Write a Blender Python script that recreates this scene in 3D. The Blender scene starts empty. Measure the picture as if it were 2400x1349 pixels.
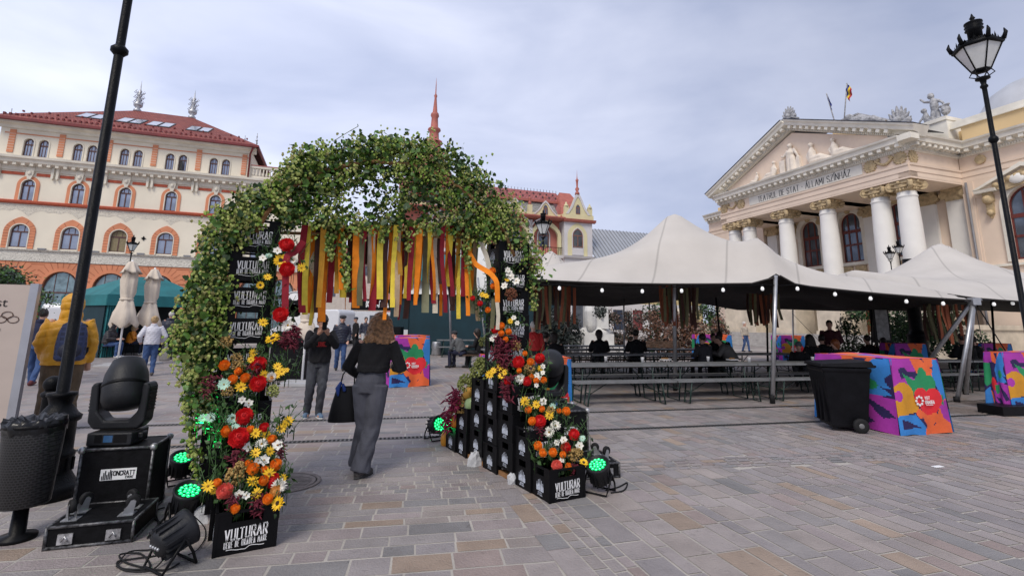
import bpy, math, random
import numpy as np
from mathutils import Vector, Matrix
from math import sin, cos, pi, radians as R
rnd = random.Random(7)
S = bpy.context.scene
# ---------------------------------------------------------------- camera
CH = 1.62
FPX, PY0, PITCH, ROLL = 1158.5, 544.5, .1796, .0111
cam = bpy.data.cameras.new('camera'); camo = bpy.data.objects.new('camera', cam); S.collection.objects.link(camo)
cam.sensor_width = 36; cam.lens = 36*FPX/2400; cam.shift_y = -(674.5-PY0)/2400
cam.clip_end = 1000; cam.clip_start = .05
camo.location = (0, 0, CH)
camo.rotation_euler = (Matrix.Rotation(pi/2+PITCH, 3, 'X') @ Matrix.Rotation(ROLL, 3, 'Z')).to_euler()
S.camera = camo
# ---------------------------------------------------------------- sky and sun
W = bpy.data.worlds.new('World'); S.world = W; W.use_nodes = True
nt = W.node_tree; N = nt.nodes; L = nt.links; N.clear()
out = N.new('ShaderNodeOutputWorld'); bg = N.new('ShaderNodeBackground'); L.new(bg.outputs[0], out.inputs[0])
sk = N.new('ShaderNodeTexSky'); sk.sky_type = 'NISHITA'; sk.sun_disc = False
SUN_EL, SUN_ROT = R(48), R(200)
sk.sun_elevation = SUN_EL; sk.sun_rotation = SUN_ROT; sk.air_density = 1; sk.dust_density = 2
tc = N.new('ShaderNodeTexCoord')
mp = N.new('ShaderNodeMapping'); mp.inputs['Scale'].default_value = (1, 1, 2.6); mp.inputs['Location'].default_value = (.3, .1, .2)
L.new(tc.outputs['Generated'], mp.inputs[0])
n1 = N.new('ShaderNodeTexNoise'); n1.inputs['Scale'].default_value = 1.7; n1.inputs['Detail'].default_value = 6; n1.inputs['Roughness'].default_value = .5
n1.inputs['Distortion'].default_value = .35
L.new(mp.outputs[0], n1.inputs['Vector'])
cr = N.new('ShaderNodeValToRGB'); e = cr.color_ramp.elements
e[0].position = .33; e[0].color = (3.0, 3.4, 4.75, 1); e[1].position = .68; e[1].color = (5.5, 5.75, 6.9, 1)
L.new(n1.outputs[0], cr.inputs[0])
# overcast brightens towards the low left of the square (thin cloud there)
dt = N.new('ShaderNodeVectorMath'); dt.operation = 'DOT_PRODUCT'; dt.inputs[1].default_value = (-.72, .62, .05)
L.new(tc.outputs['Generated'], dt.inputs[0])
mr = N.new('ShaderNodeMapRange'); mr.inputs[1].default_value = .1; mr.inputs[2].default_value = 1; mr.inputs[3].default_value = .90; mr.inputs[4].default_value = 1.32
L.new(dt.outputs['Value'], mr.inputs[0])
sc_ = N.new('ShaderNodeVectorMath'); sc_.operation = 'SCALE'; L.new(cr.outputs[0], sc_.inputs[0]); L.new(mr.outputs[0], sc_.inputs['Scale'])
mx = N.new('ShaderNodeMix'); mx.data_type = 'RGBA'; mx.inputs[0].default_value = .93
L.new(sk.outputs[0], mx.inputs[6]); L.new(sc_.outputs[0], mx.inputs[7]); L.new(mx.outputs[2], bg.inputs[0])
bg.inputs[1].default_value = .1
sl = bpy.data.lights.new('sun', 'SUN'); so = bpy.data.objects.new('sun', sl); S.collection.objects.link(so)
sl.energy = 1.5; sl.angle = R(22); sl.color = (1, .93, .83)
so.rotation_euler = (R(90)-SUN_EL, 0, R(180)-SUN_ROT)
S.view_settings.view_transform = 'Standard'; S.view_settings.look = 'None'; S.view_settings.exposure = 0.58; S.view_settings.gamma = 1
S.cycles.max_bounces = 5; S.cycles.diffuse_bounces = 3; S.cycles.glossy_bounces = 2; S.cycles.transmission_bounces = 2

# ---------------------------------------------------------------- geometry helpers
_c, _s, _cr, _sr = cos(PITCH), sin(PITCH), cos(ROLL), sin(ROLL)
def ray(px, py):
    u = (px-1200)/FPX; v = (py-PY0)/FPX
    x = _cr*u+_sr*v; y = -_sr*u+_cr*v
    return Vector((x, _c+_s*y, _s-_c*y))
def G(px, py, z=0.):                    # survey: where a sight line meets a level plane
    d = ray(px, py); t = (z-CH)/d.z; return Vector((d.x*t, d.y*t, z))
def D(px, py, Y):                       # survey: where a sight line reaches distance Y
    d = ray(px, py); t = Y/d.y; return Vector((d.x*t, Y, CH+d.z*t))
def T(o, label=None, cat=None, group=None, kind=None):
    if label: o['label'] = label
    if cat: o['category'] = cat
    if group: o['group'] = group
    if kind: o['kind'] = kind
    return o
def link(name, data=None, parent=None, loc=None, rz=None):
    o = bpy.data.objects.new(name, data); S.collection.objects.link(o)
    if parent: o.parent = parent
    if loc is not None: o.location = loc
    if rz is not None: o.rotation_euler = (0, 0, rz)
    return o
def thing(name, label, cat, loc=(0, 0, 0), rz=0, group=None):
    return T(link(name, None, None, loc, rz), label, cat, group)
def copy_tree(o, parent=None):
    c = o.copy(); S.collection.objects.link(c)
    if parent: c.parent = parent
    for ch in o.children: copy_tree(ch, c)
    return c
class MB:
    def __init__(s): s.v = []; s.f = []; s.m = []; s.sm = []; s.cuts = []
    def cut(s): s.cuts.append((len(s.v), len(s.f))); return s        # what follows is a separate piece
    def add(s, vs, fs, mi=0, sm=False, tf=None):
        n = len(s.v)
        if tf: vs = [tf(Vector(v)) for v in vs]
        s.v.extend([tuple(v) for v in vs]); s.f.extend([tuple(i+n for i in f) for f in fs]); s.m.extend([mi]*len(fs)); s.sm.extend([sm]*len(fs)); return s
    def box(s, x0, x1, y0, y1, z0, z1, mi=0, tf=None):
        return s.add([(x0,y0,z0),(x1,y0,z0),(x1,y1,z0),(x0,y1,z0),(x0,y0,z1),(x1,y0,z1),(x1,y1,z1),(x0,y1,z1)],
            [(0,3,2,1),(4,5,6,7),(0,1,5,4),(1,2,6,5),(2,3,7,6),(3,0,4,7)], mi, False, tf)
    def cyl(s, p0, p1, r0, r1=None, n=12, mi=0, tf=None): return s.tube([p0, p1], [r0, r0 if r1 is None else r1], n, mi, tf, False)
    def tube(s, pts, r, n=8, mi=0, tf=None, sm=True, round_=False):
        pts = [Vector(p) for p in pts]
        if not isinstance(r, (list, tuple)): r = [r]*len(pts)
        r = list(r)
        if round_:
            a = (pts[0]-pts[1]).normalized(); b = (pts[-1]-pts[-2]).normalized()
            pts = [pts[0]+a*r[0]*.92, pts[0]+a*r[0]*.6]+pts+[pts[-1]+b*r[-1]*.6, pts[-1]+b*r[-1]*.92]
            r = [r[0]*.35, r[0]*.8]+r+[r[-1]*.8, r[-1]*.35]
        vs = []; fs = []; k = len(pts); prev = None
        for i, p in enumerate(pts):
            t = (pts[min(i+1, k-1)]-pts[max(i-1, 0)])
            t = t.normalized() if t.length > 1e-9 else Vector((0, 0, 1))
            if prev is None:
                u = t.orthogonal().normalized()
            else:
                u = (prev-t*prev.dot(t)); u = u.normalized() if u.length > 1e-6 else t.orthogonal().normalized()
            prev = u; w = t.cross(u)
            for j in range(n):
                a = 2*pi*j/n; vs.append(p+(u*cos(a)+w*sin(a))*r[i])
        for i in range(k-1):
            for j in range(n):
                fs.append((i*n+j, i*n+(j+1) % n, (i+1)*n+(j+1) % n, (i+1)*n+j))
        s.add(vs, fs, mi, True, tf)
        m = len(s.v)-len(vs)
        s.f.append(tuple(m+j for j in reversed(range(n)))); s.f.append(tuple(m+(k-1)*n+j for j in range(n))); s.m += [mi]*2; s.sm += [False]*2
        return s
    def loft(s, rings, n=16, mi=0, tf=None):      # ring: (centre, ux, uy)
        vs = []; fs = []; k = len(rings)
        for c, a, b in rings:
            c = Vector(c); a = Vector(a); b = Vector(b)
            for j in range(n):
                t = 2*pi*j/n; vs.append(c+a*cos(t)+b*sin(t))
        for i in range(k-1):
            for j in range(n): fs.append((i*n+j, i*n+(j+1) % n, (i+1)*n+(j+1) % n, (i+1)*n+j))
        fs.append(tuple(reversed(range(n)))); fs.append(tuple((k-1)*n+j for j in range(n)))
        return s.add(vs, fs, mi, True, tf)
    def lathe(s, prof, c=(0, 0, 0), n=20, mi=0, tf=None, axis=None, ph=0):
        vs = []; fs = []; k = len(prof); c = Vector(c)
        M3 = Vector((0, 0, 1)).rotation_difference(Vector(axis)).to_matrix() if axis is not None else None
        prof = [(max(r, .0012), z) for r, z in prof]
        for r, z in prof:
            for j in range(n):
                a = 2*pi*j/n+ph; p = Vector((r*cos(a), r*sin(a), z))
                vs.append((M3 @ p if M3 else p)+c)
        for i in range(k-1):
            for j in range(n): fs.append((i*n+j, i*n+(j+1) % n, (i+1)*n+(j+1) % n, (i+1)*n+j))
        if prof[0][0] > 1e-4: fs.append(tuple(reversed(range(n))))
        if prof[-1][0] > 1e-4: fs.append(tuple((k-1)*n+j for j in range(n)))
        return s.add(vs, fs, mi, True, tf)
    def ball(s, c, r, n=12, m=8, mi=0, tf=None, sc=(1, 1, 1)):
        c = Vector(c); vs = [c+Vector((0, 0, -r*sc[2]))]; fs = []
        for i in range(1, m):
            p = -pi/2+pi*i/m
            for j in range(n):
                a = 2*pi*j/n; vs.append(c+Vector((r*cos(p)*cos(a)*sc[0], r*cos(p)*sin(a)*sc[1], r*sin(p)*sc[2])))
        vs.append(c+Vector((0, 0, r*sc[2])))
        for j in range(n): fs.append((0, 1+(j+1) % n, 1+j)); fs.append((len(vs)-1, 1+(m-2)*n+j, 1+(m-2)*n+(j+1) % n))
        for i in range(m-2):
            for j in range(n): fs.append((1+i*n+j, 1+i*n+(j+1) % n, 1+(i+1)*n+(j+1) % n, 1+(i+1)*n+j))
        return s.add(vs, fs, mi, True, tf)
    def prism(s, poly, y0, y1, mi=0, tf=None):     # poly in x,z ; extruded along y
        n = len(poly)
        ar = sum(poly[i][0]*poly[(i+1) % n][1]-poly[(i+1) % n][0]*poly[i][1] for i in range(n))
        if ar < 0: poly = poly[::-1]
        if y1 < y0: y0, y1 = y1, y0
        vs = [(p[0], y0, p[1]) for p in poly]+[(p[0], y1, p[1]) for p in poly]
        fs = [tuple(range(n)), tuple(n+i for i in reversed(range(n)))]+[(i, n+i, n+(i+1) % n, (i+1) % n) for i in range(n)]
        return s.add(vs, fs, mi, False, tf)
    def extr(s, prof, x0, x1, mi=0, tf=None):      # prof in y,z ; extruded along x
        n = len(prof)
        ar = sum(prof[i][0]*prof[(i+1) % n][1]-prof[(i+1) % n][0]*prof[i][1] for i in range(n))
        if ar < 0: prof = prof[::-1]
        vs = [(x0, p[0], p[1]) for p in prof]+[(x1, p[0], p[1]) for p in prof]
        fs = [tuple(reversed(range(n))), tuple(n+i for i in range(n))]+[(i, (i+1) % n, n+(i+1) % n, n+i) for i in range(n)]
        return s.add(vs, fs, mi, False, tf)
    def mesh(s, name, mats):
        me = bpy.data.meshes.new(name); me.from_pydata(s.v, [], s.f)
        for m in (mats if isinstance(mats, (list, tuple)) else [mats]): me.materials.append(m)
        if s.f:
            me.polygons.foreach_set('material_index', s.m); me.polygons.foreach_set('use_smooth', s.sm)
        me.update(); return me
    def build(s, name, mats, parent=None, loc=None, rz=None):
        if s.cuts:
            c = sorted(set([(0, 0)]+s.cuts+[(len(s.v), len(s.f))])); o = None
            for (v0, f0), (v1, f1) in zip(c, c[1:]):
                if f1 > f0:
                    q = MB(); q.v = s.v[v0:v1]; q.f = [tuple(i-v0 for i in f) for f in s.f[f0:f1]]; q.m = s.m[f0:f1]; q.sm = s.sm[f0:f1]; o = q.build(name, mats, parent, loc, rz)
            return o
        return link(name, s.mesh(name, mats), parent, loc, rz)
def yz(prof): return prof
def arch(cx, w, zs, rise, n=12, kind='round'):     # from right springing over to left
    if kind == 'round': return [(cx+w*cos(pi*i/n), zs+rise*sin(pi*i/n)) for i in range(n+1)]
    o = []
    for i in range(n+1):                           # pointed (ogee tip)
        t = i/n; x = cos(pi*t); y = sin(pi*t)
        o.append((cx+w*x, zs+rise*(y*.80+.20*(1-abs(x))**1.4)))
    return o
def arch_hole(mb, x0, x1, z0, z1, cx, w, zb, zs, rise, y0, y1, mi=0, kind='round', n=12):
    a = arch(cx, w, zs, rise, n, kind); h = n//2
    rt = [(cx, zb), (cx+w, zb)]+a[:h+1]+[(cx, z1), (x1, z1), (x1, z0), (cx, z0)]
    lf = [(cx, z0), (x0, z0), (x0, z1), (cx, z1)]+a[h:]+[(cx-w, zb), (cx, zb)]
    def dd(p):
        q = [p[0]]
        for k in p[1:]:
            if abs(k[0]-q[-1][0])+abs(k[1]-q[-1][1]) > 1e-5: q.append(k)
        if abs(q[0][0]-q[-1][0])+abs(q[0][1]-q[-1][1]) < 1e-5: q.pop()
        return q
    mb.prism(dd(rt), y0, y1, mi); mb.prism(dd(lf), y0, y1, mi)
def arch_ring(mb, cx, wi, wo, zb, zs, ri, ro, y0, y1, mi=0, kind='round', ki='round', n=12):
    a = arch(cx, wo, zs, ro, n, kind); b = arch(cx, wi, zs, ri, n, ki)
    h = n//2
    mb.prism([(cx+wo, zb)]+a[:h+1]+b[:h+1][::-1]+[(cx+wi, zb)], y0, y1, mi)
    mb.prism(a[h:]+[(cx-wo, zb), (cx-wi, zb)]+b[h:][::-1], y0, y1, mi)
# ---------------------------------------------------------------- materials
def M(name, col, rough=.65, metal=0, var=.12, vs=3., bump=0., bs=60., spec=.5, emit=None, es=0, alpha=1, trans=0):
    m = bpy.data.materials.new(name); m.use_nodes = True
    t = m.node_tree; p = t.nodes['Principled BSDF']
    p.inputs['Roughness'].default_value = rough; p.inputs['Metallic'].default_value = metal
    p.inputs['Specular IOR Level'].default_value = spec
    p.inputs['Base Color'].default_value = (*col, 1)
    if var or bump:
        c = t.nodes.new('ShaderNodeTexCoord')
    if var:
        n = t.nodes.new('ShaderNodeTexNoise'); n.inputs['Scale'].default_value = vs; n.inputs['Detail'].default_value = 5
        t.links.new(c.outputs['Object'], n.inputs['Vector'])
        r = t.nodes.new('ShaderNodeValToRGB'); e = r.color_ramp.elements
        e[0].position = .3; e[1].position = .7
        e[0].color = (*[max(0, x*(1-var)) for x in col], 1); e[1].color = (*[min(1, x*(1+var)) for x in col], 1)
        t.links.new(n.outputs[0], r.inputs[0]); t.links.new(r.outputs[0], p.inputs['Base Color'])
    if bump:
        n = t.nodes.new('ShaderNodeTexNoise'); n.inputs['Scale'].default_value = bs; n.inputs['Detail'].default_value = 3
        t.links.new(c.outputs['Object'], n.inputs['Vector'])
        b = t.nodes.new('ShaderNodeBump'); b.inputs['Strength'].default_value = bump; b.inputs['Distance'].default_value = .02
        t.links.new(n.outputs[0], b.inputs['Height']); t.links.new(b.outputs[0], p.inputs['Normal'])
    if emit: p.inputs['Emission Color'].default_value = (*emit, 1); p.inputs['Emission Strength'].default_value = es
    if trans: p.inputs['Transmission Weight'].default_value = trans
    return m
def M_attr(name, rough=.75, bump=.25, bs=40, sub=0.):
    m = M(name, (.5, .5, .5), rough, var=0, bump=bump, bs=bs); t = m.node_tree; p = t.nodes['Principled BSDF']
    a = t.nodes.new('ShaderNodeVertexColor'); a.layer_name = 'Col'
    c = t.nodes.new('ShaderNodeTexCoord'); n = t.nodes.new('ShaderNodeTexNoise'); n.inputs['Scale'].default_value = 2.3; n.inputs['Detail'].default_value = 8; n.inputs['Roughness'].default_value = .65
    t.links.new(c.outputs['Object'], n.inputs['Vector'])
    r = t.nodes.new('ShaderNodeMapRange'); r.inputs[1].default_value = .3; r.inputs[2].default_value = .75; r.inputs[3].default_value = 1.16; r.inputs[4].default_value = .76
    t.links.new(n.outputs[0], r.inputs[0])
    n2 = t.nodes.new('ShaderNodeTexNoise'); n2.inputs['Scale'].default_value = 7; n2.inputs['Detail'].default_value = 4; n2.inputs['Roughness'].default_value = .7
    t.links.new(c.outputs['Object'], n2.inputs['Vector']); r2 = t.nodes.new('ShaderNodeMapRange'); r2.inputs[1].default_value = .62; r2.inputs[2].default_value = .72; r2.inputs[3].default_value = 1; r2.inputs[4].default_value = 1-sub
    t.links.new(n2.outputs[0], r2.inputs[0]); mm = t.nodes.new('ShaderNodeMath'); mm.operation = 'MULTIPLY'; t.links.new(r.outputs[0], mm.inputs[0]); t.links.new(r2.outputs[0], mm.inputs[1])
    v = t.nodes.new('ShaderNodeVectorMath'); v.operation = 'SCALE'; t.links.new(a.outputs[0], v.inputs[0]); t.links.new(mm.outputs[0], v.inputs['Scale'])
    t.links.new(v.outputs[0], p.inputs['Base Color']); return m
def M_brick(name, c1, c2, mortar, w, h, ms, rough=.8, ax='xz', bump=.5, off=.5):
    m = bpy.data.materials.new(name); m.use_nodes = True; t = m.node_tree; p = t.nodes['Principled BSDF']; p.inputs['Roughness'].default_value = rough
    c = t.nodes.new('ShaderNodeTexCoord'); s = t.nodes.new('ShaderNodeSeparateXYZ'); cb = t.nodes.new('ShaderNodeCombineXYZ')
    t.links.new(c.outputs['Object'], s.inputs[0])
    t.links.new(s.outputs['XYZ'.index(ax[0].upper())], cb.inputs[0]); t.links.new(s.outputs['XYZ'.index(ax[1].upper())], cb.inputs[1])
    b = t.nodes.new('ShaderNodeTexBrick'); b.inputs['Scale'].default_value = 1; b.inputs['Brick Width'].default_value = w; b.inputs['Row Height'].default_value = h; b.inputs['Mortar Size'].default_value = ms
    b.inputs['Color1'].default_value = (*c1, 1); b.inputs['Color2'].default_value = (*c2, 1); b.inputs['Mortar'].default_value = (*mortar, 1); b.offset = off
    t.links.new(cb.outputs[0], b.inputs['Vector']); 
    n = t.nodes.new('ShaderNodeTexNoise'); n.inputs['Scale'].default_value = .8; n.inputs['Detail'].default_value = 6; t.links.new(c.outputs['Object'], n.inputs['Vector'])
    r = t.nodes.new('ShaderNodeMapRange'); r.inputs[1].default_value = .3; r.inputs[2].default_value = .7; r.inputs[3].default_value = .75; r.inputs[4].default_value = 1.15
    t.links.new(n.outputs[0], r.inputs[0]); v = t.nodes.new('ShaderNodeVectorMath'); v.operation = 'SCALE'; t.links.new(b.outputs['Color'], v.inputs[0]); t.links.new(r.outputs[0], v.inputs['Scale'])
    t.links.new(v.outputs[0], p.inputs['Base Color'])
    bp = t.nodes.new('ShaderNodeBump'); bp.inputs['Strength'].default_value = bump; bp.inputs['Distance'].default_value = .02; bp.invert = True
    t.links.new(b.outputs['Fac'], bp.inputs['Height']); t.links.new(bp.outputs[0], p.inputs['Normal']); return m
def M_relief(name, col, dark, scale, lo=.47, hi=.53, rough=.8):   # plaster with scroll relief; shade of the carving painted as dark lines
    m = M(name, col, rough, var=0); t = m.node_tree; p = t.nodes['Principled BSDF']
    c = t.nodes.new('ShaderNodeTexCoord'); n = t.nodes.new('ShaderNodeTexNoise'); n.inputs['Scale'].default_value = scale; n.inputs['Detail'].default_value = 2; n.inputs['Distortion'].default_value = 3.5
    t.links.new(c.outputs['Object'], n.inputs['Vector'])
    r = t.nodes.new('ShaderNodeValToRGB'); e = r.color_ramp.elements; e[0].position = lo; e[1].position = hi
    e[0].color = (*dark, 1); e[1].color = (*col, 1); x = e.new((lo+hi)/2-.04); x.color = (*col, 1); x2 = e.new(lo-.05); x2.color = (*col, 1)
    t.links.new(n.outputs[0], r.inputs[0]); t.links.new(r.outputs[0], p.inputs['Base Color'])
    b = t.nodes.new('ShaderNodeBump'); b.inputs['Strength'].default_value = .9; b.inputs['Distance'].default_value = .06
    t.links.new(n.outputs[0], b.inputs['Height']); t.links.new(b.outputs[0], p.inputs['Normal']); return m
BLACK = M('black paint', (.006, .006, .007), .42, var=.3, bump=.08, spec=.14)
CRATE = M('black crate plastic', (.0045, .0045, .0055), .45, var=.35, vs=9, spec=.12)
WHITE = M('white print', (.82, .82, .82), .6, var=.06)
IRON = M('cast iron paint', (.005, .0055, .007), .42, var=.4, vs=8, bump=.25, bs=70, spec=.12)
STEEL = M('galvanised steel', (.42, .43, .45), .42, .7, var=.15, vs=9)
ALU = M('worn aluminium edge', (.45, .45, .46), .42, .75, var=.5, vs=30)
RUBBER = M('dark rubber', (.010, .010, .011), .7, var=.25, spec=.3)
GLASS = M('window glass', (.31, .35, .44), .06, .55, var=.25, vs=.8)
GLASSD = M('dark window glass', (.10, .12, .15), .07, .35, var=.4, vs=1.2)
LANT = M('frosted lantern glass', (.62, .63, .62), .3, var=.1, vs=6)
CREAM = M('cream stucco', (.78, .715, .585), .85, var=.08, vs=.5, bump=.12, bs=18)
CREAM2 = M('cream moulding', (.70, .65, .55), .8, var=.12, vs=1.5, bump=.12, bs=18)
ORANGE = M('terracotta stucco', (.64, .25, .13), .82, var=.14, vs=.9, bump=.15, bs=20)
BROWN = M('brown window wood', (.10, .045, .04), .5, var=.2)
REDM = M('oxide red metal', (.17, .018, .020), .5, var=.2)
REDBAND = M('red brick band', (.42, .085, .04), .75, var=.15, vs=6)
# ---------------------------------------------------------------- stroke lettering
GL = {
'A': (.6, [[(0,0),(.3,1),(.6,0)],[(.1,.35),(.5,.35)]]), 'B': (.52, [[(0,.52),(.4,.52),(.5,.62),(.5,.88),(.4,1),(0,1),(0,0),(.4,0),(.52,.12),(.52,.4),(.4,.52)]]),
'C': (.5, [[(.5,.82),(.4,1),(.12,1),(0,.85),(0,.15),(.12,0),(.4,0),(.5,.18)]]), 'D': (.5, [[(0,0),(0,1),(.36,1),(.5,.82),(.5,.18),(.36,0),(0,0)]]),
'E': (.45, [[(.45,1),(0,1),(0,0),(.45,0)],[(0,.52),(.38,.52)]]), 'F': (.45, [[(.45,1),(0,1),(0,0)],[(0,.5),(.38,.5)]]),
'H': (.52, [[(0,0),(0,1)],[(.52,0),(.52,1)],[(0,.5),(.52,.5)]]), 'I': (.02, [[(.01,0),(.01,1)]]), 'L': (.45, [[(0,1),(0,0),(.45,0)]]),
'M': (.72, [[(0,0),(.06,1),(.36,.3),(.66,1),(.72,0)]]), 'N': (.55, [[(0,0),(0,1),(.55,0),(.55,1)]]),
'O': (.56, [[(.14,0),(0,.2),(0,.8),(.14,1),(.42,1),(.56,.8),(.56,.2),(.42,0),(.14,0)]]), 'R': (.54, [[(0,0),(0,1),(.4,1),(.52,.86),(.52,.62),(.4,.5),(0,.5)],[(.24,.5),(.54,0)]]),
'S': (.48, [[(.46,.85),(.36,1),(.12,1),(0,.86),(0,.64),(.48,.36),(.48,.14),(.36,0),(.1,0),(0,.15)]]), 'T': (.54, [[(0,1),(.54,1)],[(.27,1),(.27,0)]]),
'U': (.52, [[(0,1),(0,.15),(.12,0),(.4,0),(.52,.15),(.52,1)]]), 'V': (.58, [[(0,1),(.29,0),(.58,1)]]), 'Z': (.52, [[(0,1),(.52,1),(0,0),(.52,0)]]),
'K': (.5, [[(0,0),(0,1)],[(.5,1),(0,.45),(.5,0)]]), 'X': (.5, [[(0,0),(.5,1)],[(0,1),(.5,0)]]), 'G': (.54, [[(.52,.84),(.4,1),(.14,1),(0,.84),(0,.16),(.14,0),(.4,0),(.54,.16),(.54,.45),(.3,.45)]]),
'.': (.1, [[(.05,.45),(.05,.56)]]), ' ': (.28, []), 'Á': (.6, [[(0,0),(.3,1),(.6,0)],[(.1,.35),(.5,.35)],[(.28,1.1),(.42,1.28)]]), 'Í': (.06, [[(.03,0),(.03,1)],[(.0,1.1),(.14,1.28)]]),
}
def letters(mb, s, h, tv, th=None, sp=.2, wx=1., tf=None, center=True, y=0., mi=0):
    th = th or tv; x = 0; segs = []
    prev = ''
    for ch in s:
        w, st = GL[ch]
        if prev == 'L' and ch == 'T': x -= .34*wx          # the T leans over the foot of the L
        prev = ch
        for pl in st: segs.append([(x+p[0]*wx, p[1]) for p in pl])
        x += w*wx+sp
    x -= sp; ox = -x*h/2 if center else 0
    for pl in segs:
        for (a, b) in zip(pl, pl[1:]):
            ax, az, bx, bz = ox+a[0]*h, a[1]*h, ox+b[0]*h, b[1]*h
            dx, dz = bx-ax, bz-az; l = math.hypot(dx, dz) or 1; dx /= l; dz /= l
            t = (tv*abs(dz)+th*abs(dx))*h/2
            ax -= dx*t*.7; az -= dz*t*.7; bx += dx*t*.7; bz += dz*t*.7
            mb.add([(ax+dz*t, y, az-dx*t), (bx+dz*t, y, bz-dx*t), (bx-dz*t, y, bz+dx*t), (ax-dz*t, y, az+dx*t)], [(0, 1, 2, 3)], mi, False, tf)
    return x*h
# voxel-remeshed continuous surfaces (bodies, clothes)
TMP = bpy.data.scenes.new('workbench')
def fuse(mb, name, mats, voxel, smooth=2, parent=None, bump=None):
    me = mb.mesh(name, []); o = bpy.data.objects.new('tmp', me); TMP.collection.objects.link(o)
    r = o.modifiers.new('r', 'REMESH'); r.mode = 'VOXEL'; r.voxel_size = voxel
    if smooth: q = o.modifiers.new('s', 'SMOOTH'); q.factor = .5; q.iterations = smooth
    with bpy.context.temp_override(scene=TMP, view_layer=TMP.view_layers[0]):
        dg = bpy.context.evaluated_depsgraph_get(); dg.update()
    m2 = bpy.data.meshes.new_from_object(o.evaluated_get(dg)); m2.name = name
    bpy.data.objects.remove(o); bpy.data.meshes.remove(me)
    if bump:
        k = len(m2.vertices); co = np.empty(k*3, 'f'); m2.vertices.foreach_get('co', co); co = co.reshape(-1, 3)
        no = np.empty(k*3, 'f'); m2.vertices.foreach_get('normal', no); no = no.reshape(-1, 3)
        co = co+no*bump(co)[:, None]; m2.vertices.foreach_set('co', co.astype('f').ravel())
    m2.materials.clear()
    for m in (mats if isinstance(mats, (list, tuple)) else [mats]): m2.materials.append(m)
    m2.polygons.foreach_set('use_smooth', [True]*len(m2.polygons)); m2.update()
    return link(name, m2, parent)
# ================================================================ ground
MORT = M('sand joints', (.41, .38, .34), .9, var=.15, vs=3, bump=.3, bs=120)
gb = MB(); gb.add([(-400,-60,-.007),(400,-60,-.007),(400,500,-.007),(-400,500,-.007)], [(0,1,2,3)])
T(gb.build('ground', M_brick('far paving', (.263,.233,.224), (.243,.218,.212), (.34,.31,.28), .42, .2, .012, .75, 'xy', .3)), kind='structure')
jb = MB(); jb.add([(-30,.5,-.0035),(30,.5,-.0035),(30,34,-.0035),(-30,34,-.0035)], [(0,1,2,3)])
T(jb.build('joint_bed', MORT), kind='structure')
rg = np.random.default_rng(3)
SEP = Vector((-.118, 5.196)); SD = Vector((cos(R(-73.2)), sin(R(-73.2))))
def side(x, y): return (x-SEP.x)*SD.y-(y-SEP.y)*SD.x      # >0 : left of the seam ... sign fixed below
PAL = [(0.289, 0.255, 0.246), (0.27, 0.243, 0.24), (0.305, 0.268, 0.255), (0.262, 0.238, 0.238), (0.307, 0.265, 0.244), (0.289, 0.246, 0.24), (0.275, 0.251, 0.244)]
pv = []; pf = []; pc = []
def pave(org, ang, r0, r1, s0, s1, keep, sett, dz=0.):
    e1 = (cos(R(ang)), sin(R(ang))); e2 = (-e1[1], e1[0]); r = r0
    while r < r1:
        small = sett(r)
        h = rg.uniform(.10, .125) if small else rg.choice([.13, .17, .21, .25], p=[.2, .3, .3, .2])
        s = s0-rg.uniform(0, .4)
        while s < s1:
            l = rg.uniform(.11, .2) if small else rg.uniform(.22, .52)
            cs, cr_ = s+l/2, r+h/2
            x = org[0]+e1[0]*cs+e2[0]*cr_; y = org[1]+e1[1]*cs+e2[1]*cr_
            if .9 < y < 33 and abs(x) < 1.15*y+1.5 and keep(x, y):
                g = .0085; n = len(pv)
                for a, b in ((s+g, r+g), (s+l-g, r+g), (s+l-g, r+h-g), (s+g, r+h-g)):
                    a += rg.uniform(-.004, .004); b += rg.uniform(-.004, .004)
                    pv.append((org[0]+e1[0]*a+e2[0]*b, org[1]+e1[1]*a+e2[1]*b, rg.uniform(-.0008, .0008)+dz))
                pf.append((n, n+1, n+2, n+3))
                c = np.array(PAL[rg.integers(len(PAL))])*rg.uniform(.90, 1.10)
                k = rg.random()
                if k < .035: c = np.array((.32, .245, .19))*rg.uniform(.85, 1.1)
                elif k < .09: c = np.array((.295, .235, .215))*rg.uniform(.9, 1.05)
                elif k < .16: c = np.array((.218, .208, .206))*rg.uniform(.9, 1.1)
                pc.append((*c, 1))
            s += l
        r += h
def rightof(x, y): return (x-SEP.x)*(-SD.y)-(y-SEP.y)*(-SD.x)   # >0 right of the seam
pave((-2.059, 4.844), 10.5, -4.2, 30, -26, 14, lambda x, y: rightof(x, y) < .16, lambda r: .0 < r < .38 or 4.3 < r < 4.55, -.0018)
pave((SEP.x, SEP.y), -73.2, -.0, 27, -32, 8, lambda x, y: rightof(x, y) > .005 and not (.1 < -(x-2.49)*sin(R(9.97))+(y-6.088)*cos(R(9.97)) < .26), lambda r: .18 < r < .52)
pave((2.49, 6.088), 9.97, .0, .36, -6, 14, lambda x, y: rightof(x, y) > .05, lambda r: True, .0016)
me = bpy.data.meshes.new('paving_stones'); me.from_pydata(pv, [], pf)
ca = me.color_attributes.new('Col', 'FLOAT_COLOR', 'CORNER')
ca.data.foreach_set('color', np.repeat(np.array(pc, 'f'), 4, axis=0).ravel())
me.materials.append(M_attr('porphyry paving', .66, .45, 55, .32)); me.update()
T(link('paving_stones', me), kind='structure')
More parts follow.
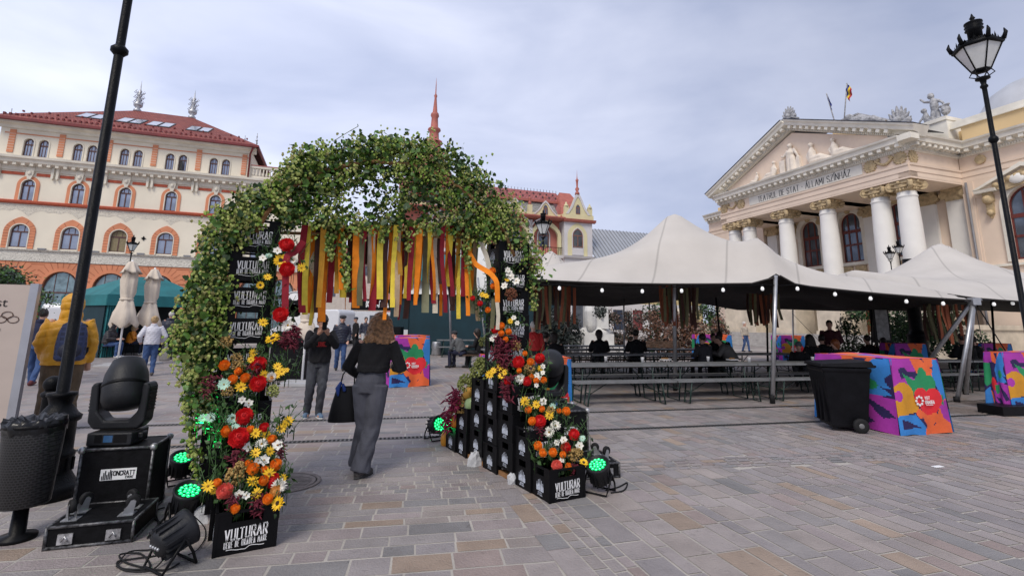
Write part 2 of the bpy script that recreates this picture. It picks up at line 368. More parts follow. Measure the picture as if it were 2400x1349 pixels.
# drains : two slotted steel channels across the square
DR = M('drain steel', (.12, .115, .11), .5, .5, var=.3, vs=20); DARK = M('dark slot', (.006, .006, .006), .9, var=0)
def drain(A, B, label):
    A = Vector(A); B = Vector(B); d = (B-A).to_2d(); l = d.length; t = thing('drain_channel', label, 'drain', (A.x, A.y, 0), math.atan2(d.y, d.x), 'drains across the paving')
    m = MB(); m.box(0, l, -.065, .065, -.003, .003); m.build('frame', DR, t)
    m = MB(); k = 0
    while k*.056 < l: m.box(k*.056, k*.056+.030, -.047, .047, .003, .0055); k += 1
    m.build('slots', DARK, t)
dd = (G(1948, 986)-G(700, 1035)).normalized()
drain(G(700, 1035)-dd*6, G(1948, 986)+dd*5, 'slotted drain line nearer the camera, passing behind the lady with the tote')
dd = (G(1945, 949)-G(700, 986)).normalized()
drain(G(700, 986)-dd*7, G(1945, 949)+dd*6, 'slotted drain line farther off, ending under the beer tables')
MANH = M('cast manhole iron', (.20, .165, .145), .6, .1, var=.3, vs=14)
def manhole(p, r, label):
    t = thing('manhole_cover', label, 'manhole cover', (p.x, p.y, 0))
    m = MB(); m.lathe([(r*.84, .0025), (r*.84, .006), (r*.79, .006), (r*.78, .003), (0, .003)], n=36); 
    for a in range(-5, 6):
        w = math.sqrt(max(0, (r*.7)**2-(a*r*.13)**2)); m.box(-w, w, a*r*.13-.012, a*r*.13+.012, .0035, .0065)
    m.build('lid', MANH, t)
    m = MB(); m.lathe([(r, .001), (r, .007), (r*.87, .007), (r*.87, .001)], n=36); m.build('rim', MANH, t)
manhole(G(672, 1130), .33, 'round iron manhole cover beside the left flower pillar')
manhole(G(2232, 960), .52, 'flat round manhole cover near the tripod foot')
manhole(G(2300, 945), .5, 'flat round manhole cover half hidden by the right edge cover')
pm = MB(); p = G(2198, 1093); pm.box(-.07, .07, -.03, .03, .002, .006); o = pm.build('paper_scrap', WHITE, None, p, .3); T(o, 'small white paper scrap lying on the open paving at right', 'litter')

# ================================================================ left hotel building
def win_round(name, w, zb, zs, rise, sash='two', glass=GLASS):
    """round-headed window meshes: brown frame and pane, origin at bay centre on the wall plane, z absolute"""
    f = MB(); t = .055
    arch_ring(f, 0, w-t, w, zb, zs, rise-t, rise, .10, .17)
    f.box(-w+t, w-t, .10, .17, zb, zb+.07); f.box(-w+t, w-t, .095, .175, zs-.06, zs+.04)
    if sash == 'two': f.box(-.035, .035, .10, .17, zb+.07, zs-.06)
    else:
        for x in (-w*.33, w*.33): f.box(x-.018, x+.018, .11, .16, zb+.07, zs-.06)
    for x in (-w*.36, w*.36): f.box(x-.018, x+.018, .11, .16, zs+.04, zs+rise*math.sqrt(max(0, 1-.36**2))-t)
    g = MB(); a = arch(0, w-.02, zs, rise-.02, 12); g.prism([(w-.02, zb+.02)]+a+[(-w+.02, zb+.02)], .135, .15)
    return f.mesh(name, BROWN), g.mesh('pane', glass)
def put(parent, ms, x, names=('window', 'pane'), label=None):
    f = link(names[0], ms[0], parent, (x, 0, 0)); link(names[1], ms[1], f); 
    if label: f['label'] = label
    return f
HB = thing('hotel_building', 'cream and terracotta four storey palace with red tiled hip roof, at left', 'building', (-34.464, 33, 0), math.atan2(.338, .941))
BAY = [.88, 3.69, 6.49, 9.36, 12.27]; XA, XB = -.95, 14.25
edge = [XA]+[(a+b)/2 for a, b in zip(BAY, BAY[1:])]+[XB]
gf = MB(); ff = MB(); tf_ = MB()
for i, x in enumerate(BAY):
    a, b = edge[i], edge[i+1]
    arch_hole(gf, a, b, 0, 5.33, x-.1, .98, .3, 3.75, .98, 0, .45)
    arch_hole(ff, a, b, 6.16, 9.3, x+.0, .51, 6.27, 7.36, .51, 0, .4)
    arch_hole(ff, a, b, 9.3, 12.1, x+.0, .37, 9.53, 10.62, .38, 0, .4)
    m_ = x
    arch_hole(tf_, a, m_, 12.1, 14.75, x-.42, .27, 12.68, 13.68, .28, 0, .35)
    arch_hole(tf_, m_, b, 12.1, 14.75, x+.42, .27, 12.68, 13.68, .28, 0, .35)
gf.build('ground_floor_wall', ORANGE, HB)
ff.build('upper_wall', CREAM, HB); tf_.build('attic_wall', CREAM, HB)
m = MB()                                              # body behind
m.box(XA, XB, .45, 12, 0, 14.75); m.build('core', M('interior dark', (.03, .03, .035), .9, var=0), HB)
m = MB(); m.box(XA-.02, XB, .02, 12, 0, 5.3); m.box(XA-.01, XB+.02, 1, 12, 5.3, 14.75)
m = MB(); m.box(XA-.25, XA, 0, 12, 0, 14.75); m.cut(); m.box(XB, XB+.2, 0, 12, 5.3, 14.75); m.build('side_wall', CREAM, HB)
m = MB(); m.box(XB+.0, XB+.2, -.0, 12, 0, 5.3); 
fz = MB(); fz.extr([(-.06,5.35),(-.06,6.02),(-.18,6.08),(-.2,6.16),(0,6.16),(0,5.35)], XA-.1, 18.6)
fz.build('frieze', M_relief('frieze relief', (.66,.63,.56), (.25,.235,.21), 2.2), HB)
m = MB(); m.extr([(-.05,9.27),(-.17,9.33),(-.2,9.45),(-.12,9.52),(0,9.52),(0,9.27)], XA-.1, XB+.1); m.build('string_course', REDBAND, HB)
m = MB()                                              # scroll relief under the string course
for k in range(int((XB-XA)/1.4)):
    x = XA+.7+1.4*k; m.prism([(x-.7,9.26),(x+.7,9.26),(x+.7,8.9),(x+.35,8.75),(x,8.45 if k % 2 else 8.8),(x-.35,8.75),(x-.7,8.9)], -.012, .02)
m.build('scroll_relief', M_relief('scroll relief', (.68,.63,.53), (.26,.25,.23), 3.6, .44, .54), HB)
m = MB()                                              # main cornice
m.extr([(0,11.62),(-.08,11.62),(-.1,11.95),(-.5,12.1),(-.55,12.3),(-.68,12.36),(-.7,12.52),(-.2,12.62),(0,12.62)], XA-.6, 18.9)
x = XA
while x < 18.6: m.box(x, x+.2, -.46, -.05, 11.9, 12.09); x += .47
m.build('main_cornice', CREAM2, HB)
m = MB(); mo = MB(); kb = MB()
for i, x in enumerate(BAY):
    kb.cut()
    for s in ((edge[i]+.25, x-.34), (x+.34, edge[i+1]-.25)): m.cut().box(s[0], s[1], -.05, .02, 11.30, 11.50)
    kb.prism([(x-.25,11.85),(x+.25,11.85),(x+.2,11.4),(x+.09,11.02),(x-.09,11.02),(x-.2,11.4)], -.16, 0); kb.ball((x, -.16, 11.45), .13, 8, 6, 0, None, (1, .7, 1.3))
for e_ in edge[:-1]+[XB-.15]:
    for s in (-.14, .14): kb.cut().prism([(e_+s-.08, 11.95), (e_+s+.08, 11.95), (e_+s+.07, 11.2), (e_+s, 11.1), (e_+s-.07, 11.2)], -.2, 0)
m.build('red_band', REDBAND, HB); kb.build('keystone_mask', CREAM2, HB)
r1 = MB(); r2 = MB(); r3 = MB(); rv = MB(); wl = MB()
for x in BAY:
    r1.cut(); r2.cut(); wl.cut(); rv.cut()
    arch_ring(r1, x, .56, .86, 6.2, 7.36, .56, 1.02, -.06, .0, 0, 'pt', 'round', 16); arch_ring(wl, x, .5, .558, 6.2, 7.36, .5, .558, -.075, .1)
    for z in [6.4+.2*k for k in range(6)]:
        for s in (-1, 1): rv.box(x+s*.71-.16, x+s*.71+.16, -.064, -.02, z-.012, z+.012)
    for k in range(1, 12):
        a = pi*k/12
        if 2 < k < 10 and k not in (4, 8): continue
        rv.add([(x+.57*cos(a), -.064, 7.36+.57*sin(a)), (x+.86*cos(a), -.064, 7.36+.86*sin(a)), (x+.86*cos(a+.03), -.064, 7.36+.86*sin(a+.03)), (x+.57*cos(a+.04), -.064, 7.36+.57*sin(a+.04))], [(0, 1, 2, 3)])
    wl.cut()
    arch_ring(r2, x, .43, .63, 9.52, 10.62, .44, .64, -.05, .0); arch_ring(wl, x, .37, .428, 9.52, 10.62, .38, .438, -.065, .1)
    for s in (-.42, .42): r3.cut(); arch_ring(r3, x+s, .28, .36, 12.66, 13.68, .29, .37, -.04, .0)
r1.build('pointed_surround', ORANGE, HB); r2.build('round_surround', ORANGE, HB); r3.build('attic_surround', CREAM2, HB); wl.build('white_reveal', CREAM2, HB); rv.build('voussoir_joint', M('dark terracotta joint', (.25,.085,.05), .9, var=0), HB)  # voussoir joints drawn as thin bars in darker terracotta
pl = MB(); pj = MB()
for e_ in [XA+.45]+edge[1:-1]+[XB-.3]:
    pl.cut(); pj.cut(); pl.box(e_-.17, e_+.17, -.06, 0, 12.85, 14.5)
    for z in [13.05+.19*k for k in range(7)]: pj.box(e_-.172, e_+.172, -.063, -.02, z, z+.022)
pl.build('attic_pilaster', ORANGE, HB); pj.build('pilaster_joint', CREAM2, HB)
m = MB(); m.box(XA, XB, -.03, 0, 14.22, 14.29); m.build('thin_red_line', ORANGE, HB)
ev = MB(); ev.extr([(0,14.6),(-.12,14.6),(-.2,14.78),(-.5,14.88),(-.55,15.02),(0,15.02)], XA-.55, XB+.5); ev.build('eaves_cornice', CREAM2, HB)
gt = MB(); gt.box(XA-.75, XB+.7, -.82, -.56, 14.99, 15.17); gt.box(XB+.55, XB+.72, -.8, 8, 14.99, 15.15); gt.tube([(XB+.35,-.75,15.0),(XB+.1,-.35,14.5),(XB+.08,-.16,14.2),(XB+.08,-.16,12.6)], .07, 8)
gt.tube([(XB+.2,-.12,11.6),(XB+.2,-.12,9),(XB+.2,-.12,0)], .06, 8); gt.build('gutter', REDM, HB)
TILE = M_brick('red roof tiles', (.33,.085,.06), (.245,.055,.045), (.10,.025,.022), .2, .115, .014, .75, 'xz', .8)
rf = MB(); za, zr = 15.15, 19.35; x0, x1, y0, y1 = XA-.75, XB+.7, -.8, 13.6; yr = 6.4
rf.add([(x0,y0,za),(x1,y0,za),(x1,y1,za),(x0,y1,za),(4.2,yr,zr),(8.3,yr,zr)], [(0,1,5,4),(1,2,5),(2,3,4,5),(3,0,4)])
rfo = rf.build('roof', TILE, HB)
def roofpt(x, t, off=.0): return Vector((x, y0+(yr-y0)*t-.45*off, za+(zr-za)*t+.8*off))
sn = MB()
for k in range(46):
    x = x0+.6+k*.33; sn.box(x-.06, x+.06, y0+.55, y0+.75, za+.36, za+.5)
    if k % 2: p = roofpt(x+.1, .2+.05*(k % 3)); sn.box(p.x-.05, p.x+.05, p.y-.1, p.y+.06, p.z, p.z+.11)
sn.build('snow_guard', REDM, rfo)
for px in (212, 305, 376, 468):
    q = (ray(px, 290).x/ray(px, 290).y); 
    # roof lights sit two by two on the slope
    best = min((abs((-34.464+.941*x-.338*yy)/(33+.338*x+.941*yy)-q), x) for x in np.arange(0, 15, .05) for yy in (1.9,))
    x = best[1]; 
    for s in (-.42, .42):
        f = MB(); a, b = roofpt(x+s, .30, .06), roofpt(x+s, .52, .06)
        f.add([a+Vector((-.38,0,0)), a+Vector((.38,0,0)), b+Vector((.38,0,0)), b+Vector((-.38,0,0)), a+Vector((-.38,.1,-.12)), a+Vector((.38,.1,-.12)), b+Vector((.38,.1,-.12)), b+Vector((-.38,.1,-.12))], [(0,1,2,3),(0,4,5,1),(1,5,6,2),(2,6,7,3),(3,7,4,0)])
        fo = f.build('roof_light', M('dark flashing', (.05,.05,.055), .5, var=0) if 'dark flashing' not in bpy.data.materials else bpy.data.materials['dark flashing'], rfo)
        g = MB(); a, b = roofpt(x+s, .32, .075), roofpt(x+s, .50, .075)
        g.add([a+Vector((-.32,0,0)), a+Vector((.32,0,0)), b+Vector((.32,0,0)), b+Vector((-.32,0,0))], [(0,1,2,3)]); g.build('pane', M('sky glass', (.42,.46,.54), .14, .6, var=.2) if 'sky glass' not in bpy.data.materials else bpy.data.materials['sky glass'], fo)
FIN = M('zinc ornament', (.42, .43, .45), .45, .5, var=.3, vs=6)
for x, h in ((4.2, 3.0), (8.3, 2.8)):
    m = MB(); m.lathe([(.32,0),(.3,.2),(.14,.35),(.34,.55),(.36,.75),(.16,.95),(.26,1.1),(.12,1.3),(.2,1.5),(.22,1.62),(.09,1.75),(.16,1.9),(.06,2.0),(.04,2.4),(0,h)], (x, yr, zr-.15), 10)
    for z in (.65, 1.1, 1.55):
        for k in range(6):
            a = k*pi/3; m.tube([(x+.15*cos(a), yr+.15*sin(a), zr+z), (x+.42*cos(a), yr+.42*sin(a), zr+z+.1), (x+.3*cos(a), yr+.3*sin(a), zr+z+.25)], .03, 5)
    m.build('roof_finial', FIN, rfo)
m = MB()
for (x, y) in ((XA-.6, -.6), (XB+.5, -.6), (XA-.2, .6), (XB-.5, .3), (XB+.3, 1)):
    m.cut().tube([(x,y,15.1),(x,y,16.2)], .03, 5); m.ball((x,y,15.6), .09, 6, 4); m.ball((x,y,15.9), .06, 6, 4)
m.build('corner_spike', FIN, rfo)
# windows
w1 = win_round('window', .50, 6.27, 7.36, .50); w2 = win_round('window', .37, 9.53, 10.62, .37); w3 = win_round('window', .27, 12.68, 13.55, .4, 'three')
wg = win_round('shop_window', .98, .3, 3.3, 1.42, 'three', M('teal curtain glass', (.20,.28,.31), .15, .35, var=.35, vs=3))
for i, x in enumerate(BAY):
    f = put(HB, w1, x, label='window with closed tan blind behind it' if i == 2 else None); put(HB, w2, x); put(HB, wg, x-.1, ('shop_window', 'pane'))
    for s in (-.42, .42): put(HB, w3, x+s)
    if i == 2:
        b = MB(); a = arch(0, .47, 7.36, .47, 12); b.prism([(.47, 6.3)]+a+[(-.47, 6.3)], .12, .132); b.build('blind', M('tan blind', (.23,.19,.11), .8, var=.15, vs=8), f)
m = MB(); x = BAY[3]+.42
m.add([(x-.2,.08,12.72),(x+.02,-.12,12.72),(x+.02,-.12,13.5),(x-.2,.08,13.5)], [(0,1,2,3)]); m.build('open_sash', M('dark open sash', (.05,.055,.06), .2, .2), HB)
m = MB()                                              # rusticated joints of the ground floor
for z in [.55+.42*k for k in range(12)]:
    for i, x in enumerate(BAY):
        hw = 1.22 if z < 3.9 else (math.sqrt(max(0, 1.75**2-(z-3.75)**2)) if z < 5.5 else 0)
        a, b = edge[i], edge[i+1]
        if x-.1-hw-a > .06: m.box(a, x-.1-hw, -.012, .01, z-.016, z+.016)
        if b-(x-.1+hw) > .06: m.box(x-.1+hw, b, -.012, .01, z-.016, z+.016)
    for k in range(1, 14): pass
for x in BAY:
    for k in range(1, 14):
        a = pi*k/14; c_, s_ = cos(a), sin(a)
        m.add([(x-.1+1.2*c_-.014*s_, -.012, 3.75+1.2*s_+.014*c_), (x-.1+1.7*c_-.014*s_, -.012, 3.75+1.7*s_+.014*c_), (x-.1+1.7*c_+.014*s_, -.012, 3.75+1.7*s_-.014*c_), (x-.1+1.2*c_+.014*s_, -.012, 3.75+1.2*s_-.014*c_)], [(0,1,2,3)])
m.build('rustication_joint', M('rusticated joint', (.33,.10,.05), .9, var=0), HB)
m = MB()
for x in BAY: m.cut(); arch_ring(m, x-.1, .98, 1.12, .3, 3.75, .98, 1.12, -.06, .0)
m.build('archivolt', ORANGE, HB)
m = MB()
for x in (2.3, 5.3, 8.0, 10.9): m.cut().box(x-.22, x+.22, -.25, -.05, 6.17, 6.25)
m.build('flood_light', M('grey fitting', (.25,.26,.28), .5, .3, var=.1), HB)
m = MB(); m.prism([(8.0+.16*cos(k*pi/4)*(1 if k % 2 == 0 else .5), 7.35+.18*sin(k*pi/4)*(1 if k % 2 == 0 else .5)) for k in range(8)], -.05, 0); m.build('iron_star', BLACK, HB)
# right wing with balustrade, hidden mostly by the arch
wn = MB()
WB = [15.5, 17.4]
we = [XB+.2, 16.45, 18.6]
wgm = MB()
for i, x in enumerate(WB):
    arch_hole(wgm, we[i], we[i+1], 0, 5.33, x, .98, .3, 3.75, .98, .1, .5)
    arch_hole(wn, we[i], we[i+1], 6.16, 9.3, x, .51, 6.27, 7.36, .51, .1, .5); arch_hole(wn, we[i], we[i+1], 9.3, 12.1, x, .37, 9.53, 10.62, .38, .1, .5)
wn.build('wing_wall', CREAM, HB); wgm.build('wing_base', ORANGE, HB)
for x in WB:
    for w_ in (w1, w2): put(HB, w_, x).location.y = .1
    put(HB, wg, x, ('shop_window', 'pane')).location.y = .1
m = MB(); m.box(XB+.2, 18.6, .5, 10, 0, 12.3); m.build('wing_core', CREAM, HB)
m = MB(); m.box(XB+.2, 18.6, .0, .2, 12.62, 12.85); m.box(XB+.2, 18.6, -.02, .24, 13.5, 13.68)
x = XB+.4
while x < 18.6: m.lathe([(.06,12.85),(.1,13.0),(.05,13.25),(.08,13.5)], (x, .1, 0), 6); x += .24
for x in (16.2, 18.4): m.box(x-.16, x+.16, -.03, .25, 12.85, 13.5)
m.build('balustrade', CREAM2, HB)
m = MB(); m.box(XB+.2, 18.6, -.05, .28, 13.68, 13.74); m.build('balustrade_cap', M('pink capping', (.42,.13,.11), .7), HB)
m = MB(); m.box(XB+.2, 18.6, 0, .1, 11.28, 11.5); m.build('wing_red_band', REDBAND, HB)
m = MB(); m.lathe([(.3,0),(.24,.15),(.12,.25),(.3,.5),(.34,.7),(.18,.95),(.13,1.3),(.2,1.4),(.2,1.5),(0,1.6)], (18.2, .1, 13.74), 10); m.build('roof_vase', M('vase red', (.30,.07,.05), .7), HB)
# lower neighbour on the far left
NB = thing('neighbour_house', 'narrow strip of a lower cream house at the left edge behind the info board', 'building', (-34.464, 33, 0), math.atan2(.338, .941))
m = MB(); m.box(-9, -1.25, 1.0, 10, 0, 11.9); m.build('wall', CREAM, NB); m = MB(); m.box(-9.2, -1.25, .7, 1.0, 11.6, 12.1); m.build('cornice', CREAM2, NB)
m = MB(); m.add([(-9.2,.6,12.1),(-1.25,.6,12.1),(-1.25,5,14),(-9.2,5,14)], [(0,1,2,3)]); m.build('roof', TILE, NB)
m = MB()
for x in (-2.6, -5, -7.4):
    for z in (6.3, 9.4): m.cut().box(x-.45, x+.45, .94, 1.0, z, z+1.6)
m.build('window', GLASS, NB)

# ================================================================ pink palace at the back
PK = thing('pink_palace', 'pink and yellow art nouveau palace with mansard roof and red spire, behind the flower arch', 'building', (10.8, 66, 0), math.atan2(.338, .941))
YEL = M('pale yellow stucco', (.66,.60,.36), .85, var=.08, vs=.6); PINK = M('salmon pink stucco', (.60,.22,.17), .85, var=.1, vs=.6); LGREY = M('pale lilac stucco', (.60,.58,.58), .85, var=.06, vs=.6)
SLATE = M_brick('grey scale slates', (.30,.29,.27), (.24,.235,.225), (.14,.135,.13), .5, .3, .03, .7, 'xz', .6)
PTILE = M_brick('pink red tiles', (.44,.14,.12), (.35,.10,.09), (.2,.05,.05), .45, .22, .04, .7, 'xz', .8)
COP = M('oxide red copper', (.40,.12,.09), .6, var=.15, vs=2)
m = MB(); m.box(-25.5, -4.1, 1.6, 12, 0, 15.2); m.build('recessed_wall', PINK, PK)
m = MB(); m.box(-4.1, .1, 0, 12, 0, 15); m.build('end_bay_wall', LGREY, PK)
m = MB(); m.extr([(1.6,15.0),(-.2,15.05),(-.5,15.25),(-.5,15.4),(1.6,15.6)], -25.5, -4.1); m.extr([(0,14.9),(-.4,15),(-.5,15.3),(0,15.3)], -4.3, .5); m.build('eaves', COP, PK)
m = MB(); m.box(-4.2, .3, -.1, 3, 15.3, 16.0); 
m.build('attic_band', YEL, PK)
m = MB(); m.add([(-25.5,1.4,15.6),(-4.1,1.4,15.6),(-4.1,3.6,18.2),(-25.5,3.6,18.2)], [(0,1,2,3)]); m.build('mansard', SLATE, PK)
m = MB(); m.extr([(3.4,18.1),(3.1,18.1),(3.1,18.4),(3.4,18.4)], -25.5, -2.6); m.build('roof_gutter', COP, PK)
m = MB(); m.add([(-25.5,3.3,18.4),(-2,3.3,18.4),(-2.6,6,20.4),(-25.5,6,20.4)], [(0,1,2,3)])
m.build('roof', PTILE, PK)
m = MB()
for k in range(46):
    x = -25+k*.5; m.tube([(x,6,20.3),(x,6,20.75)], .035, 4)
    if k % 2: 
        for z_ in (.25, .6): m.box(x-.1, x+.1, 3.25+2.7*z_, 3.4+2.7*z_, 18.4+2*z_, 18.65+2*z_)
m.build('ridge_cresting', M('dark cresting', (.08,.05,.05), .7, var=0), PK)
# end bay gable : bell shaped
def bell(cx, w, z0, h, n=10):
    R_ = [(cx+w*f(t)[0], z0+h*f(t)[1]) for t in [i/n for i in range(n+1)] for f in [lambda t: (1-t**.55 if False else (cos(t*pi/2)**1.0*(1-.35*sin(t*pi))), t)]]
    L_ = [(2*cx-x, z) for x, z in R_[::-1]]
    return [(cx+w*1.0, z0)]+R_[1:]+L_[1:-1]+[(cx-w, z0)]
m = MB(); m.prism(bell(-2.05, 1.75, 16.0, 2.9), -.05, .3); m.build('gable', YEL, PK)
b1 = bell(-2.05, 1.85, 16.0, 3.1); b0 = bell(-2.05, 1.45, 16.0, 2.5)
m = MB(); h_ = len(b1)//2
m.prism(b1[:h_+1]+b0[:h_+1][::-1], -.14, -.05); m.prism(b1[h_:]+b0[h_:][::-1], -.14, -.05); m.build('gable_moulding', LGREY, PK)
m = MB(); m.add([(-4.3,.3,15.6),(.5,.3,15.6),(-1.2,4,20),(-2.9,4,20),(.5,8,15.6),(-4.3,8,15.6)], [(0,1,2,3),(1,4,2),(5,0,3),(4,5,3,2)]); m.build('gable_roof', COP, PK)
m = MB(); m.lathe([(.35,0),(.3,.3),(.15,.45),(.3,.8),(.12,1.1),(.16,1.9),(.24,2.05),(.1,2.2),(.04,2.6),(0,3.6)], (-2.05, .1, 18.8), 8); m.build('gable_finial', COP, PK)
for x in (-3.75, -.2):
    m = MB(); m.box(x-.3, x+.3, -.12, .3, 16, 17.0); m.lathe([(.33,17.0),(.3,17.2),(.12,17.4),(.14,17.5),(0,17.7)], (x, .09, 0), 8); m.build('corner_pedestal', YEL, PK)
m = MB()
for x in (-6.45, -10.85, -15.2, -19.6):
    m.cut().prism(bell(x, 1.7, 15.6, 1.9), .8, 1.2)
m.build('wavy_dormer', YEL, PK)
m = MB(); m.box(-25.5, -4.2, .85, 1.15, 15.6, 16.0)
for x in (-8.65, -13, -17.4): m.box(x-.28, x+.28, .75, 1.2, 15.6, 17.0)
m.build('parapet', YEL, PK)
m = MB()
for x in (-6.45, -10.85, -15.2, -19.6):
    b1 = bell(x, 1.78, 15.75, 2.0); b0 = bell(x, 1.55, 15.75, 1.72); h_ = len(b1)//2
    m.cut().prism(b1[:h_+1]+b0[:h_+1][::-1], .7, .8); m.prism(b1[h_:]+b0[h_:][::-1], .7, .8)
m.build('dormer_moulding', LGREY, PK)
m = MB()
for x in (-6.45, -10.85, -15.2, -8.65, -13): m.cut().lathe([(.2,0),(.24,.35),(.1,.5),(.2,.75),(.22,.95),(0,1.2)], (x, 1, 17.4 if x not in (-8.65, -13) else 17.0), 8)
m.build('urn', COP, PK)
# ogee windows
def ogee(w, zb, zs, rise, glass, cx=0, y=-.1):
    f = MB(); arch_ring(f, 0, w*.86, w, zb, zs, rise*.86, rise, y, y+.1, 0, 'pt', 'pt'); f.box(-w, w, y, y+.1, zb-.08, zb); f.box(-.05, .05, y, y+.1, zb, zs); f.box(-w*.9, w*.9, y, y+.1, zs-.05, zs+.06)
    g = MB(); g.prism([(w*.9, zb)]+arch(0, w*.9, zs, rise*.9, 12, 'pt')+[(-w*.9, zb)], y+.03, y+.06)
    return f.mesh('window', M('light brown wood', (.22,.09,.06), .6) if 'light brown wood' not in bpy.data.materials else bpy.data.materials['light brown wood']), g.mesh('pane', glass)
ow = ogee(.75, 11.65, 13.1, 1.0, GLASSD); os_ = ogee(.32, 16.15, 16.9, .5, GLASSD)
m = MB(); arch_ring(m, -2.15, .85, 1.45, 10.4, 13.1, 1.1, 1.75, -.05, .0, 0, 'pt', 'pt'); m.build('yellow_surround', YEL, PK)
m = MB(); arch_ring(m, -2.15, .76, .86, 11.3, 13.1, 1.0, 1.12, -.12, -.0, 0, 'pt', 'pt'); m.box(-3.0,-1.3,-.12,0,10.5,11.3); m.build('white_surround', LGREY, PK)
put(PK, ow, -2.15); put(PK, os_, -2.05)
for x in (-6.45, -10.85, -15.2, -19.6):
    f = put(PK, ow, x); f.location.y = 1.6; 
    m = MB(); arch_ring(m, x, .8, .95, 10.6, 13.1, 1.05, 1.25, 1.42, 1.6, 0, 'pt', 'pt'); m.build('white_surround', LGREY, PK)
    m = MB(); arch_ring(m, x, 1.75, 2.2, 10.4, 12.9, 1.5, 2.15, .6, 1.0, 0, 'pt', 'pt'); m.build('loggia_arch', YEL, PK)
for x in (-6.45, -10.85, -15.2, -19.6): f = put(PK, os_, x); f.location.y = .85; f.location.z = -.25
for x in (-8.65, -13.0, -17.4, -21.8):
    m = MB(); m.box(x-.22, x+.22, .5, 1.1, 10.2, 14.9); 
    for s in (-1, 1): m.tube([(x, .5, 13.9), (x+s*.35, .2, 14.6), (x+s*1.1, -.1, 15.0)], .1, 6)
    m.build('loggia_pier', LGREY, PK)
m = MB(); m.box(-25.5, -4.1, .3, 1.6, 10.0, 10.4); m.extr([(0,10.0),(-.3,10.1),(-.4,10.35),(0,10.4)], -4.3, .3); m.build('floor_band', LGREY, PK)
m = MB()
for k in range(71): x = -25.5+.3*k; m.tube([(x,.45,10.4),(x,.45,11.4)], .03, 4)
m.tube([(-25.5,.45,11.4),(-4.2,.45,11.4)], .05, 4); m.build('balcony_rail', IRON, PK)
m = MB()
for x in (-2.15, -6.45, -10.85, -15.2, -19.6):
    y = 0 if x > -4 else 1.6
    m.cut().box(x-.7, x+.7, y-.04, y+.02, 6.2, 8.8); m.cut().box(x-.9, x+.9, y-.04, y+.02, .3, 4)
m.build('lower_window', GLASSD, PK)
# corner spire
m = MB(); cx = -21.5
m.lathe([(2.7,17),(2.6,19.6),(2.55,20.2),(2.2,20.6),(1.75,21.4),(1.3,22.6),(1.02,23.6),(.9,24.1),(1.12,24.25),(1.12,24.55),(.66,24.8),(.6,25.8),(.86,26.1),(.8,26.3),(.5,26.5),(.42,27.8),(.56,28.1),(.5,28.4),(.32,28.6),(.14,30.6),(.22,30.9),(.08,31.2),(.05,32.5),(0,33.6)], (cx, 2.5, 0), 12)
for k in range(4): a = k*pi/2+.4; m.tube([(cx+2.4*cos(a), 2.5+2.4*sin(a), 20.5), (cx+2.4*cos(a), 2.5+2.4*sin(a), 22.4)], .1, 5)
m.build('spire', COP, PK)

# metal roofed house to the right of it
MR = thing('metal_roofed_house', 'low yellow house with grey standing seam roof, between palace and theatre', 'building', (10.8, 66, 0), math.atan2(.338, .941))
m = MB(); m.box(.3, 17, -1, 8, 0, 9.2)
m.build('wall', M('ochre yellow wall', (.50,.40,.20), .85, var=.1), MR)
m = MB(); m.add([(.15,-1.6,9.2),(17,-1.6,9.2),(17,5,15.3),(.15,5,15.3)], [(0,1,2,3)]); m.build('roof', M('zinc roof', (.40,.42,.45), .5, .3, var=.1, vs=.4), MR)
m = MB()
for k in range(28): x = .3+.6*k; m.add([(x,-1.62,9.2),(x+.06,-1.62,9.2),(x+.06,4.98,15.3),(x,4.98,15.3),(x,-1.62,9.3),(x+.06,-1.62,9.3),(x+.06,4.98,15.4),(x,4.98,15.4)], [(4,5,6,7),(0,4,7,3),(1,2,6,5)])
m.build('roof_seam', M('seam', (.25,.26,.28), .5, .3, var=0), MR)
m = MB(); m.box(.2, 17, -1.25, -1, 8.9, 9.2); m.box(.2, 17, -1.15, -1, 3.6, 4.2)
for x in (1.6, 4.6, 7.6, 10.6): m.box(x-.5, x+.5, -1.12, -1, .9, 3.6)
m.build('pale_trim', LGREY, MR)
for x, c in ((3.1,'b'), (6.1,'r'), (9.1,'b'), (12.1,'b')):
    m = MB(); m.box(x-.9, x-.75, -1.14, -1, 0.8, 3.4); m.box(x+.75, x+.9, -1.14, -1, .8, 3.4); m.box(x-.9, x+.9, -1.14, -1, 3.4, 3.6); fo = m.build('door_frame', LGREY, MR)
    m = MB(); m.box(x-.75, x+.75, -1.1, -1.02, .8, 3.4); m.build('door_leaf', M('dark red door', (.16,.03,.03), .6) if c == 'r' else M('blue black door', (.025,.035,.06), .5), fo)
m = MB(); m.box(7.15, 8.05, -1.14, -1.12, 2.5, 3.1); m.build('wall_plaque', M('grey plaque', (.18,.18,.17), .6), MR)
m = MB(); m.box(-14, 17, -5, -1, 0, .75); m.build('stone_step', LGREY, MR)
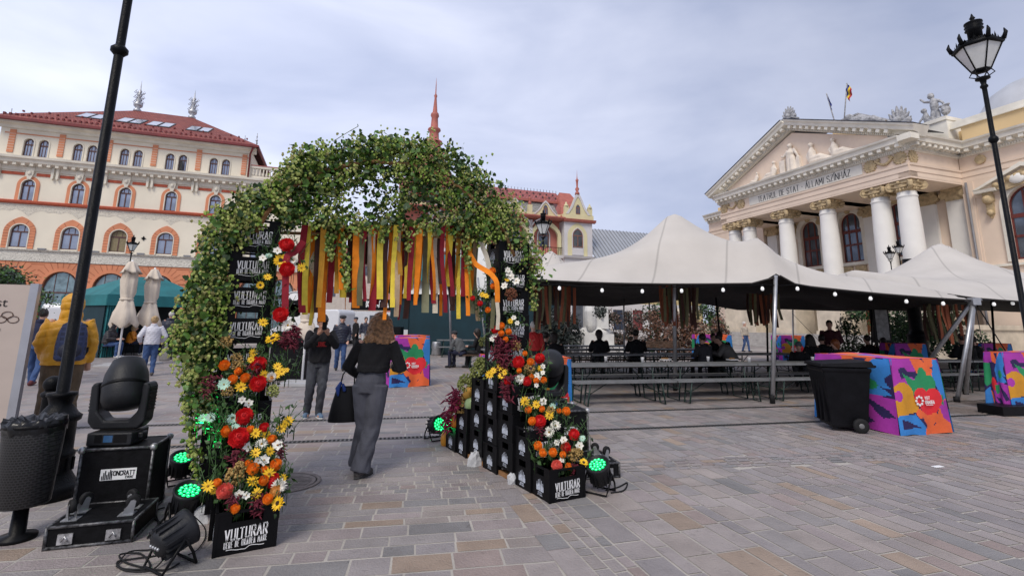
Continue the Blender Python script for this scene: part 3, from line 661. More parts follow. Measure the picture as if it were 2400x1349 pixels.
# red roofed house seen between the ribbons
RH = thing('red_roofed_house', 'white house with red tiled roof, seen between hanging ribbons behind the grey hoarding', 'building', (-28, 66, 0), math.atan2(.338, .941))
m = MB(); m.box(-8, 16, 0, 8, 0, 7.2); m.box(1.5, 10, 1.5, 9, 7, 9.6); m.build('wall', M('off white wall', (.62,.60,.55), .85, var=.1), RH)
m = MB(); m.add([(-8,-.5,7.1),(1.4,-.5,7.1),(1.4,2,8.6),(-8,2,8.6),(1.2,1.2,9.5),(10.3,1.2,9.5),(9.5,5,12.6),(2,5,12.6),(10.1,-.5,6.9),(16,-.5,6.9),(16,3,9),(10.1,3,9)], [(0,1,2,3),(4,5,6,7),(8,9,10,11)]); m.build('roof', TILE, RH)
m = MB()
for x in (-6,-3.5,-1,4,7,11.5,14): m.cut().box(x-.4, x+.4, -.05 if not 1.5 < x < 10 else -.05, .05, 4.8, 6.1)
for x in (3.5, 6, 8.4): m.cut().box(x-.35, x+.35, 1.44, 1.5, 7.9, 9.2)
m.build('window', GLASSD, RH)
# ================================================================ theatre
TO = Vector((25.27, 30.21)); TX = Vector((.3228, -.9465)); TY = Vector((.9465, .3228))
TH = thing('theatre_building', 'peach neoclassical theatre with six white columns and lettered pediment, at the right', 'building', (TO.x, TO.y, 0), math.atan2(-.9465, .3228))
def TL(px, py, y):                      # survey on the theatre plane at depth y
    r = ray(px, py); P = TO+TY*y; t = (P.x*TY.x+P.y*TY.y)/(r.x*TY.x+r.y*TY.y)
    q = Vector((r.x*t, r.y*t))-TO; return q.dot(TX), CH+r.z*t
PEACH = M('peach stucco', (.78,.63,.505), .85, var=.08, vs=.5, bump=.1, bs=15)
STONE = M('white painted stone', (.78,.76,.72), .8, var=.07, vs=.7, bump=.1, bs=15)
IVORY = M('ivory cornice', (.76,.72,.63), .8, var=.12, vs=1.2, bump=.12, bs=15)
OCH = M('ochre ornament', (.50,.38,.22), .8, var=.28, vs=5, bump=.4, bs=12)
AMB = M('amber attic stucco', (.68,.50,.27), .85, var=.08, vs=.5)
RWOOD = M('red brown joinery', (.13,.022,.016), .45, var=.2)
SAND = M('pale sandstone', (.60,.52,.41), .85, var=.2, vs=1.4, bump=.4, bs=12)
ZINC = M('weathered zinc', (.36,.37,.39), .55, .35, var=.3, vs=4)
LEADEN = M('grey statue stone', (.34,.34,.35), .8, var=.45, vs=6, bump=.4, bs=14)
NAVY = M('dark roof edge', (.05,.055,.075), .5, .2, var=.2)
XL = -16.7; XC = -8.35
m = MB()                                    # lower storey and stairs
m.box(XL, 0, 6.0, 16, 0, 11.0); m.box(XL, 0, 0, 6.0, 10.95, 11.08)
m.build('porch_core', PEACH, TH)
w_ = MB()
for cx in (-4.63, -8.35, -12.07): arch_hole(w_, cx-1.86, cx+1.86, 4.4, 11.0, cx, .88, 6.75, 9.9, .88, 5.55, 6.0)
w_.box(XL, -13.93, 5.55, 6, 4.4, 11); w_.box(-2.77, 0, 5.55, 6, 4.4, 11); w_.build('porch_wall', PEACH, TH)
m = MB()
for cx in (-4.63, -8.35, -12.07):
    m.cut(); arch_ring(m, cx, .9, 1.3, 9.6, 9.9, .9, 1.32, 5.42, 5.55); m.box(cx-1.35, cx-.9, 5.4, 5.55, 9.4, 9.65); m.box(cx+.9, cx+1.35, 5.4, 5.55, 9.4, 9.65)
    m.box(cx-1.25, cx-.92, 5.46, 5.55, 6.7, 9.4); m.box(cx+.92, cx+1.25, 5.46, 5.55, 6.7, 9.4); m.box(cx-1.3, cx+1.3, 5.35, 5.55, 6.45, 6.7); m.box(cx-1.3, cx+1.3, 5.45, 5.55, 5.3, 5.6)
m.build('arch_moulding', IVORY, TH)
m = MB()
for cx in (-4.63, -8.35, -12.07):
    m.cut()
    for k in (-.55, .55): m.box(cx+k-.45, cx+k+.45, 5.47, 5.55, 5.68, 6.38)
    m.prism([(cx-.25,11),(cx+.25,11),(cx+.14,10.75),(cx-.14,10.75)], 5.3, 5.5); m.ball((cx, 5.35, 11), .22, 8, 6)
    for s in (-1, 1): m.ball((cx+s*1.5, 5.5, 10.3), .28, 8, 6, 0, None, (1, .3, 1.5)); m.ball((cx+s*1.15, 5.5, 10.75), .2, 8, 6, 0, None, (1.6, .3, .7))
m.build('pierced_panel', OCH, TH)
def thwin(w, zb, zs, rise, y, name='tall_window'):
    f = MB(); t = .1
    arch_ring(f, 0, w-t, w, zb, zs, rise-t, rise, y, y+.1); f.box(-w, w, y-.02, y+.1, zs-.75, zs-.5); f.box(-w, w, y, y+.1, zb, zb+.12)
    f.box(-w, w, y, y+.1, zb+1.35, zb+1.5); 
    for x in (-w*.36, w*.36): f.box(x-.06, x+.06, y, y+.1, zb, zs+rise*.8)
    g = MB(); g.prism([(w-.05, zb)]+arch(0, w-.05, zs, rise-.05)+[(-w+.05, zb)], y+.04, y+.06)
    return f.mesh(name, RWOOD), g.mesh('pane', GLASSD)
tw = thwin(.88, 6.75, 9.9, .88, 5.75)
for cx in (-4.63, -8.35, -12.07): put(TH, tw, cx, ('tall_window', 'pane'))
# pilasters on the porch wall
m = MB(); cpm = MB()
for cx in (-2.5, -6.49, -10.21, -14.2, -.7, -16): 
    m.cut(); cpm.cut(); m.box(cx-.55, cx+.55, 5.3, 5.56, 4.4, 10.1); cpm.box(cx-.7, cx+.7, 5.15, 5.5, 10.75, 10.95); cpm.box(cx-.55, cx+.55, 5.22, 5.5, 10.1, 10.8)
    for s in (-.6, .6): cpm.cyl((cx+s, 5.1, 10.5), (cx+s, 5.5, 10.5), .26, None, 10)
m.build('porch_pilaster', STONE, TH); cpm.build('pilaster_capital', OCH, TH)
# columns
col = MB(); col.lathe([(.78,3.9),(.78,4.15),(.70,4.2),(.73,4.32),(.64,4.4),(.63,4.6),(.625,6.0),(.60,8.0),(.545,9.8),(.54,9.86),(.58,9.9),(.58,9.98),(.53,10.02),(.53,10.3)], n=28)
cm = col.mesh('column', STONE)
cap = MB(); cap.box(-.72, .72, -.72, .72, 10.92, 11.08); cap.lathe([(.53,10.22),(.6,10.4),(.7,10.6),(.66,10.92)], n=16)
for a in range(4):
    A = R(45+90*a); c_, s_ = cos(A), sin(A); tx = lambda v, c_=c_, s_=s_: Vector((v.x*c_-v.y*s_, v.x*s_+v.y*c_, v.z))
    for r_, x_ in ((.29, .84), (.20, .90), (.10, .94)): cap.cyl((x_, -.12-.02*(r_ < .2), 10.62), (x_, .12+.02*(r_ < .2), 10.62), r_, None, 12, 0, tx)
    cap.box(.55, .9, -.1, .1, 10.72, 10.9, 0, tx)
    B = R(90*a); c2, s2 = cos(B), sin(B); tx2 = lambda v, c_=c2, s_=s2: Vector((v.x*c_-v.y*s_, v.x*s_+v.y*c_, v.z))
    cap.ball((.68, 0, 10.82), .13, 8, 6, 0, tx2); cap.ball((.58, .2, 10.38), .075, 6, 5, 0, tx2); cap.ball((.58, -.2, 10.38), .075, 6, 5, 0, tx2); cap.ball((.6, 0, 10.36), .09, 6, 5, 0, tx2, (1, 1, 1.3)); cap.box(.55,.7,-.62,.62,10.74,10.90,0,tx2)
    cap.tube([(.64,-.5,10.55),(.6,0,10.5),(.64,.5,10.55)], .06, 6, 0, tx2)
capm = cap.mesh('ionic_capital', OCH)
for x in (-.83, -2.53, -6.45, -10.2, -14.1, -15.85):
    o = link('column', cm, TH, (x, .78, 0)); link('ionic_capital', capm, o)
m = MB()
for x in (-1.68, -6.45, -10.2, -15.0):
    w2 = 1.75 if x in (-1.68, -15.0) else .95
    m.cut().box(x-w2, x+w2, -.2, 1.8, 0, 3.9)
    m.box(x-w2-.1, x+w2+.1, -.32, 1.9, 3.55, 3.9); m.box(x-w2-.08, x+w2+.08, -.3, 1.9, 1.0, 1.25)
m.build('column_pedestal', SAND, TH)
m = MB()
for x in (-4.63, -8.35, -12.07):
    m.box(x-.95, x+.95, 2.4, 2.6, 1.0, 3.5)
for x in (-2.6,-6.6,-10.2,-14.2): m.box(x-1.05, x+1.05, 2.35, 3, 1.0, 4.4)
m.box(XL, 0, 2.5, 6, 3.6, 4.4); m.build('lower_wall', SAND, TH)
for x in (-4.63, -8.35, -12.07):
    f = MB(); f.box(x-.9, x+.9, 2.3, 2.42, 1.0, 3.55)
    for s in (-.45, .45):
        for z in (1.2, 2.0, 2.8): f.box(x+s-.33, x+s+.33, 2.26, 2.3, z, z+.62)
    o = f.build('door', M('varnished oak', (.20,.075,.03), .5, var=.3) if 'varnished oak' not in bpy.data.materials else bpy.data.materials['varnished oak'], TH)
m = MB()
for k in range(8): m.box(XL-.6+.0*k, .6, -3.4+.4*k, 2.4, .125*k, .125*(k+1)-.002)
m.build('front_steps', M('grey step stone', (.38,.36,.34), .8, var=.2, vs=3), TH)
m = MB()
for x in (-19.5, 2.6):
    m.cut().box(x-1.3, x+1.3, -3.5, 4.5, 0, 1.6); m.box(x-1.4, x+1.4, -3.6, 4.6, 1.5, 1.75)
    m.ball((x, -2.6, 2.5), .8, 12, 8, 0, None, (1, 1.2, .9)); m.tube([(x-.5,-3.2,2.2),(x,-3.4,2.9),(x+.5,-3.0,2.5),(x+.2,-2.2,3.1)], .28, 8); m.ball((x-.3, -3.3, 1.95), .35, 8, 6)
m.build('stair_cheek', SAND, TH)
# entablature ring: front, return and side walls
def entab(x0, x1, y, mb_arch, mb_fr, mb_cor, mb_mod, ret=False, tf=None):
    mb_arch.extr([(y,11.05),(y,11.4),(y-.04,11.4),(y-.04,11.75),(y-.1,11.78),(y-.12,11.92),(y+.7,11.92),(y+.7,11.05)], x0, x1, 0, tf)
    mb_fr.box(x0, x1, y+.02, y+.7, 11.92, 12.75, 0, tf)
    mb_cor.extr([(y+.7,12.75),(y-.05,12.75),(y-.1,12.82),(y-.14,13.1),(y-.62,13.22),(y-.66,13.48),(y-.78,13.55),(y-.82,13.66),(y+.7,13.7)], x0, x1, 0, tf)
    x = x0+.1
    while x < x1-.1:
        mb_mod.box(x, x+.25, y-.56, y-.1, 12.98, 13.2, 0, tf); x += .56
    x = x0
    while x < x1:
        mb_mod.box(x, x+.07, y-.17, y-.08, 12.80, 12.93, 0, tf); x += .14
A_, F_, C_, O_ = MB(), MB(), MB(), MB()
entab(XL-.0, 0, 0, A_, F_, C_, O_)
rt = lambda v: Vector((-v.y, v.x, v.z))        # strip along x -> along depth, facing +x
entab(0, 5.0, 0, A_, F_, C_, O_, False, rt)
C_.box(-.0, .82, -.82, .0, 13.22, 13.6); C_.box(0,.62,-.62,0,13.2,13.3)
lt = lambda v: Vector((XL+v.y, -v.x+0, v.z)); lt2 = lambda v: Vector((XL+v.y, 5-v.x, v.z))
entab(0, 5.0, 0, A_, F_, C_, O_, False, lt2)
entab(.0, 16, 5.0, A_, F_, C_, O_)
entab(-24.2, XL, 5.0, A_, F_, C_, O_)
A_.build('architrave', PEACH, TH); F_.build('frieze', PEACH, TH); C_.build('cornice', IVORY, TH); O_.build('modillions', IVORY, TH)
m = MB(); m.box(XL+.7, -.7, .7, 5.5, 11.1, 11.3)
for x in (-2.5, -6.45, -10.2, -14.2): m.box(x-.45, x+.45, .7, 5.5, 10.95, 11.2)
m.build('porch_ceiling', M('plain ochre soffit', (.45,.33,.19), .85, var=.15), TH)  # porch ceiling in ochre, a little darker than the ornament
# main walls
m = MB()
m.box(.0, 2.05, 5.0, 18, 0, 11.06); m.box(6.05, 16, 5.0, 18, 0, 11.06); m.box(2.05, 6.05, 5.4, 18, 0, 11.06)
arch_hole(m, 2.05, 6.05, 0, 11.06, 3.3, 1.15, 5.7, 9.0, 1.15, 5.0, 5.4)
m.cut(); m.box(-24.0, XL, 5, 18, 0, 11.06); m.build('main_wall', PEACH, TH)
m = MB(); m.box(.0, 16, 4.88, 5.0, 0, 1.0); m.box(0, 16, 4.9, 5, 4.5, 4.75); m.box(.0, 16, 4.85, 5, 5.35, 5.5); m.build('wall_band', IVORY, TH)
m = MB(); m.box(0, 1.9, 4.93, 5.0, 9.9, 10.1); m.box(.1, .6, 4.95, 5, 5.5, 11.0)
m.box(-.0, .5, 4.9, 5, 5.5, 10.3)
m.build('corner_strip', PEACH, TH)
m = MB(); m.box(1.2, 1.75, 4.85, 5, 5.5, 9.6) if False else None
rw = thwin(1.15, 5.7, 9.0, 1.15, 5.15, 'arched_window'); put(TH, rw, 3.3, ('arched_window', 'pane'))
m = MB(); arch_ring(m, 3.3, 1.16, 1.5, 5.6, 9.0, 1.16, 1.5, 4.85, 5.0); m.build('window_surround', IVORY, TH)
m = MB(); m.prism([(.9,10.35),(3.3,11.35),(5.7,10.35),(5.7,10.1),(.9,10.1)], 4.75, 5.0); m.build('window_pediment', PEACH, TH)
m = MB(); m.extr([(4.5,10.06),(4.45,10.25),(5,10.25),(5,10.06)], .8, 1.9); m.prism([(.7,10.3),(3.3,11.5),(5.9,10.3),(5.6,10.3),(3.3,11.25),(1.0,10.3)], 4.5, 4.9); m.build('pediment_moulding', IVORY, TH)
m = MB(); m.prism([(1.9,10.2),(2.3,10.75),(3.3,11.1),(4.3,10.75),(4.7,10.2),(4.4,9.95),(3.3,10.2),(2.2,9.95)], 4.65, 4.76)
for k in range(9): m.ball((1.9+.35*k, 4.68, 10.4+.35*sin(k*pi/8)), .2, 7, 5)
for x in (1.35, 5.25):
    m.cut().box(x-.25, x+.25, 4.7, 5, 9.5, 10.05); m.ball((x,4.75,9.6), .3, 8, 6); m.prism([(x-.2,9.5),(x+.2,9.5),(x+.15,8.7),(x,8.4),(x-.15,8.7)], 4.8, 5); m.ball((x,4.8,8.75), .2, 8, 6)
m.build('cartouche', OCH, TH)
m = MB(); m.ball((3.0, 4.6, 10.55), .42, 10, 8, 0, None, (1, .3, .75)); m.build('white_oval', STONE, TH)
m = MB(); m.tube([(.30,4.8,11),(.30,4.8,3),(.30,4.8,.2)], .07, 8); m.build('downpipe', M('grey downpipe', (.20,.20,.22), .6, .2), TH)
# left wing ornaments
m = MB()
for x in (-22.6, -18.2):
    m.cut().ball((x,4.9,10.3), .5, 10, 8, 0, None, (1,.4,1.1)); m.ball((x-.5,4.9,9.4), .4, 8, 6, 0, None, (1,.4,1)); m.ball((x+.5,4.9,9.4), .4, 8, 6, 0, None, (1,.4,1)); m.ball((x,4.85,8.7), .45, 8, 6, 0, None, (1,.4,1.4)); m.box(x-.5, x+.5, 4.85, 5, 10.6, 10.75)
m.build('wall_trophy', OCH, TH)
m = MB()
for x in (-22.6,): m.ball((x, 4.7, 9.5), .4, 10, 8, 0, None, (.7,.3,1.2))
m.box(-20.9, -20.2, 4.8, 5, 4, 10.6); m.cut().box(-19.6, -18.9, 4.8, 5, 4, 10.6); m.build('wing_pilaster', STONE, TH)
# frieze name panel with lettering
m = MB(); m.box(-13.1, -2.95, -.04, .03, 11.98, 12.72); m.build('name_panel', M('pale name panel', (.72,.69,.62), .7, var=.05), TH)
m = MB(); wt = letters(MB(), 'TEATRUL DE STAT . ÁLLAMI SZÍNHÁZ', .46, .17, .085, .24, 1.0); letters(m, 'TEATRUL DE STAT . ÁLLAMI SZÍNHÁZ', .46, .135, .06, .24, 1.0, lambda v: Vector((v.x*8.3/wt-7.95, -.046, v.z+12.1)))
m.build('name_lettering', M('black letters', (.015,.015,.02), .6, var=0), TH)
m = MB()
def medal(cx, y, tf=None):
    for r_, d in ((.40,.03),(.36,.07),(.22,.1),(.09,.14)): m.cyl((cx, y+.02, 12.36), (cx, y-d, 12.36), r_, None, 18, 0, tf)
    for k in range(14): m.ball((cx+.4*cos(k*pi/7), y-.03, 12.36+.4*sin(k*pi/7)), .07, 5, 4, 0, tf)
for cx in (-2.4, -.45, -14.1, -16.2): m.cut(); medal(cx, 0)
m.cut(); medal(.45, 0, rt)
for a, b in ((-2.0, -.85), (-15.8, -14.5)):
    m.cut(); m.tube([(a+(b-a)*t, -.06, 12.62-.42*sin(pi*t)) for t in [i/8 for i in range(9)]], .09, 6)
    m.ball((a+.2, -.05, 12.62), .12, 6, 5); m.ball((b-.2, -.05, 12.62), .12, 6, 5)
m.cut(); m.prism([(1.2+.3*cos(k*pi/4), 12.35+.32*sin(k*pi/4)) for k in range(8)], 4.9, 5.02)
m.build('frieze_garland', OCH, TH)
# pediment
za, zp = 13.68, 17.35
m = MB(); m.prism([(XL, za), (0, za), (XC, zp-.3)], .15, .7); m.build('tympanum', PEACH, TH)
rk = MB(); rm = MB(); rn = MB()
for s in (-1, 1):
    xo = 0.82 if s > 0 else XL-.82
    L_ = math.hypot(xo-XC, zp+.25-za); ang = math.atan2(zp+.25-za, abs(xo-XC))
    def tfm(v, s=s, xo=xo, ang=ang):       # local: x along the slope from eave, y depth, z across
        x = v.x*cos(ang)-v.z*sin(ang); z = v.x*sin(ang)+v.z*cos(ang); return Vector((xo-s*x, v.y, 13.55+z))
    rk.extr([(.7,-.1),(-.1,-.1),(-.14,.1),(-.6,.16),(-.66,.38),(-.78,.44),(-.82,.56),(.7,.6)], .0, L_+.1, 0, tfm)
    x = 1.6
    while x < L_-.2: rm.box(x, x+.25, -.56, -.1, -.08, .14, 0, tfm); x += .56
    x = 1.5
    while x < L_-.2: rm.box(x, x+.07, -.16, -.02, -.22, -.1, 0, tfm); x += .14
    rk.box(1.4, L_, -.06, .3, -.22, -.08, 0, tfm)
    rn.box(0, L_+.1, -.86, .5, .585, .63, 0, tfm); rn.box(1.7, L_+.1, .5, 4.85, .585, .63, 0, tfm)
rk.build('raking_cornice', IVORY, TH); rm.build('raking_modillions', IVORY, TH); rn.build('portico_roof', NAVY, TH)
# pediment sculpture : one fused relief group
sc = MB()
def fig(x, z, h, lean=0., seat=False):
    k = h/1.9; y = .0
    if not seat:
        sc.tube([(x-.12*k, y, z), (x-.1*k, y, z+.9*k), (x+lean*.5, y, z+1.3*k), (x+lean, y, z+1.55*k)], [.22*k, .24*k, .28*k, .1*k], 8, round_=True); sc.ball((x+lean, y-.05, z+1.75*k), .16*k)
        sc.tube([(x+.25*k+lean, y, z+1.45*k), (x+.45*k, y-.05, z+1.1*k), (x+.55*k, y, z+.8*k)], [.1*k,.09*k,.07*k], 6, round_=True); sc.tube([(x-.25*k+lean, y, z+1.45*k), (x-.5*k, y-.05, z+1.15*k), (x-.7*k, y, z+1.25*k)], [.1*k,.09*k,.07*k], 6, round_=True)
        sc.tube([(x+.15*k, y, z), (x+.12*k, y-.05, z+.9*k)], [.26*k, .2*k], 8, round_=True)
    else:
        sc.tube([(x, y, z+.4*k), (x+lean*.6, y, z+.9*k), (x+lean, y, z+1.2*k)], [.3*k, .27*k, .12*k], 8, round_=True); sc.ball((x+lean, y-.05, z+1.42*k), .16*k)
        sg = 1 if lean <= 0 else -1
        sc.tube([(x, y-.05, z+.38*k), (x+sg*.6*k, y-.1, z+.45*k), (x+sg*1.2*k, y, z+.16*k)], [.25*k,.2*k,.14*k], 8, round_=True)
        sc.tube([(x, y-.05, z+.25*k), (x+sg*.8*k, y-.1, z+.2*k), (x+sg*1.6*k, y, z+.1*k)], [.25*k,.18*k,.1*k], 8, round_=True)
        sc.tube([(x+lean, y-.05, z+1.08*k), (x+lean-sg*.3*k, y-.1, z+.7*k), (x-sg*.25*k, y-.1, z+.35*k)], [.1*k,.09*k,.07*k], 6, round_=True)
z0 = 13.75
fig(-8.5, z0, 2.4); fig(-6.6, z0, 2.2, -.05, True); fig(-4.7, z0, 1.9, -.15, True); fig(-10.3, z0, 1.75, .12, True); fig(-12.2, z0, 1.2, .2, True); sc.box(-9.6, -9.1, -.1, .2, z0, z0+1.2); sc.box(-8.0, -7.7, -.1, .2, z0, z0+1.1)
sc.tube([(-3.6,0,z0+.12),(-2.6,0,z0+.1)], .13, 6, round_=True); sc.tube([(-14,0,z0+.12),(-12.6,0,z0+.16)], .12, 6, round_=True)
fuse(sc, 'pediment_sculpture', M('relief plaster', (.74,.66,.57), .85, var=.1), .05, 1, TH)
# zinc ridge cresting, acroteria, attic
m = MB()
for k in range(20): m.ball((XC+.3, .3+.5*k, 17.95), .22, 6, 5)
m.box(XC-.2, XC+8, 4.6, 4.9, 17.0, 17.2) if False else None
m.build('ridge_cresting', ZINC, TH)
def palmette(mb, p, s, tf=None):
    x, y, z = p
    mb.box(x-.55*s, x+.55*s, y-.4*s, y+.4*s, z, z+.55*s); mb.box(x-.7*s, x+.7*s, y-.5*s, y+.5*s, z+.55*s, z+.7*s)
    for k in range(-4, 5):
        a = R(90+k*19); l = s*(1.25-.05*abs(k)); mb.tube([(x, y, z+.75*s), (x+.5*l*cos(a), y, z+.75*s+.55*l*sin(a)), (x+.75*l*cos(a), y, z+.75*s+l*sin(a))], [.13*s, .16*s, .05*s], 6, round_=True)
    mb.ball((x, y-.1, z+1.0*s), .28*s, 8, 6); 
    for q in (-.6, .6): mb.ball((x+q*s, y, z+.85*s), .2*s, 8, 6)
m = MB(); palmette(m, (-.5, .4, 14.0), 1.0); m.cut(); palmette(m, (XL+.5, .4, 14.0), .95); m.cut(); palmette(m, (XC, 0, 17.6), .85); m.build('acroterion', LEADEN, TH)
at = MB(); at.box(.2, 16, 5.4, 16, 13.7, 15.0); at.box(-15, .2, 6.2, 16, 13.7, 15.0); at.box(XL-7, -15, 6, 16, 13.7, 14.6)
at.build('attic_wall', AMB, TH)
m = MB(); m.box(-1.4, 16.1, 5.25, 5.6, 15.0, 15.12); m.box(-1.4, 16.1, 5.35, 5.7, 15.12, 15.5); m.box(-15, -1.4, 6.0, 16, 15.0, 15.12); m.box(1.5,16,4.6,5.2,13.7,13.74); m.build('attic_coping', IVORY, TH)
bx, bz = TL(1950, 300, 9); bx2, bz2 = TL(2010, 272, 9)
m = MB(); m.box(bx, bx2, 9, 13, 14, bz2+.1); m.build('stage_block', AMB, TH)
m = MB(); m.box(bx-.1, bx2+.1, 8.9, 13, bz2+.1, bz2+.25)
rx, rz_ = TL(2025, 290, 8.5)
m.tube([(rx-1.2,8.7,rz_+.6),(rx-.4,8.6,rz_+.5),(rx+.5,8.6,rz_),(rx+1.4,8.6,rz_-.3)], [.4,.55,.4,.25], 8, round_=True); m.ball((rx-1.3,8.6,rz_+1.0), .4); m.tube([(rx-.3,8.4,rz_+.2),(rx+.9,8.3,rz_+.1),(rx+1.6,8.4,rz_-.4)], [.3,.3,.2], 8, round_=True)
m.build('reclining_statue', LEADEN, TH)
# putti group on its pedestal
px_, pz_ = TL(2192, 310, 5.4); pxl, _ = TL(2158, 305, 5.4); pxr, _ = TL(2226, 290, 5.4)
m = MB(); m.box(pxl, pxr, 5.1, 7.0, 13.8, 15.9); m.box(pxl-.06, pxr+.06, 5.0, 7.1, 15.75, 16.0); m.build('statue_pedestal', IVORY, TH)
st = MB(); cx = (pxl+pxr)/2; z = 16.0; y = 5.7
st.ball((cx, y, z+.05), .75, 10, 6, 0, None, (1.1, .7, .35))
st.tube([(cx-.15,y,z),(cx-.12,y-.1,z+.55),(cx-.05,y,z+1.0)], [.13,.16,.2], 8, round_=True); st.tube([(cx+.2,y,z),(cx+.18,y-.05,z+.5),(cx+.05,y,z+1.0)], [.13,.16,.2], 8, round_=True)
st.tube([(cx,y,z+1.0),(cx,y-.03,z+1.3),(cx-.02,y,z+1.62)], [.25,.26,.2], 10, round_=True); st.ball((cx-.12,y-.05,z+1.98), .21); st.ball((cx-.15,y,z+2.08), .2)
st.tube([(cx-.2,y,z+1.6),(cx-.55,y-.1,z+1.72),(cx-.72,y-.15,z+1.98)], [.11,.09,.08], 6, round_=True); st.tube([(cx+.22,y,z+1.58),(cx+.5,y,z+1.3),(cx+.62,y,z+1.0)], [.11,.09,.08], 6, round_=True)
st.ball((cx+.68,y-.1,z+.62), .34, 10, 8, 0, None, (.9,.7,1.15)); st.tube([(cx+.4,y-.2,z+.95),(cx+.95,y-.2,z+.95)], .1, 6, round_=True); st.ball((cx+.68,y-.36,z+.6), .08); st.ball((cx+.68,y-.34,z+.4), .12)
st.tube([(cx-.5,y-.1,z+.15),(cx-.55,y-.1,z+.5),(cx-.55,y-.15,z+.8)], [.2,.22,.15], 8, round_=True); st.ball((cx-.6,y-.2,z+1.05), .19); st.tube([(cx-.65,y-.1,z+.75),(cx-.85,y-.2,z+.45),(cx-1.05,y-.2,z+.2)], [.1,.08,.07], 6, round_=True); st.tube([(cx-.5,y-.2,z+.2),(cx-.1,y-.35,z+.3),(cx-.0,y-.3,z)], [.15,.13,.1], 6, round_=True)
fuse(st, 'putti_statue', LEADEN, .035, 2, TH)
# dome far right, flags, small fittings
dx, dz = TL(2378, 245, 20)
m = MB(); m.lathe([(4.2,dz-1.2),(4.3,dz-.6),(4.2,dz-.5),(4.0,dz+.2),(3.4,dz+1.2),(2.4,dz+1.9),(1.1,dz+2.3),(.7,dz+2.4),(.4,dz+2.9),(0,dz+3.4)], (dx+1.0, 22, 0), 24); m.tube([(dx+1,22,dz+3.2),(dx+1,22,dz+6)], .04, 5); m.build('dome', M('pale dome metal', (.50,.51,.53), .5, .3, var=.12, vs=.6), TH)
FC = [M('flag blue', (.012,.03,.20), .7), M('flag yellow', (.65,.45,.02), .7), M('flag red', (.45,.02,.03), .7)]
def flag(px0, py0, px1, py1, cols, label, lean):
    x0, z0 = TL(px0, py0, 7); x1, z1 = TL(px1, py1, 7)
    t = thing('roof_flag', label, 'flag', (TO.x+TX.x*x0+TY.x*7, TO.y+TX.y*x0+TY.y*7, z0-.9), TH.rotation_euler.z)
    d = Vector((x1-x0, 0, z1-z0+.9)); m = MB(); m.tube([(0,0,0), d], .05, 6); m.build('flag_pole', LEADEN, t)
    m = MB(); u = d.normalized(); n_ = len(cols)
    for i in range(n_):
        for j in range(8):
            for (a0, a1) in [(i/n_, (i+1)/n_)]:
                w = lambda a, b: d-u*(.05+b*1.0)+Vector((a*(.42-.15*b)*lean, .10*sin(b*9+a*4), -a*.75))
                b0_, b1_ = j/8, (j+1)/8
                m.add([w(a0,b0_), w(a1,b0_), w(a1,b1_), w(a0,b1_)], [(0,1,2,3)], i, True)
    m.build('flag_cloth', cols, t)
flag(1974, 285, 1985, 195, FC, 'blue yellow red tricolour flag on a pole above the theatre pediment', 1)
flag(1960, 285, 1937, 219, FC[:1], 'plain dark blue flag on the leaning pole above the theatre pediment', .7)
# ================================================================ tents
CANV = M('light canvas', (.50,.468,.43), .85, var=.09, vs=.9, bump=.35, bs=2.2); LINE_ = M('shade darkened brown lining', (.030,.026,.024), .9, var=.2, vs=2)  # lining brown darkened so its colour carries the shade under the tents
def seams(m):
    t = m.node_tree; p = t.nodes['Principled BSDF']; c = t.nodes.new('ShaderNodeTexCoord'); w = t.nodes.new('ShaderNodeTexWave'); w.wave_type = 'BANDS'; w.bands_direction = 'X'; w.inputs['Scale'].default_value = .22; w.inputs['Distortion'].default_value = .25; w.inputs['Detail'].default_value = 1
    mp_ = t.nodes.new('ShaderNodeMapping'); mp_.inputs['Rotation'].default_value = (0, 0, .5); t.links.new(c.outputs['Object'], mp_.inputs[0]); t.links.new(mp_.outputs[0], w.inputs['Vector'])
    r = t.nodes.new('ShaderNodeMapRange'); r.inputs[1].default_value = .0; r.inputs[2].default_value = .004; r.inputs[3].default_value = .72; r.inputs[4].default_value = 1; t.links.new(w.outputs['Fac'], r.inputs[0])
    src = p.inputs['Base Color'].links[0].from_socket; v = t.nodes.new('ShaderNodeVectorMath'); v.operation = 'SCALE'; t.links.new(src, v.inputs[0]); t.links.new(r.outputs[0], v.inputs['Scale']); t.links.new(v.outputs[0], p.inputs['Base Color'])
seams(CANV)
def polyl(pts, n):
    pts = [Vector(p) for p in pts]; d = [0]
    for a, b in zip(pts, pts[1:]): d.append(d[-1]+(b-a).length)
    o = []
    for i in range(n+1):
        t = d[-1]*i/n; k = max(j for j in range(len(pts)-1) if d[j] <= t+1e-9); u = (t-d[k])/(d[k+1]-d[k]); o.append(pts[k].lerp(pts[k+1], u))
    return o
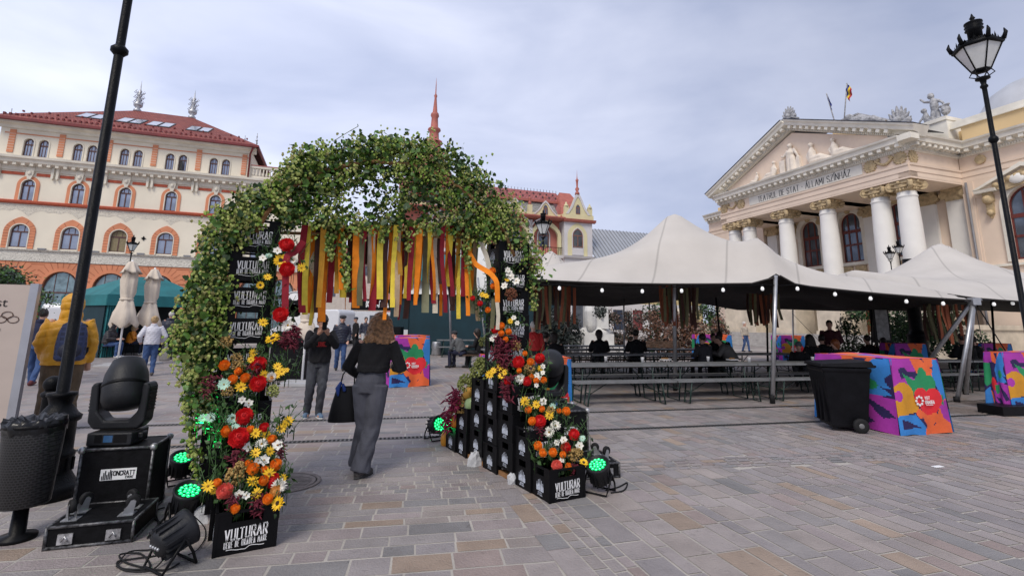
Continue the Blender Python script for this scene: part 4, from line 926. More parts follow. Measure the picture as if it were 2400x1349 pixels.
def coons(fr, bk, lf, rt_, n=70, peaks=(), sag=.0, seed=0, dome=.42):
    F_ = polyl(fr, n); B_ = polyl(bk, n); L_ = polyl(lf, n); R_ = polyl(rt_, n); vs = []; fs = []
    for j in range(n+1):
        v = j/n
        for i in range(n+1):
            u = i/n
            p = F_[i]*(1-v)+B_[i]*v+L_[j]*(1-u)+R_[j]*u-(F_[0]*(1-u)*(1-v)+F_[n]*u*(1-v)+B_[0]*(1-u)*v+B_[n]*u*v)
            z = p.z; e = min(1, min(u, 1-u, v, 1-v)*9); e = e*e*(3-2*e)
            b4 = min(1, min(u*5, (1-u)*5, v*5.5, (1-v)*4)); z += dome*b4*(2-b4)
            for (x, y, zp, r) in peaks:
                d = math.hypot(p.x-x, p.y-y); z += (zp-3.12)*math.exp(-math.sqrt(d*d+.05)/r)*1.12*e
            z += .05*e*sin(p.x*1.3+seed)*cos(p.y*1.1)
            vs.append((p.x, p.y, z))
    for j in range(n):
        for i in range(n): fs.append((j*(n+1)+i, j*(n+1)+i+1, (j+1)*(n+1)+i+1, (j+1)*(n+1)+i))
    return vs, fs
def tent(name, label, fr, bk, lf, rt_, peaks, seed=0):
    vs, fs = coons(fr, bk, lf, rt_, peaks=peaks, seed=seed); t = thing(name, label, 'tent', (fr[0][0], fr[0][1], 0)); o = Vector(t.location)
    n = len(vs); k = 71
    m = MB(); lo = [(v[0], v[1], v[2]-.012) for v in vs]
    bd = [(i, i+1) for i in range(k-1)]+[(i*k+k-1, (i+1)*k+k-1) for i in range(k-1)]+[((k-1)*k+i+1, (k-1)*k+i) for i in range(k-1)]+[((i+1)*k, i*k) for i in range(k-1)]
    m.add([Vector(v)-o for v in vs], fs, 0, True)
    m.build('canopy', CANV, t)
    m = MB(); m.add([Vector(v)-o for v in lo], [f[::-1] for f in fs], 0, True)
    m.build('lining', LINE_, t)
    m = MB()
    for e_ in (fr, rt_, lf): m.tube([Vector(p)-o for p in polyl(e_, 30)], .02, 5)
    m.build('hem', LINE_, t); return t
def wob(a, b, n, sag): return [Vector(a).lerp(Vector(b), i/n)+Vector((0, 0, -sag*sin(pi*i/n))) for i in range(n+1)]
pk1 = D(1578, 503, 12.73); pk2 = D(1290, 577, 17); fp = D(1818, 640, 10.87); tri = D(2283, 704, 11.35)
FL = D(1180, 652, 10.9)
fe = wob(FL, D(1770, 664, 10.85), 6, .06)+[D(1797, 655, 10.86), D(1817, 640, 10.87), D(1840, 652, 10.88)]+wob(D(1868, 668, 10.9), tri, 6, .03)
rp = D(1822, 606, 11.0)
tent('stretch_tent', 'large grey stretch tent with one tall peak, nearest over the beer tables', fe, [(-.8,19.5,2.35),(4,19.8,2.28),(6.6,19.4,2.55),(9,19.8,2.2),(12.6,19.5,2.3)], wob(FL, (-.8,19.5,2.35), 6, .15), wob(tri, (12.6,19.5,2.3), 6, .1),
     [(pk1.x, pk1.y, pk1.z+.42, 1.35), (pk2.x, pk2.y, pk2.z+.45, .8), (rp.x, rp.y+.25, rp.z+.62, .36), (8.6, 13.8, 3.4, 1.3)])
pk3 = D(2200, 557, 17)
a2 = D(1985, 650, 15.5); b2 = D(2290, 699, 11.75); c2 = D(2760, 720, 12)
tent('stretch_tent', 'grey stretch tent farther right, its single peak in front of the theatre corner', wob(a2, b2, 5, .03)+wob(b2, c2, 5, .05)[1:], [(10.2,23,2.4),(15,23,2.3),(22,23,2.4)], wob(a2, (10.2,23,2.4), 5, .1), wob(c2, (22,23,2.4), 5, .1), [(pk3.x, pk3.y, pk3.z+.3, 1.9)], 2)
def pole(label, a, b, r, col=None, foot=True, group=None, cat='tent pole'):
    a = Vector(a); b = Vector(b); t = thing('tent_pole', label, cat, a, 0, group); m = MB(); m.tube([(0,0,.05), b-a], r, 10); m.build('shaft', col or STEEL, t)
    if foot: m = MB(); m.lathe([(r*1.25,0),(r*1.25,.16),(r*1.05,.17)], n=10); m.build('foot', RUBBER, t)
    return t
gp = G(1811, 945); pole('grey steel tent pole standing alone at the front edge of the near tent', gp, D(1818, 645, 10.87), .042)
gp = G(1583, 915); pole('grey steel mast under the tall peak of the near tent', gp, (pk1.x, pk1.y, 4.35), .045)
t = thing('tent_tripod', 'three legged steel tripod anchoring the tent corner beside the printed bar cover', 'tripod', (tri.x, tri.y, 0))
for q in (G(2243, 942), G(2160, 915)+Vector((-.1, .3, 0)), (tri.x+.65, tri.y+1.3, 0)):
    q = Vector(q); m = MB(); m.tube([q-Vector((tri.x, tri.y, 0)), Vector((0, 0, tri.z+.03))], .045, 10); m.build('leg', STEEL, t); 
    m = MB(); m.lathe([(.058,0),(.058,.12)], q-Vector((tri.x, tri.y, 0)), 10); m.build('foot', RUBBER, t)
m = MB(); m.box(-.09,.09,-.07,.07,tri.z-.1,tri.z+.06); m.tube([(-.2,0,tri.z),(.2,.03,tri.z+.02)], .025, 6); m.build('bracket', STEEL, t)
for k, (px, pb, pt, Y, lab, c) in enumerate([(1797, 840, 745, 16, 'dark thin tent pole right of the front steel pole', BLACK), (1858, 835, 733, 21, 'white thin tent pole in front of the theatre stairs', WHITE), (2036, 800, 712, 17, 'dark leaning pole near the notice case behind the bar cover', BLACK), (1462, 812, 720, 19, 'grey pole beside the white statue plinth', STEEL), (2322, 808, 700, 15, 'dark pole by the right hand bar under the far tent', BLACK), (1690, 795, 722, 18, 'slanting dark pole left of the man in the beige jacket', BLACK)]):
    b_ = D(px, pb, Y); b_.z = 0; t_ = D(px-(12 if k in (5,) else (-6 if k == 2 else 0)), pt-25, Y); pole(lab, b_, t_, .03, c, False)
for px, pyb, pyt, Y, lab in ((1058, 858, 560, 18.8, 'slim grey tent pole left of the seated couple'), (1142, 845, 650, 20, 'slim grey tent pole right of the seated couple')):
    b_ = G(px, pyb); pole(lab, b_, D(px-(8 if px < 1100 else 22), pyt, b_.y), .04)
def rope(label, a, b, sag=.0, r=.008, c=None):
    a, b = Vector(a), Vector(b); m = MB(); m.tube([p-a for p in wob(a, b, 8, sag)], r, 5); o = m.build('guy_rope', c or BLACK, None, a); T(o, label, 'rope', 'guy ropes of the tents')
rope('guy rope from the tripod head down to the weight at the right bar cover', tri, G(2345, 960)+Vector((.1, .2, .12)), .02); rope('guy rope from the tripod head to the black lamp post at right', tri, G(2440, 950), .03, .012); rope('guy rope from the tripod head back to the paving', tri, (tri.x+1.6, 13.5, 0)); rope('guy rope from the back of the near tent down among the beer tables', D(1858, 735, 19), D(1960, 840, 15))
# string of bulbs along the front hem
t = thing('string_lights', 'string of white round bulbs along the front hem of the tents', 'string lights', (FL.x, FL.y, 0)); o_ = Vector(t.location)
m = MB(); bl = [(1311,667,10.87),(1411,672,10.86),(1505,674,10.86),(1597,673,10.86),(1694,671,10.85),(1786,668,10.84),(1868,668,10.87),(1956,681,11.0),(2039,691,11.1),(2123,698,11.2),(2209,703,11.3),(2328,705,11.8),(2372,703,12)]
pts = [D(1255,664,10.88)]
for a in bl:
    q = D(a[0], a[1]-2, a[2]); mid = (pts[-1]+q)/2-Vector((0,0,.03)); pts += [mid, q]
m.tube([p-o_ for p in pts], .009, 5); m.build('cable', BLACK, t)
bulb = MB(); bulb.lathe([(0,-.12),(.025,-.114),(.036,-.09),(.037,-.075),(.03,-.05),(.018,-.03)], n=10); sock = MB(); sock.lathe([(.02,-.035),(.022,0),(.012,.02)], n=8)
bm_, sm_ = bulb.mesh('bulb', M('white bulb', (.85,.85,.85), .3, var=0, emit=(1,1,1), es=.25)), sock.mesh('socket', BLACK)
for a in bl:
    b = link('bulb', bm_, t, D(a[0], a[1]-2, a[2])-o_-Vector((0,0,.02))); link('socket', sm_, b)
# ribbon bundles, hues kept dark to stand for the shade under the tent
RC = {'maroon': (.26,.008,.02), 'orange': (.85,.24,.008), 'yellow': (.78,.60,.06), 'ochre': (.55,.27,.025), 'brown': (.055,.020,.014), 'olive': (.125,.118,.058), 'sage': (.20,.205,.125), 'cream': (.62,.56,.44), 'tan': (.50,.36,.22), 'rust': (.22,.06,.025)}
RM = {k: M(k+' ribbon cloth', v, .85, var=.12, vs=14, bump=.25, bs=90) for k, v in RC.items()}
def strip(mb, top, L_, w, ang, mi, sway, curl, n=10):
    vs = []; d = Vector((cos(ang), sin(ang), 0)); nn = Vector((-sin(ang), cos(ang), 0))
    for i in range(n+1):
        t_ = i/n; c = Vector(top)+Vector((0, 0, -L_*t_))+d*sway*t_*t_+nn*.03*sin(t_*5+curl*3); a = curl*t_
        e_ = d*cos(a)+nn*sin(a); vs += [c-e_*w/2, c+e_*w/2]
    mb.add(vs, [(2*i, 2*i+1, 2*i+3, 2*i+2) for i in range(n)], mi, True)
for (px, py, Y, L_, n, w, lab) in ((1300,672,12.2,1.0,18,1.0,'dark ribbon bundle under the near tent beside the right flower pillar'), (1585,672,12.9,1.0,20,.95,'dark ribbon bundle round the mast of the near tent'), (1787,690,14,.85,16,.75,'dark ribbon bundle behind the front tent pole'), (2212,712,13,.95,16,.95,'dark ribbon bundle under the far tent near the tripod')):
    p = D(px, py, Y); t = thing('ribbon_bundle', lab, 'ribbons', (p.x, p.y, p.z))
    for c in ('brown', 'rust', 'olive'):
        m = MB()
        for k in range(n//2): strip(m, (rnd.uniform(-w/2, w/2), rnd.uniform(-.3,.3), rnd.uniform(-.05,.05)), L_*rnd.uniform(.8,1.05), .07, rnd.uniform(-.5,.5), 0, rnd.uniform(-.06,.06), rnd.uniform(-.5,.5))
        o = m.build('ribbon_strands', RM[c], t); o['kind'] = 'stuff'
# ================================================================ beer tables and benches
WOODD = M('dark varnished table wood', (.085,.05,.032), .5, var=.35, vs=6); GREYT = M('grey weathered board', (.16,.165,.17), .55, var=.2, vs=5); GRN = M('dark green steel', (.012,.03,.025), .5, .2, var=.2)
def furn(name, L_, w, h, top, label, cat, group):
    t = thing(name, label, cat, (0,0,0), 0, group); m = MB(); m.box(-L_/2, L_/2, -w/2, w/2, h-.045, h); m.build('table_top' if name == 'beer_table' else 'seat', top, t)
    for s in (-1, 1):
        m = MB(); x = s*(L_/2-.32)
        m.tube([(x,-w*.42,h-.03),(x+s*.06,-w*.40,.02),(x+s*.06,w*.40,.02),(x,w*.42,h-.03)], .017, 6); m.tube([(x+s*.02,0,.3 if h > .6 else .2),(x-s*.42,0,h-.04)], .011, 5); m.tube([(x+s*.04,-w*.4,.25),(x+s*.04,w*.4,.25)], .013, 5); m.build('leg_frame', GRN, t)
    return t
T0 = furn('beer_table', 2.2, .6, .77, WOODD, 'x', 'beer table', 'beer tables in rows under the tents'); B0 = furn('beer_bench', 2.2, .26, .48, GREYT, 'x', 'bench', 'benches in rows under the tents')
T1 = None
used = [0, 0]
def at_(o, p, rz, label, top=None):
    k = 0 if o is T0 else 1
    c = copy_tree(o) if used[k] else o
    used[k] = 1; c.location = (p[0], p[1], 0); c.rotation_euler.z = rz; c['label'] = label
    if top:
        ch = [q for q in c.children if not q.name.startswith('leg')][0]; ch.data = ch.data.copy(); ch.data.materials.clear(); ch.data.materials.append(top)
    return c
RA = math.atan2(.218, .976); ud = Vector((cos(RA), sin(RA))); vd = Vector((-sin(RA), cos(RA)))
p0 = Vector((1.25, 10.25)); rows = ['first row nearest the camera', 'second row', 'third row', 'row at the back']
for r in range(4):
    for c in range(4 if r < 3 else 3):
        ctr = p0+ud*(1.1+2.24*c+(-.4*r))+vd*(.52+2.45*r+(0 if r == 0 else .9)); w_ = ['left end', 'second from left', 'third from left', 'right end'][c]
        lab = 'grey beer table, %s of the front row' % w_ if r == 0 else 'dark beer table, %s of the %s' % (w_, rows[r])
        at_(T0, ctr, RA, lab, GREYT if r == 0 else None)
        for s, nm in ((-1, 'front'), (1, 'rear')): at_(B0, ctr+vd*s*.55, RA, '%s bench, %s, %s' % (nm, w_, rows[r].replace(' nearest the camera', ' of tables')), GREYT if r == 0 else WOODD)
for k in range(2):
    ctr = Vector((10.6+2.3*k, 13.3+.4*k)); w_ = ['near the tripod', 'far right behind the tripod'][k]
    at_(T0, ctr, RA, 'grey beer table %s under the right tent' % w_, GREYT)
    for s, nm in ((-1, 'front'), (1, 'rear')): at_(B0, ctr+vd*s*.55, RA, '%s bench of the beer table %s' % (nm, w_), GREYT)
ctr = G(1090, 835); at_(T0, (ctr.x-.3, ctr.y+.3), RA, 'grey beer table in front of the teal stage tent', GREYT); at_(B0, (ctr.x-.2, ctr.y-.4), RA, 'bench in front of the teal stage tent carrying the seated couple')
# ================================================================ printed bar covers
NV = (.018,.010,.075); MG = (.36,.03,.34); OR = (.75,.13,.035); BL = (.03,.20,.55); GRc = (.015,.24,.09); RD = (.68,.02,.03); YE = (.58,.26,.015); WH_ = (.8,.8,.8); PU = (.16,.02,.22)
def inpoly(u, v, P):
    c = False; j = len(P)-1
    for i in range(len(P)):
        if (P[i][1] > v) != (P[j][1] > v) and u < (P[j][0]-P[i][0])*(v-P[i][1])/(P[j][1]-P[i][1])+P[i][0]: c = not c
        j = i
    return c
def circ(u, v, x, y, r, k=1.): return ((u-x)/k)**2+(v-y)**2 < r*r
def pat(u, v, side):
    """fruit and leaf cut-outs printed on the cover; u across, v up, both 0..1"""
    c = NV
    if side == 0:
        if inpoly(u, v, [(0,1),(.42,1),(.5,.70),(.36,.62),(.30,.45),(0,.62)]): c = MG
        if inpoly(u, v, [(.40,1),(1,1),(1,.88),(.78,.72),(.52,.74)]): c = OR
        if inpoly(u, v, [(.62,1),(.92,.98),(.88,.80)]): c = NV
        if circ(u, v, .8, 1.0, .12): c = OR
        if inpoly(u, v, [(.88,.98),(1,.98),(1,.30),(.84,.62),(.76,.66)]): c = BL
        if inpoly(u, v, [(.12,.86),(.25,.88),(.30,.83),(.62,.80),(.60,.70),(.30,.76),(.16,.72)]): c = NV
        if inpoly(u, v, [(.2,.80),(.48,.68),(.56,.58),(.52,.40),(.40,.46),(.30,.62)]): c = GRc
        if circ(u, v, .60, .78, .095) or circ(u, v, .52, .66, .115) or circ(u, v, .72, .66, .115) or inpoly(u, v, [(.5,.66),(.76,.66),(.66,.5),(.58,.5)]): c = GRc
        if circ(u, v, .16, .52, .16, 1.25) or inpoly(u, v, [(-.04,.52),(.36,.52),(.42,.30),(0,.22)]): c = YE
        if circ(u, v, .06, .50, .07): c = MG
        if inpoly(u, v, [(0,.24),(.34,.26),(.50,.10),(.50,0),(0,0)]): c = BL
        if inpoly(u, v, [(.05,.20),(.42,.09),(.05,.07)]): c = NV
        if inpoly(u, v, [(.84,.36),(1,.46),(1,0),(.70,0),(.74,.2)]): c = OR
        if inpoly(u, v, [(.82,.36),(1,.44),(1,.12),(.86,.2)]): c = MG
        if inpoly(u, v, [(.82,.40),(.95,.52),(.93,.36)]): c = GRc
        if circ(u, v, .62, .26, .155): c = OR
        if circ(u, v, .62, .01, .125, 1.25): c = OR
        if circ(u, v, .42, .28, .06): c = OR
        if circ(u, v, .52, .48, .135, 1.15) or circ(u, v, .76, .46, .135, 1.1) or inpoly(u, v, [(.37,.45),(.91,.42),(.78,.28),(.62,.24),(.48,.30)]): c = RD
    elif side == 1:
        if inpoly(u, v, [(.0,1),(.38,1),(.42,.82),(0,.80)]): c = MG
        if inpoly(u, v, [(.38,1),(.82,1),(.74,.84),(.55,.80),(.42,.84)]): c = OR
        if inpoly(u, v, [(.52,.98),(.72,.99),(.66,.86)]): c = NV
        if inpoly(u, v, [(.64,.86),(.80,.98),(1,1),(.98,.80),(.90,.70),(1,.52),(.80,.46),(.56,.46),(.50,.70)]): c = BL
        if circ(u, v, .74, .62, .07, 1.3): c = GRc
        if inpoly(u, v, [(.86,.60),(1,.58),(1,.48)]): c = NV
        if inpoly(u, v, [(0,.80),(.30,.80),(.34,.5),(.1,.4),(0,.45)]): c = GRc
        if inpoly(u, v, [(.3,.44),(.62,.50),(1,.46),(1,0),(.70,.0),(.40,.2)]): c = MG
        if inpoly(u, v, [(.62,.48),(.72,.42),(.92,.30),(.98,.22),(.86,.18),(.72,.34)]): c = NV
        if inpoly(u, v, [(.42,.26),(.60,.22),(.78,.12),(.62,.04),(.54,.16)]): c = NV
        if circ(u, v, .40, .46, .11): c = RD
        if inpoly(u, v, [(.44,.44),(.62,.44),(.60,.32),(.46,.30)]): c = GRc
        if circ(u, v, .2, .2, .15): c = OR
        if inpoly(u, v, [(0,.3),(.2,.4),(.3,.1),(.1,0),(0,0)]): c = BL
    else:
        k = int(u*5)+2*int(v*4)
        c = [MG, OR, OR, MG, OR, GRc, OR][(k) % 7]
        if circ(u, v, .55, .5, .2): c = BL
    return c
COVER = M_attr('printed cotton cover', .8, .2, 25)
def cover(label, corner, e1, L1, L2, h=1.12, flare=.03, n=56, cat='bar cover'):
    """e1 runs along the front face, L2 goes back from it"""
    t = thing('bar_table', label, 'bar table', corner, 0, 'bar tables under printed covers'); e1 = Vector((e1[0], e1[1], 0)).normalized(); e2 = Vector((-e1.y, e1.x, 0))
    vs = []; fs = []; cs = []
    def sheet(fn, side, nu, nv):
        b = len(vs)
        for j in range(nv+1):
            for i in range(nu+1): vs.append(fn(i/nu, j/nv))
        for j in range(nv):
            for i in range(nu): fs.append((b+j*(nu+1)+i, b+j*(nu+1)+i+1, b+(j+1)*(nu+1)+i+1, b+(j+1)*(nu+1)+i)); cs.extend([(*pat((i+.5)/nu, (j+.5)/nv, side), 1)]*4)
    def wall(a, b, side, nrm):
        a, b = Vector(a), Vector(b)
        def fn(u, v):
            p = a.lerp(b, u); k = (1-v); ed = min(u, 1-u)
            out = flare*k*1.6+.018*k*sin(u*17+side)+.02*k*sin(u*7+2*side)-.012*(1-min(1, (1-v)*9))-.01*max(0, 1-ed*12)*v
            tang = (b-a).normalized(); return p+nrm*out+tang*(u-.5)*flare*2.4*k+Vector((0, 0, h*v*(1-.0*k)+.015*(1-v)*sin(u*9+side)-.008*max(0, v-.97)*30))
        sheet(fn, side, n, n)
    o, A_, B_, C_ = Vector((0,0,0)), e1*L1, e1*L1+e2*L2, e2*L2
    wall(o, A_, 0, -e2); wall(A_, B_, 1, e1); wall(B_, C_, 0, e2); wall(C_, o, 1, -e1)
    sheet(lambda u, v: e1*(L1*(.012+.976*u))+e2*(L2*(.012+.976*v))+Vector((0,0,h-.004+.01*sin(u*6)*sin(v*5))), 2, 24, 24)
    me = bpy.data.meshes.new('cover'); me.from_pydata([tuple(v) for v in vs], [], fs); ca = me.color_attributes.new('Col', 'FLOAT_COLOR', 'CORNER'); ca.data.foreach_set('color', np.array(cs, 'f').ravel()); me.materials.append(COVER)
    me.polygons.foreach_set('use_smooth', [True]*len(fs)); me.update(); link('cover', me, t)
    # white logo : petal ring and two lines of lettering on the red heart
    m = MB(); fr_ = lambda v: e1*(L1*.42+v.x)-e2*(flare*.9+.03)+Vector((0,0,h*.44+v.z))
    for k in range(8):
        a = k*pi/4; m.add([fr_(Vector((x+.062*cos(a), 0, z+.062*sin(a)))) for x, z in [(.024*cos(b), .02*sin(b)) for b in [q*pi/3 for q in range(6)]]], [tuple(range(6))])
    letters(m, 'VISIT', .042, .16, None, .18, 1, lambda v: fr_(v+Vector((.16, 0, .02))), True); letters(m, 'ORADEA', .042, .26, None, .2, 1, lambda v: fr_(v+Vector((.20, 0, -.045))), True)
    m.add([fr_(Vector(q)) for q in ((.12,0,-.07),(.26,0,-.07),(.26,0,-.062),(.12,0,-.062))], [(0,1,2,3)])
    m.build('logo', WHITE, t); return t
c0 = G(2108, 1019); c1 = G(2222, 1013); cover('bar table under a fruit print cover, half behind the black wheelie bin', c0, c1-c0, (c1-c0).length, 1.45, 1.13)
c0 = G(912, 908); c1 = G(1004, 904); cover('fruit print bar table right beside the lady carrying the tote', c0, c1-c0, (c1-c0).length, .8, 1.2, .01)
c0 = G(915, 872); c1 = G(990, 868); cover('smaller looking fruit print bar table directly behind another, beyond the walking lady', c0+Vector((.1, .3, 0)), c1-c0, 1.2, .8, 1.15, .01)
c0 = G(2372, 968); cover('fruit print bar table cut by the right picture edge, with a black weight', c0, (.98, .2), 1.2, .35, 1.15, .03)
q = D(2095, 795, 14.5); cover('fruit print bar table under the right tent, standing behind the one with the bin', (q.x, 14.5, 0), (.98, .18), 1.1, .5, 1.15, .01)
q = D(2300, 803, 17); cover('fruit print bar table in shade at the back of the right tent', (q.x, 17, 0), (.98, .2), 1.3, .5, 1.1, .01)
q = D(1640, 785, 24); cover('fruit print bar table behind the seated group in front of the theatre stairs', (q.x, 24, 0), (.98, .2), 1.7, .7, 1.15, .01)
q = D(1830, 783, 24); cover('fruit print bar table in front of the stairs right of the front tent pole', (q.x, 24, 0), (.98, .2), 1.3, .7, 1.15, .01)
q = G(1105, 890); cover('fruit print bar table peeping out left behind the right flower pillar', (q.x+.25, q.y+1.0, 0), (.98, .2), .9, .8, .62, .01)
q = D(1341, 838, 7.5); cover('fruit print bar table hidden behind the right stage light head', (q.x-.5, 7.4, 0), (.98, .2), .5, .5, 1.12, .005)
m = MB(); q = G(2338, 972); m.box(-.05,1.1,-.1,.35,0,.17); o = m.build('ballast_weight', BLACK, None, (q.x, q.y-.05, 0), .15); T(o, 'black ballast block on the paving under the right edge bar cover', 'weight')
# wheelie bin
p = G(2005, 1012); WB_ = thing('wheelie_bin', 'tall black wheelie bin standing before the printed bar cover', 'bin', (p.x-.02, p.y+.25, 0), math.atan2(p.y, p.x)-pi/2+R(-68))
m = MB(); rings = []
PL = M('black bin plastic', (.006,.006,.008), .5, spec=.12, var=.35, vs=5, bump=.15, bs=30)
for z, w, d in ((.06,.245,.24),(.1,.255,.26),(.9,.335,.33),(.92,.35,.35),(.97,.35,.35)):
    rings.append([(-w,-d,z),(w,-d,z),(w,d,z),(-w,d,z)])
vs = [v for r_ in rings for v in r_]; fs = [(0,3,2,1),(16,17,18,19)]+[(4*i+j, 4*i+(j+1) % 4, 4*i+4+(j+1) % 4, 4*i+4+j) for i in range(4) for j in range(4)]
m.add(vs, fs); 
for x in (-.15, 0, .15): m.box(x-.015, x+.015, -.32, -.25, .12, .85)
ob = m.build('body', PL, WB_); bv = ob.modifiers.new('b', 'BEVEL'); bv.width = .015; bv.segments = 2
m = MB(); m.add([(-.37,-.38,.98),(.37,-.38,.98),(.37,.40,.98),(-.37,.40,.98),(-.36,-.36,1.03),(.36,-.36,1.03),(.34,.36,1.08),(-.34,.36,1.08)], [(0,3,2,1),(4,5,6,7),(0,1,5,4),(1,2,6,5),(2,3,7,6),(3,0,4,7)])
ob = m.build('lid', PL, WB_); bv = ob.modifiers.new('b', 'BEVEL'); bv.width = .012; bv.segments = 2
m = MB(); m.tube([(-.3,.42,1.0),(.3,.42,1.0)], .02, 8); m.build('handle', PL, WB_)
def wheel(parent, c, r, w, axis, name='wheel'):
    c = Vector(c); a = Vector(axis).normalized(); m = MB(); m.lathe([(r*.55,-w/2),(r*.9,-w/2),(r,-w*.3),(r,w*.3),(r*.9,w/2),(r*.55,w/2)], c, 20, 0, None, a); o = m.build(name, RUBBER, parent)
    m = MB(); m.lathe([(r*.2,-w*.6),(r*.56,-w*.35),(r*.56,w*.35),(r*.2,w*.6)], c, 16, 0, None, a); m.build('rim', M('grey rim', (.16,.16,.165), .5, .2) if 'grey rim' not in bpy.data.materials else bpy.data.materials['grey rim'], o)
wheel(WB_, (.33,.12,.11), .11, .06, (1,0,0)); wheel(WB_, (-.33,.12,.11), .11, .06, (1,0,0))
m = MB(); m.tube([(-.33,.12,.11),(.33,.12,.11)], .015, 6); m.build('axle', STEEL, WB_)
# ================================================================ lamp posts
def lamp(label, p, h, s=1., base=True, far=False, lean=(0,0)):
    t = thing('street_lamp', label, 'street lamp', p, 0, 'cast iron street lamps'); t.rotation_euler = (lean[1], lean[0], 0)
    m = MB(); pr = [(.33,0),(.33,.10),(.30,.12),(.24,.2),(.215,.24),(.215,.36),(.235,.38),(.235,.41),(.205,.43),(.20,.70),(.24,.72),(.25,.76),(.20,.79),(.16,.84),(.12,.88),(.11,.95),(.125,.96),(.125,.99),(.06,1.0)]
    m.lathe([(r*s*(.76 if z < .9 else 1), z*s) for r, z in pr]+[(.054*s, 1.0*s), (.044*s, h-.35*s), (.044*s, h-.25*s), (.07*s, h-.22*s), (.07*s, h-.19*s), (.046*s, h-.15*s), (.06*s, h-.06*s), (.13*s, h-.03*s), (.13*s, h), (.05*s, h+.02*s)], n=24)
    z = h*.815; m.lathe([(.048*s,z-.06),(.065*s,z-.04),(.085*s,z-.02),(.085*s,z+.02),(.065*s,z+.04),(.048*s,z+.06)], n=20)
    for k in range(12): a = k*pi/6; m.box(-.012, .012, -.012, .012, .24*s, .36*s, 0, lambda v, a=a: v+Vector((.166*s*cos(a), .166*s*sin(a), 0)))
    m.build('post', IRON, t)
    L_ = MB(); g = MB(); n = 6; zb, zt, rb, rt2 = h+.18*s, h+.72*s, .16*s, .41*s
    for k in range(n):
        a0, a1 = k*pi/3+.2, (k+1)*pi/3+.2; P = lambda r, z, a: Vector((r*cos(a), r*sin(a), z))
        L_.tube([P(rb,zb,a0), P(rt2,zt,a0)], .016*s, 6); g.add([P(rb*.97,zb,a0), P(rb*.97,zb,a1), P(rt2*.97,zt,a1), P(rt2*.97,zt,a0)], [(0,1,2,3)])
        for q in range(5):
            aa = a0+(a1-a0)*(q+.5)/5; rr = rt2*1.04*cos(pi/6)/cos((q+.5)/5*pi/3-pi/6); hh = (.16 if q == 2 else .09)*s
            L_.prism([(-.035*s,0),(.035*s,0),(.03*s,hh*.5),(.012*s,hh*.75),(0,hh),(-.012*s,hh*.75),(-.03*s,hh*.5)], -.008, .008, 0, lambda v, aa=aa, rr=rr: Vector((rr*cos(aa)-v.x*sin(aa), rr*sin(aa)+v.x*cos(aa), zt+.05*s+v.z)))
        c0_ = P(rt2*1.05, zt+.05*s, a0); L_.tube([c0_, c0_+Vector((.05*cos(a0), .05*sin(a0), .14))*s, c0_+Vector((.03*cos(a0), .03*sin(a0), .24))*s], [.05*s, .04*s, .01*s], 6)
        L_.tube([P(.05*s,h,a0), P(.12*s,h+.03*s,a0), P(.21*s,h+.08*s,a0), P(.17*s,h+.15*s,a0), P(.12*s,h+.18*s,a0)], .012*s, 5)
    L_.lathe([(.05*s,h+.12*s),(.17*s,h+.16*s),(.18*s,zb+.01),(.1*s,zb+.015)], n=6, ph=.2); L_.lathe([(rt2*1.06,zt-.02*s),(rt2*1.1,zt),(rt2*1.1,zt+.06*s),(rt2*1.0,zt+.08*s),(.28*s,zt+.16*s),(.15*s,zt+.22*s)], n=6, ph=.2)
    L_.lathe([(.13*s,zt+.18*s),(.13*s,zt+.42*s),(.17*s,zt+.45*s),(.13*s,zt+.49*s),(.17*s,zt+.53*s),(.13*s,zt+.57*s),(.165*s,zt+.6*s),(.165*s,zt+.63*s),(.04*s,zt+.67*s),(.03*s,zt+.7*s),(.055*s,zt+.74*s),(.03*s,zt+.78*s),(.01*s,zt+.85*s)], n=16)
    o = L_.build('lantern', IRON, t); g.build('pane', LANT, o); return t
p = G(106, 1165); lamp('tall black lamp post in front of the mustard jacket, lantern out of frame', p, 5.45, .93)
p = G(2457, 1052); top = D(2303, 183, p.y); lamp('black cast iron lamp post with frosted lantern at the right edge', p, top.z, .70, lean=(math.atan2(top.x-p.x, top.z), 0))
p = D(283, 760, 23); p.z = 0; q = D(284, 592, 23); lamp('small distant black street lamp in front of the terracotta facade at left', p, q.z, .55)
p = D(1273, 760, 27); p.z = 0; q = D(1273, 556, 27); lamp('distant black street lamp rising behind the near tent, before the pink palace', p, q.z, 1.0)
for px, py, Y, lab in ((2129, 597, 30, 'lamp with clear glass head, higher of two before the theatre columns'), (2106, 612, 29, 'lamp with clear glass head, lower of two before the theatre columns')):
    p = D(px, 760, Y); p.z = 0; q = D(px, py, Y); lamp(lab, p, q.z, .62)
p = D(1524, 775, 30); p.z = 0; lamp('dark blue lamp post partly under the tent, seen before the yellow house', p, 4.0, .95)
p = D(2148, 775, 22); p.z = 0
m = MB(); m.lathe([(.5,0),(.5,.5),(.38,.6),(.36,1.2),(.42,1.25),(.30,1.35),(.25,1.5),(.25,3.6),(.3,3.65),(.2,3.7),(.18,4.6)], n=24); o = m.build('lamp_column', IRON, None, p); T(o, 'thick dark fluted lamp column among the ivy under the right tent', 'lamp column')
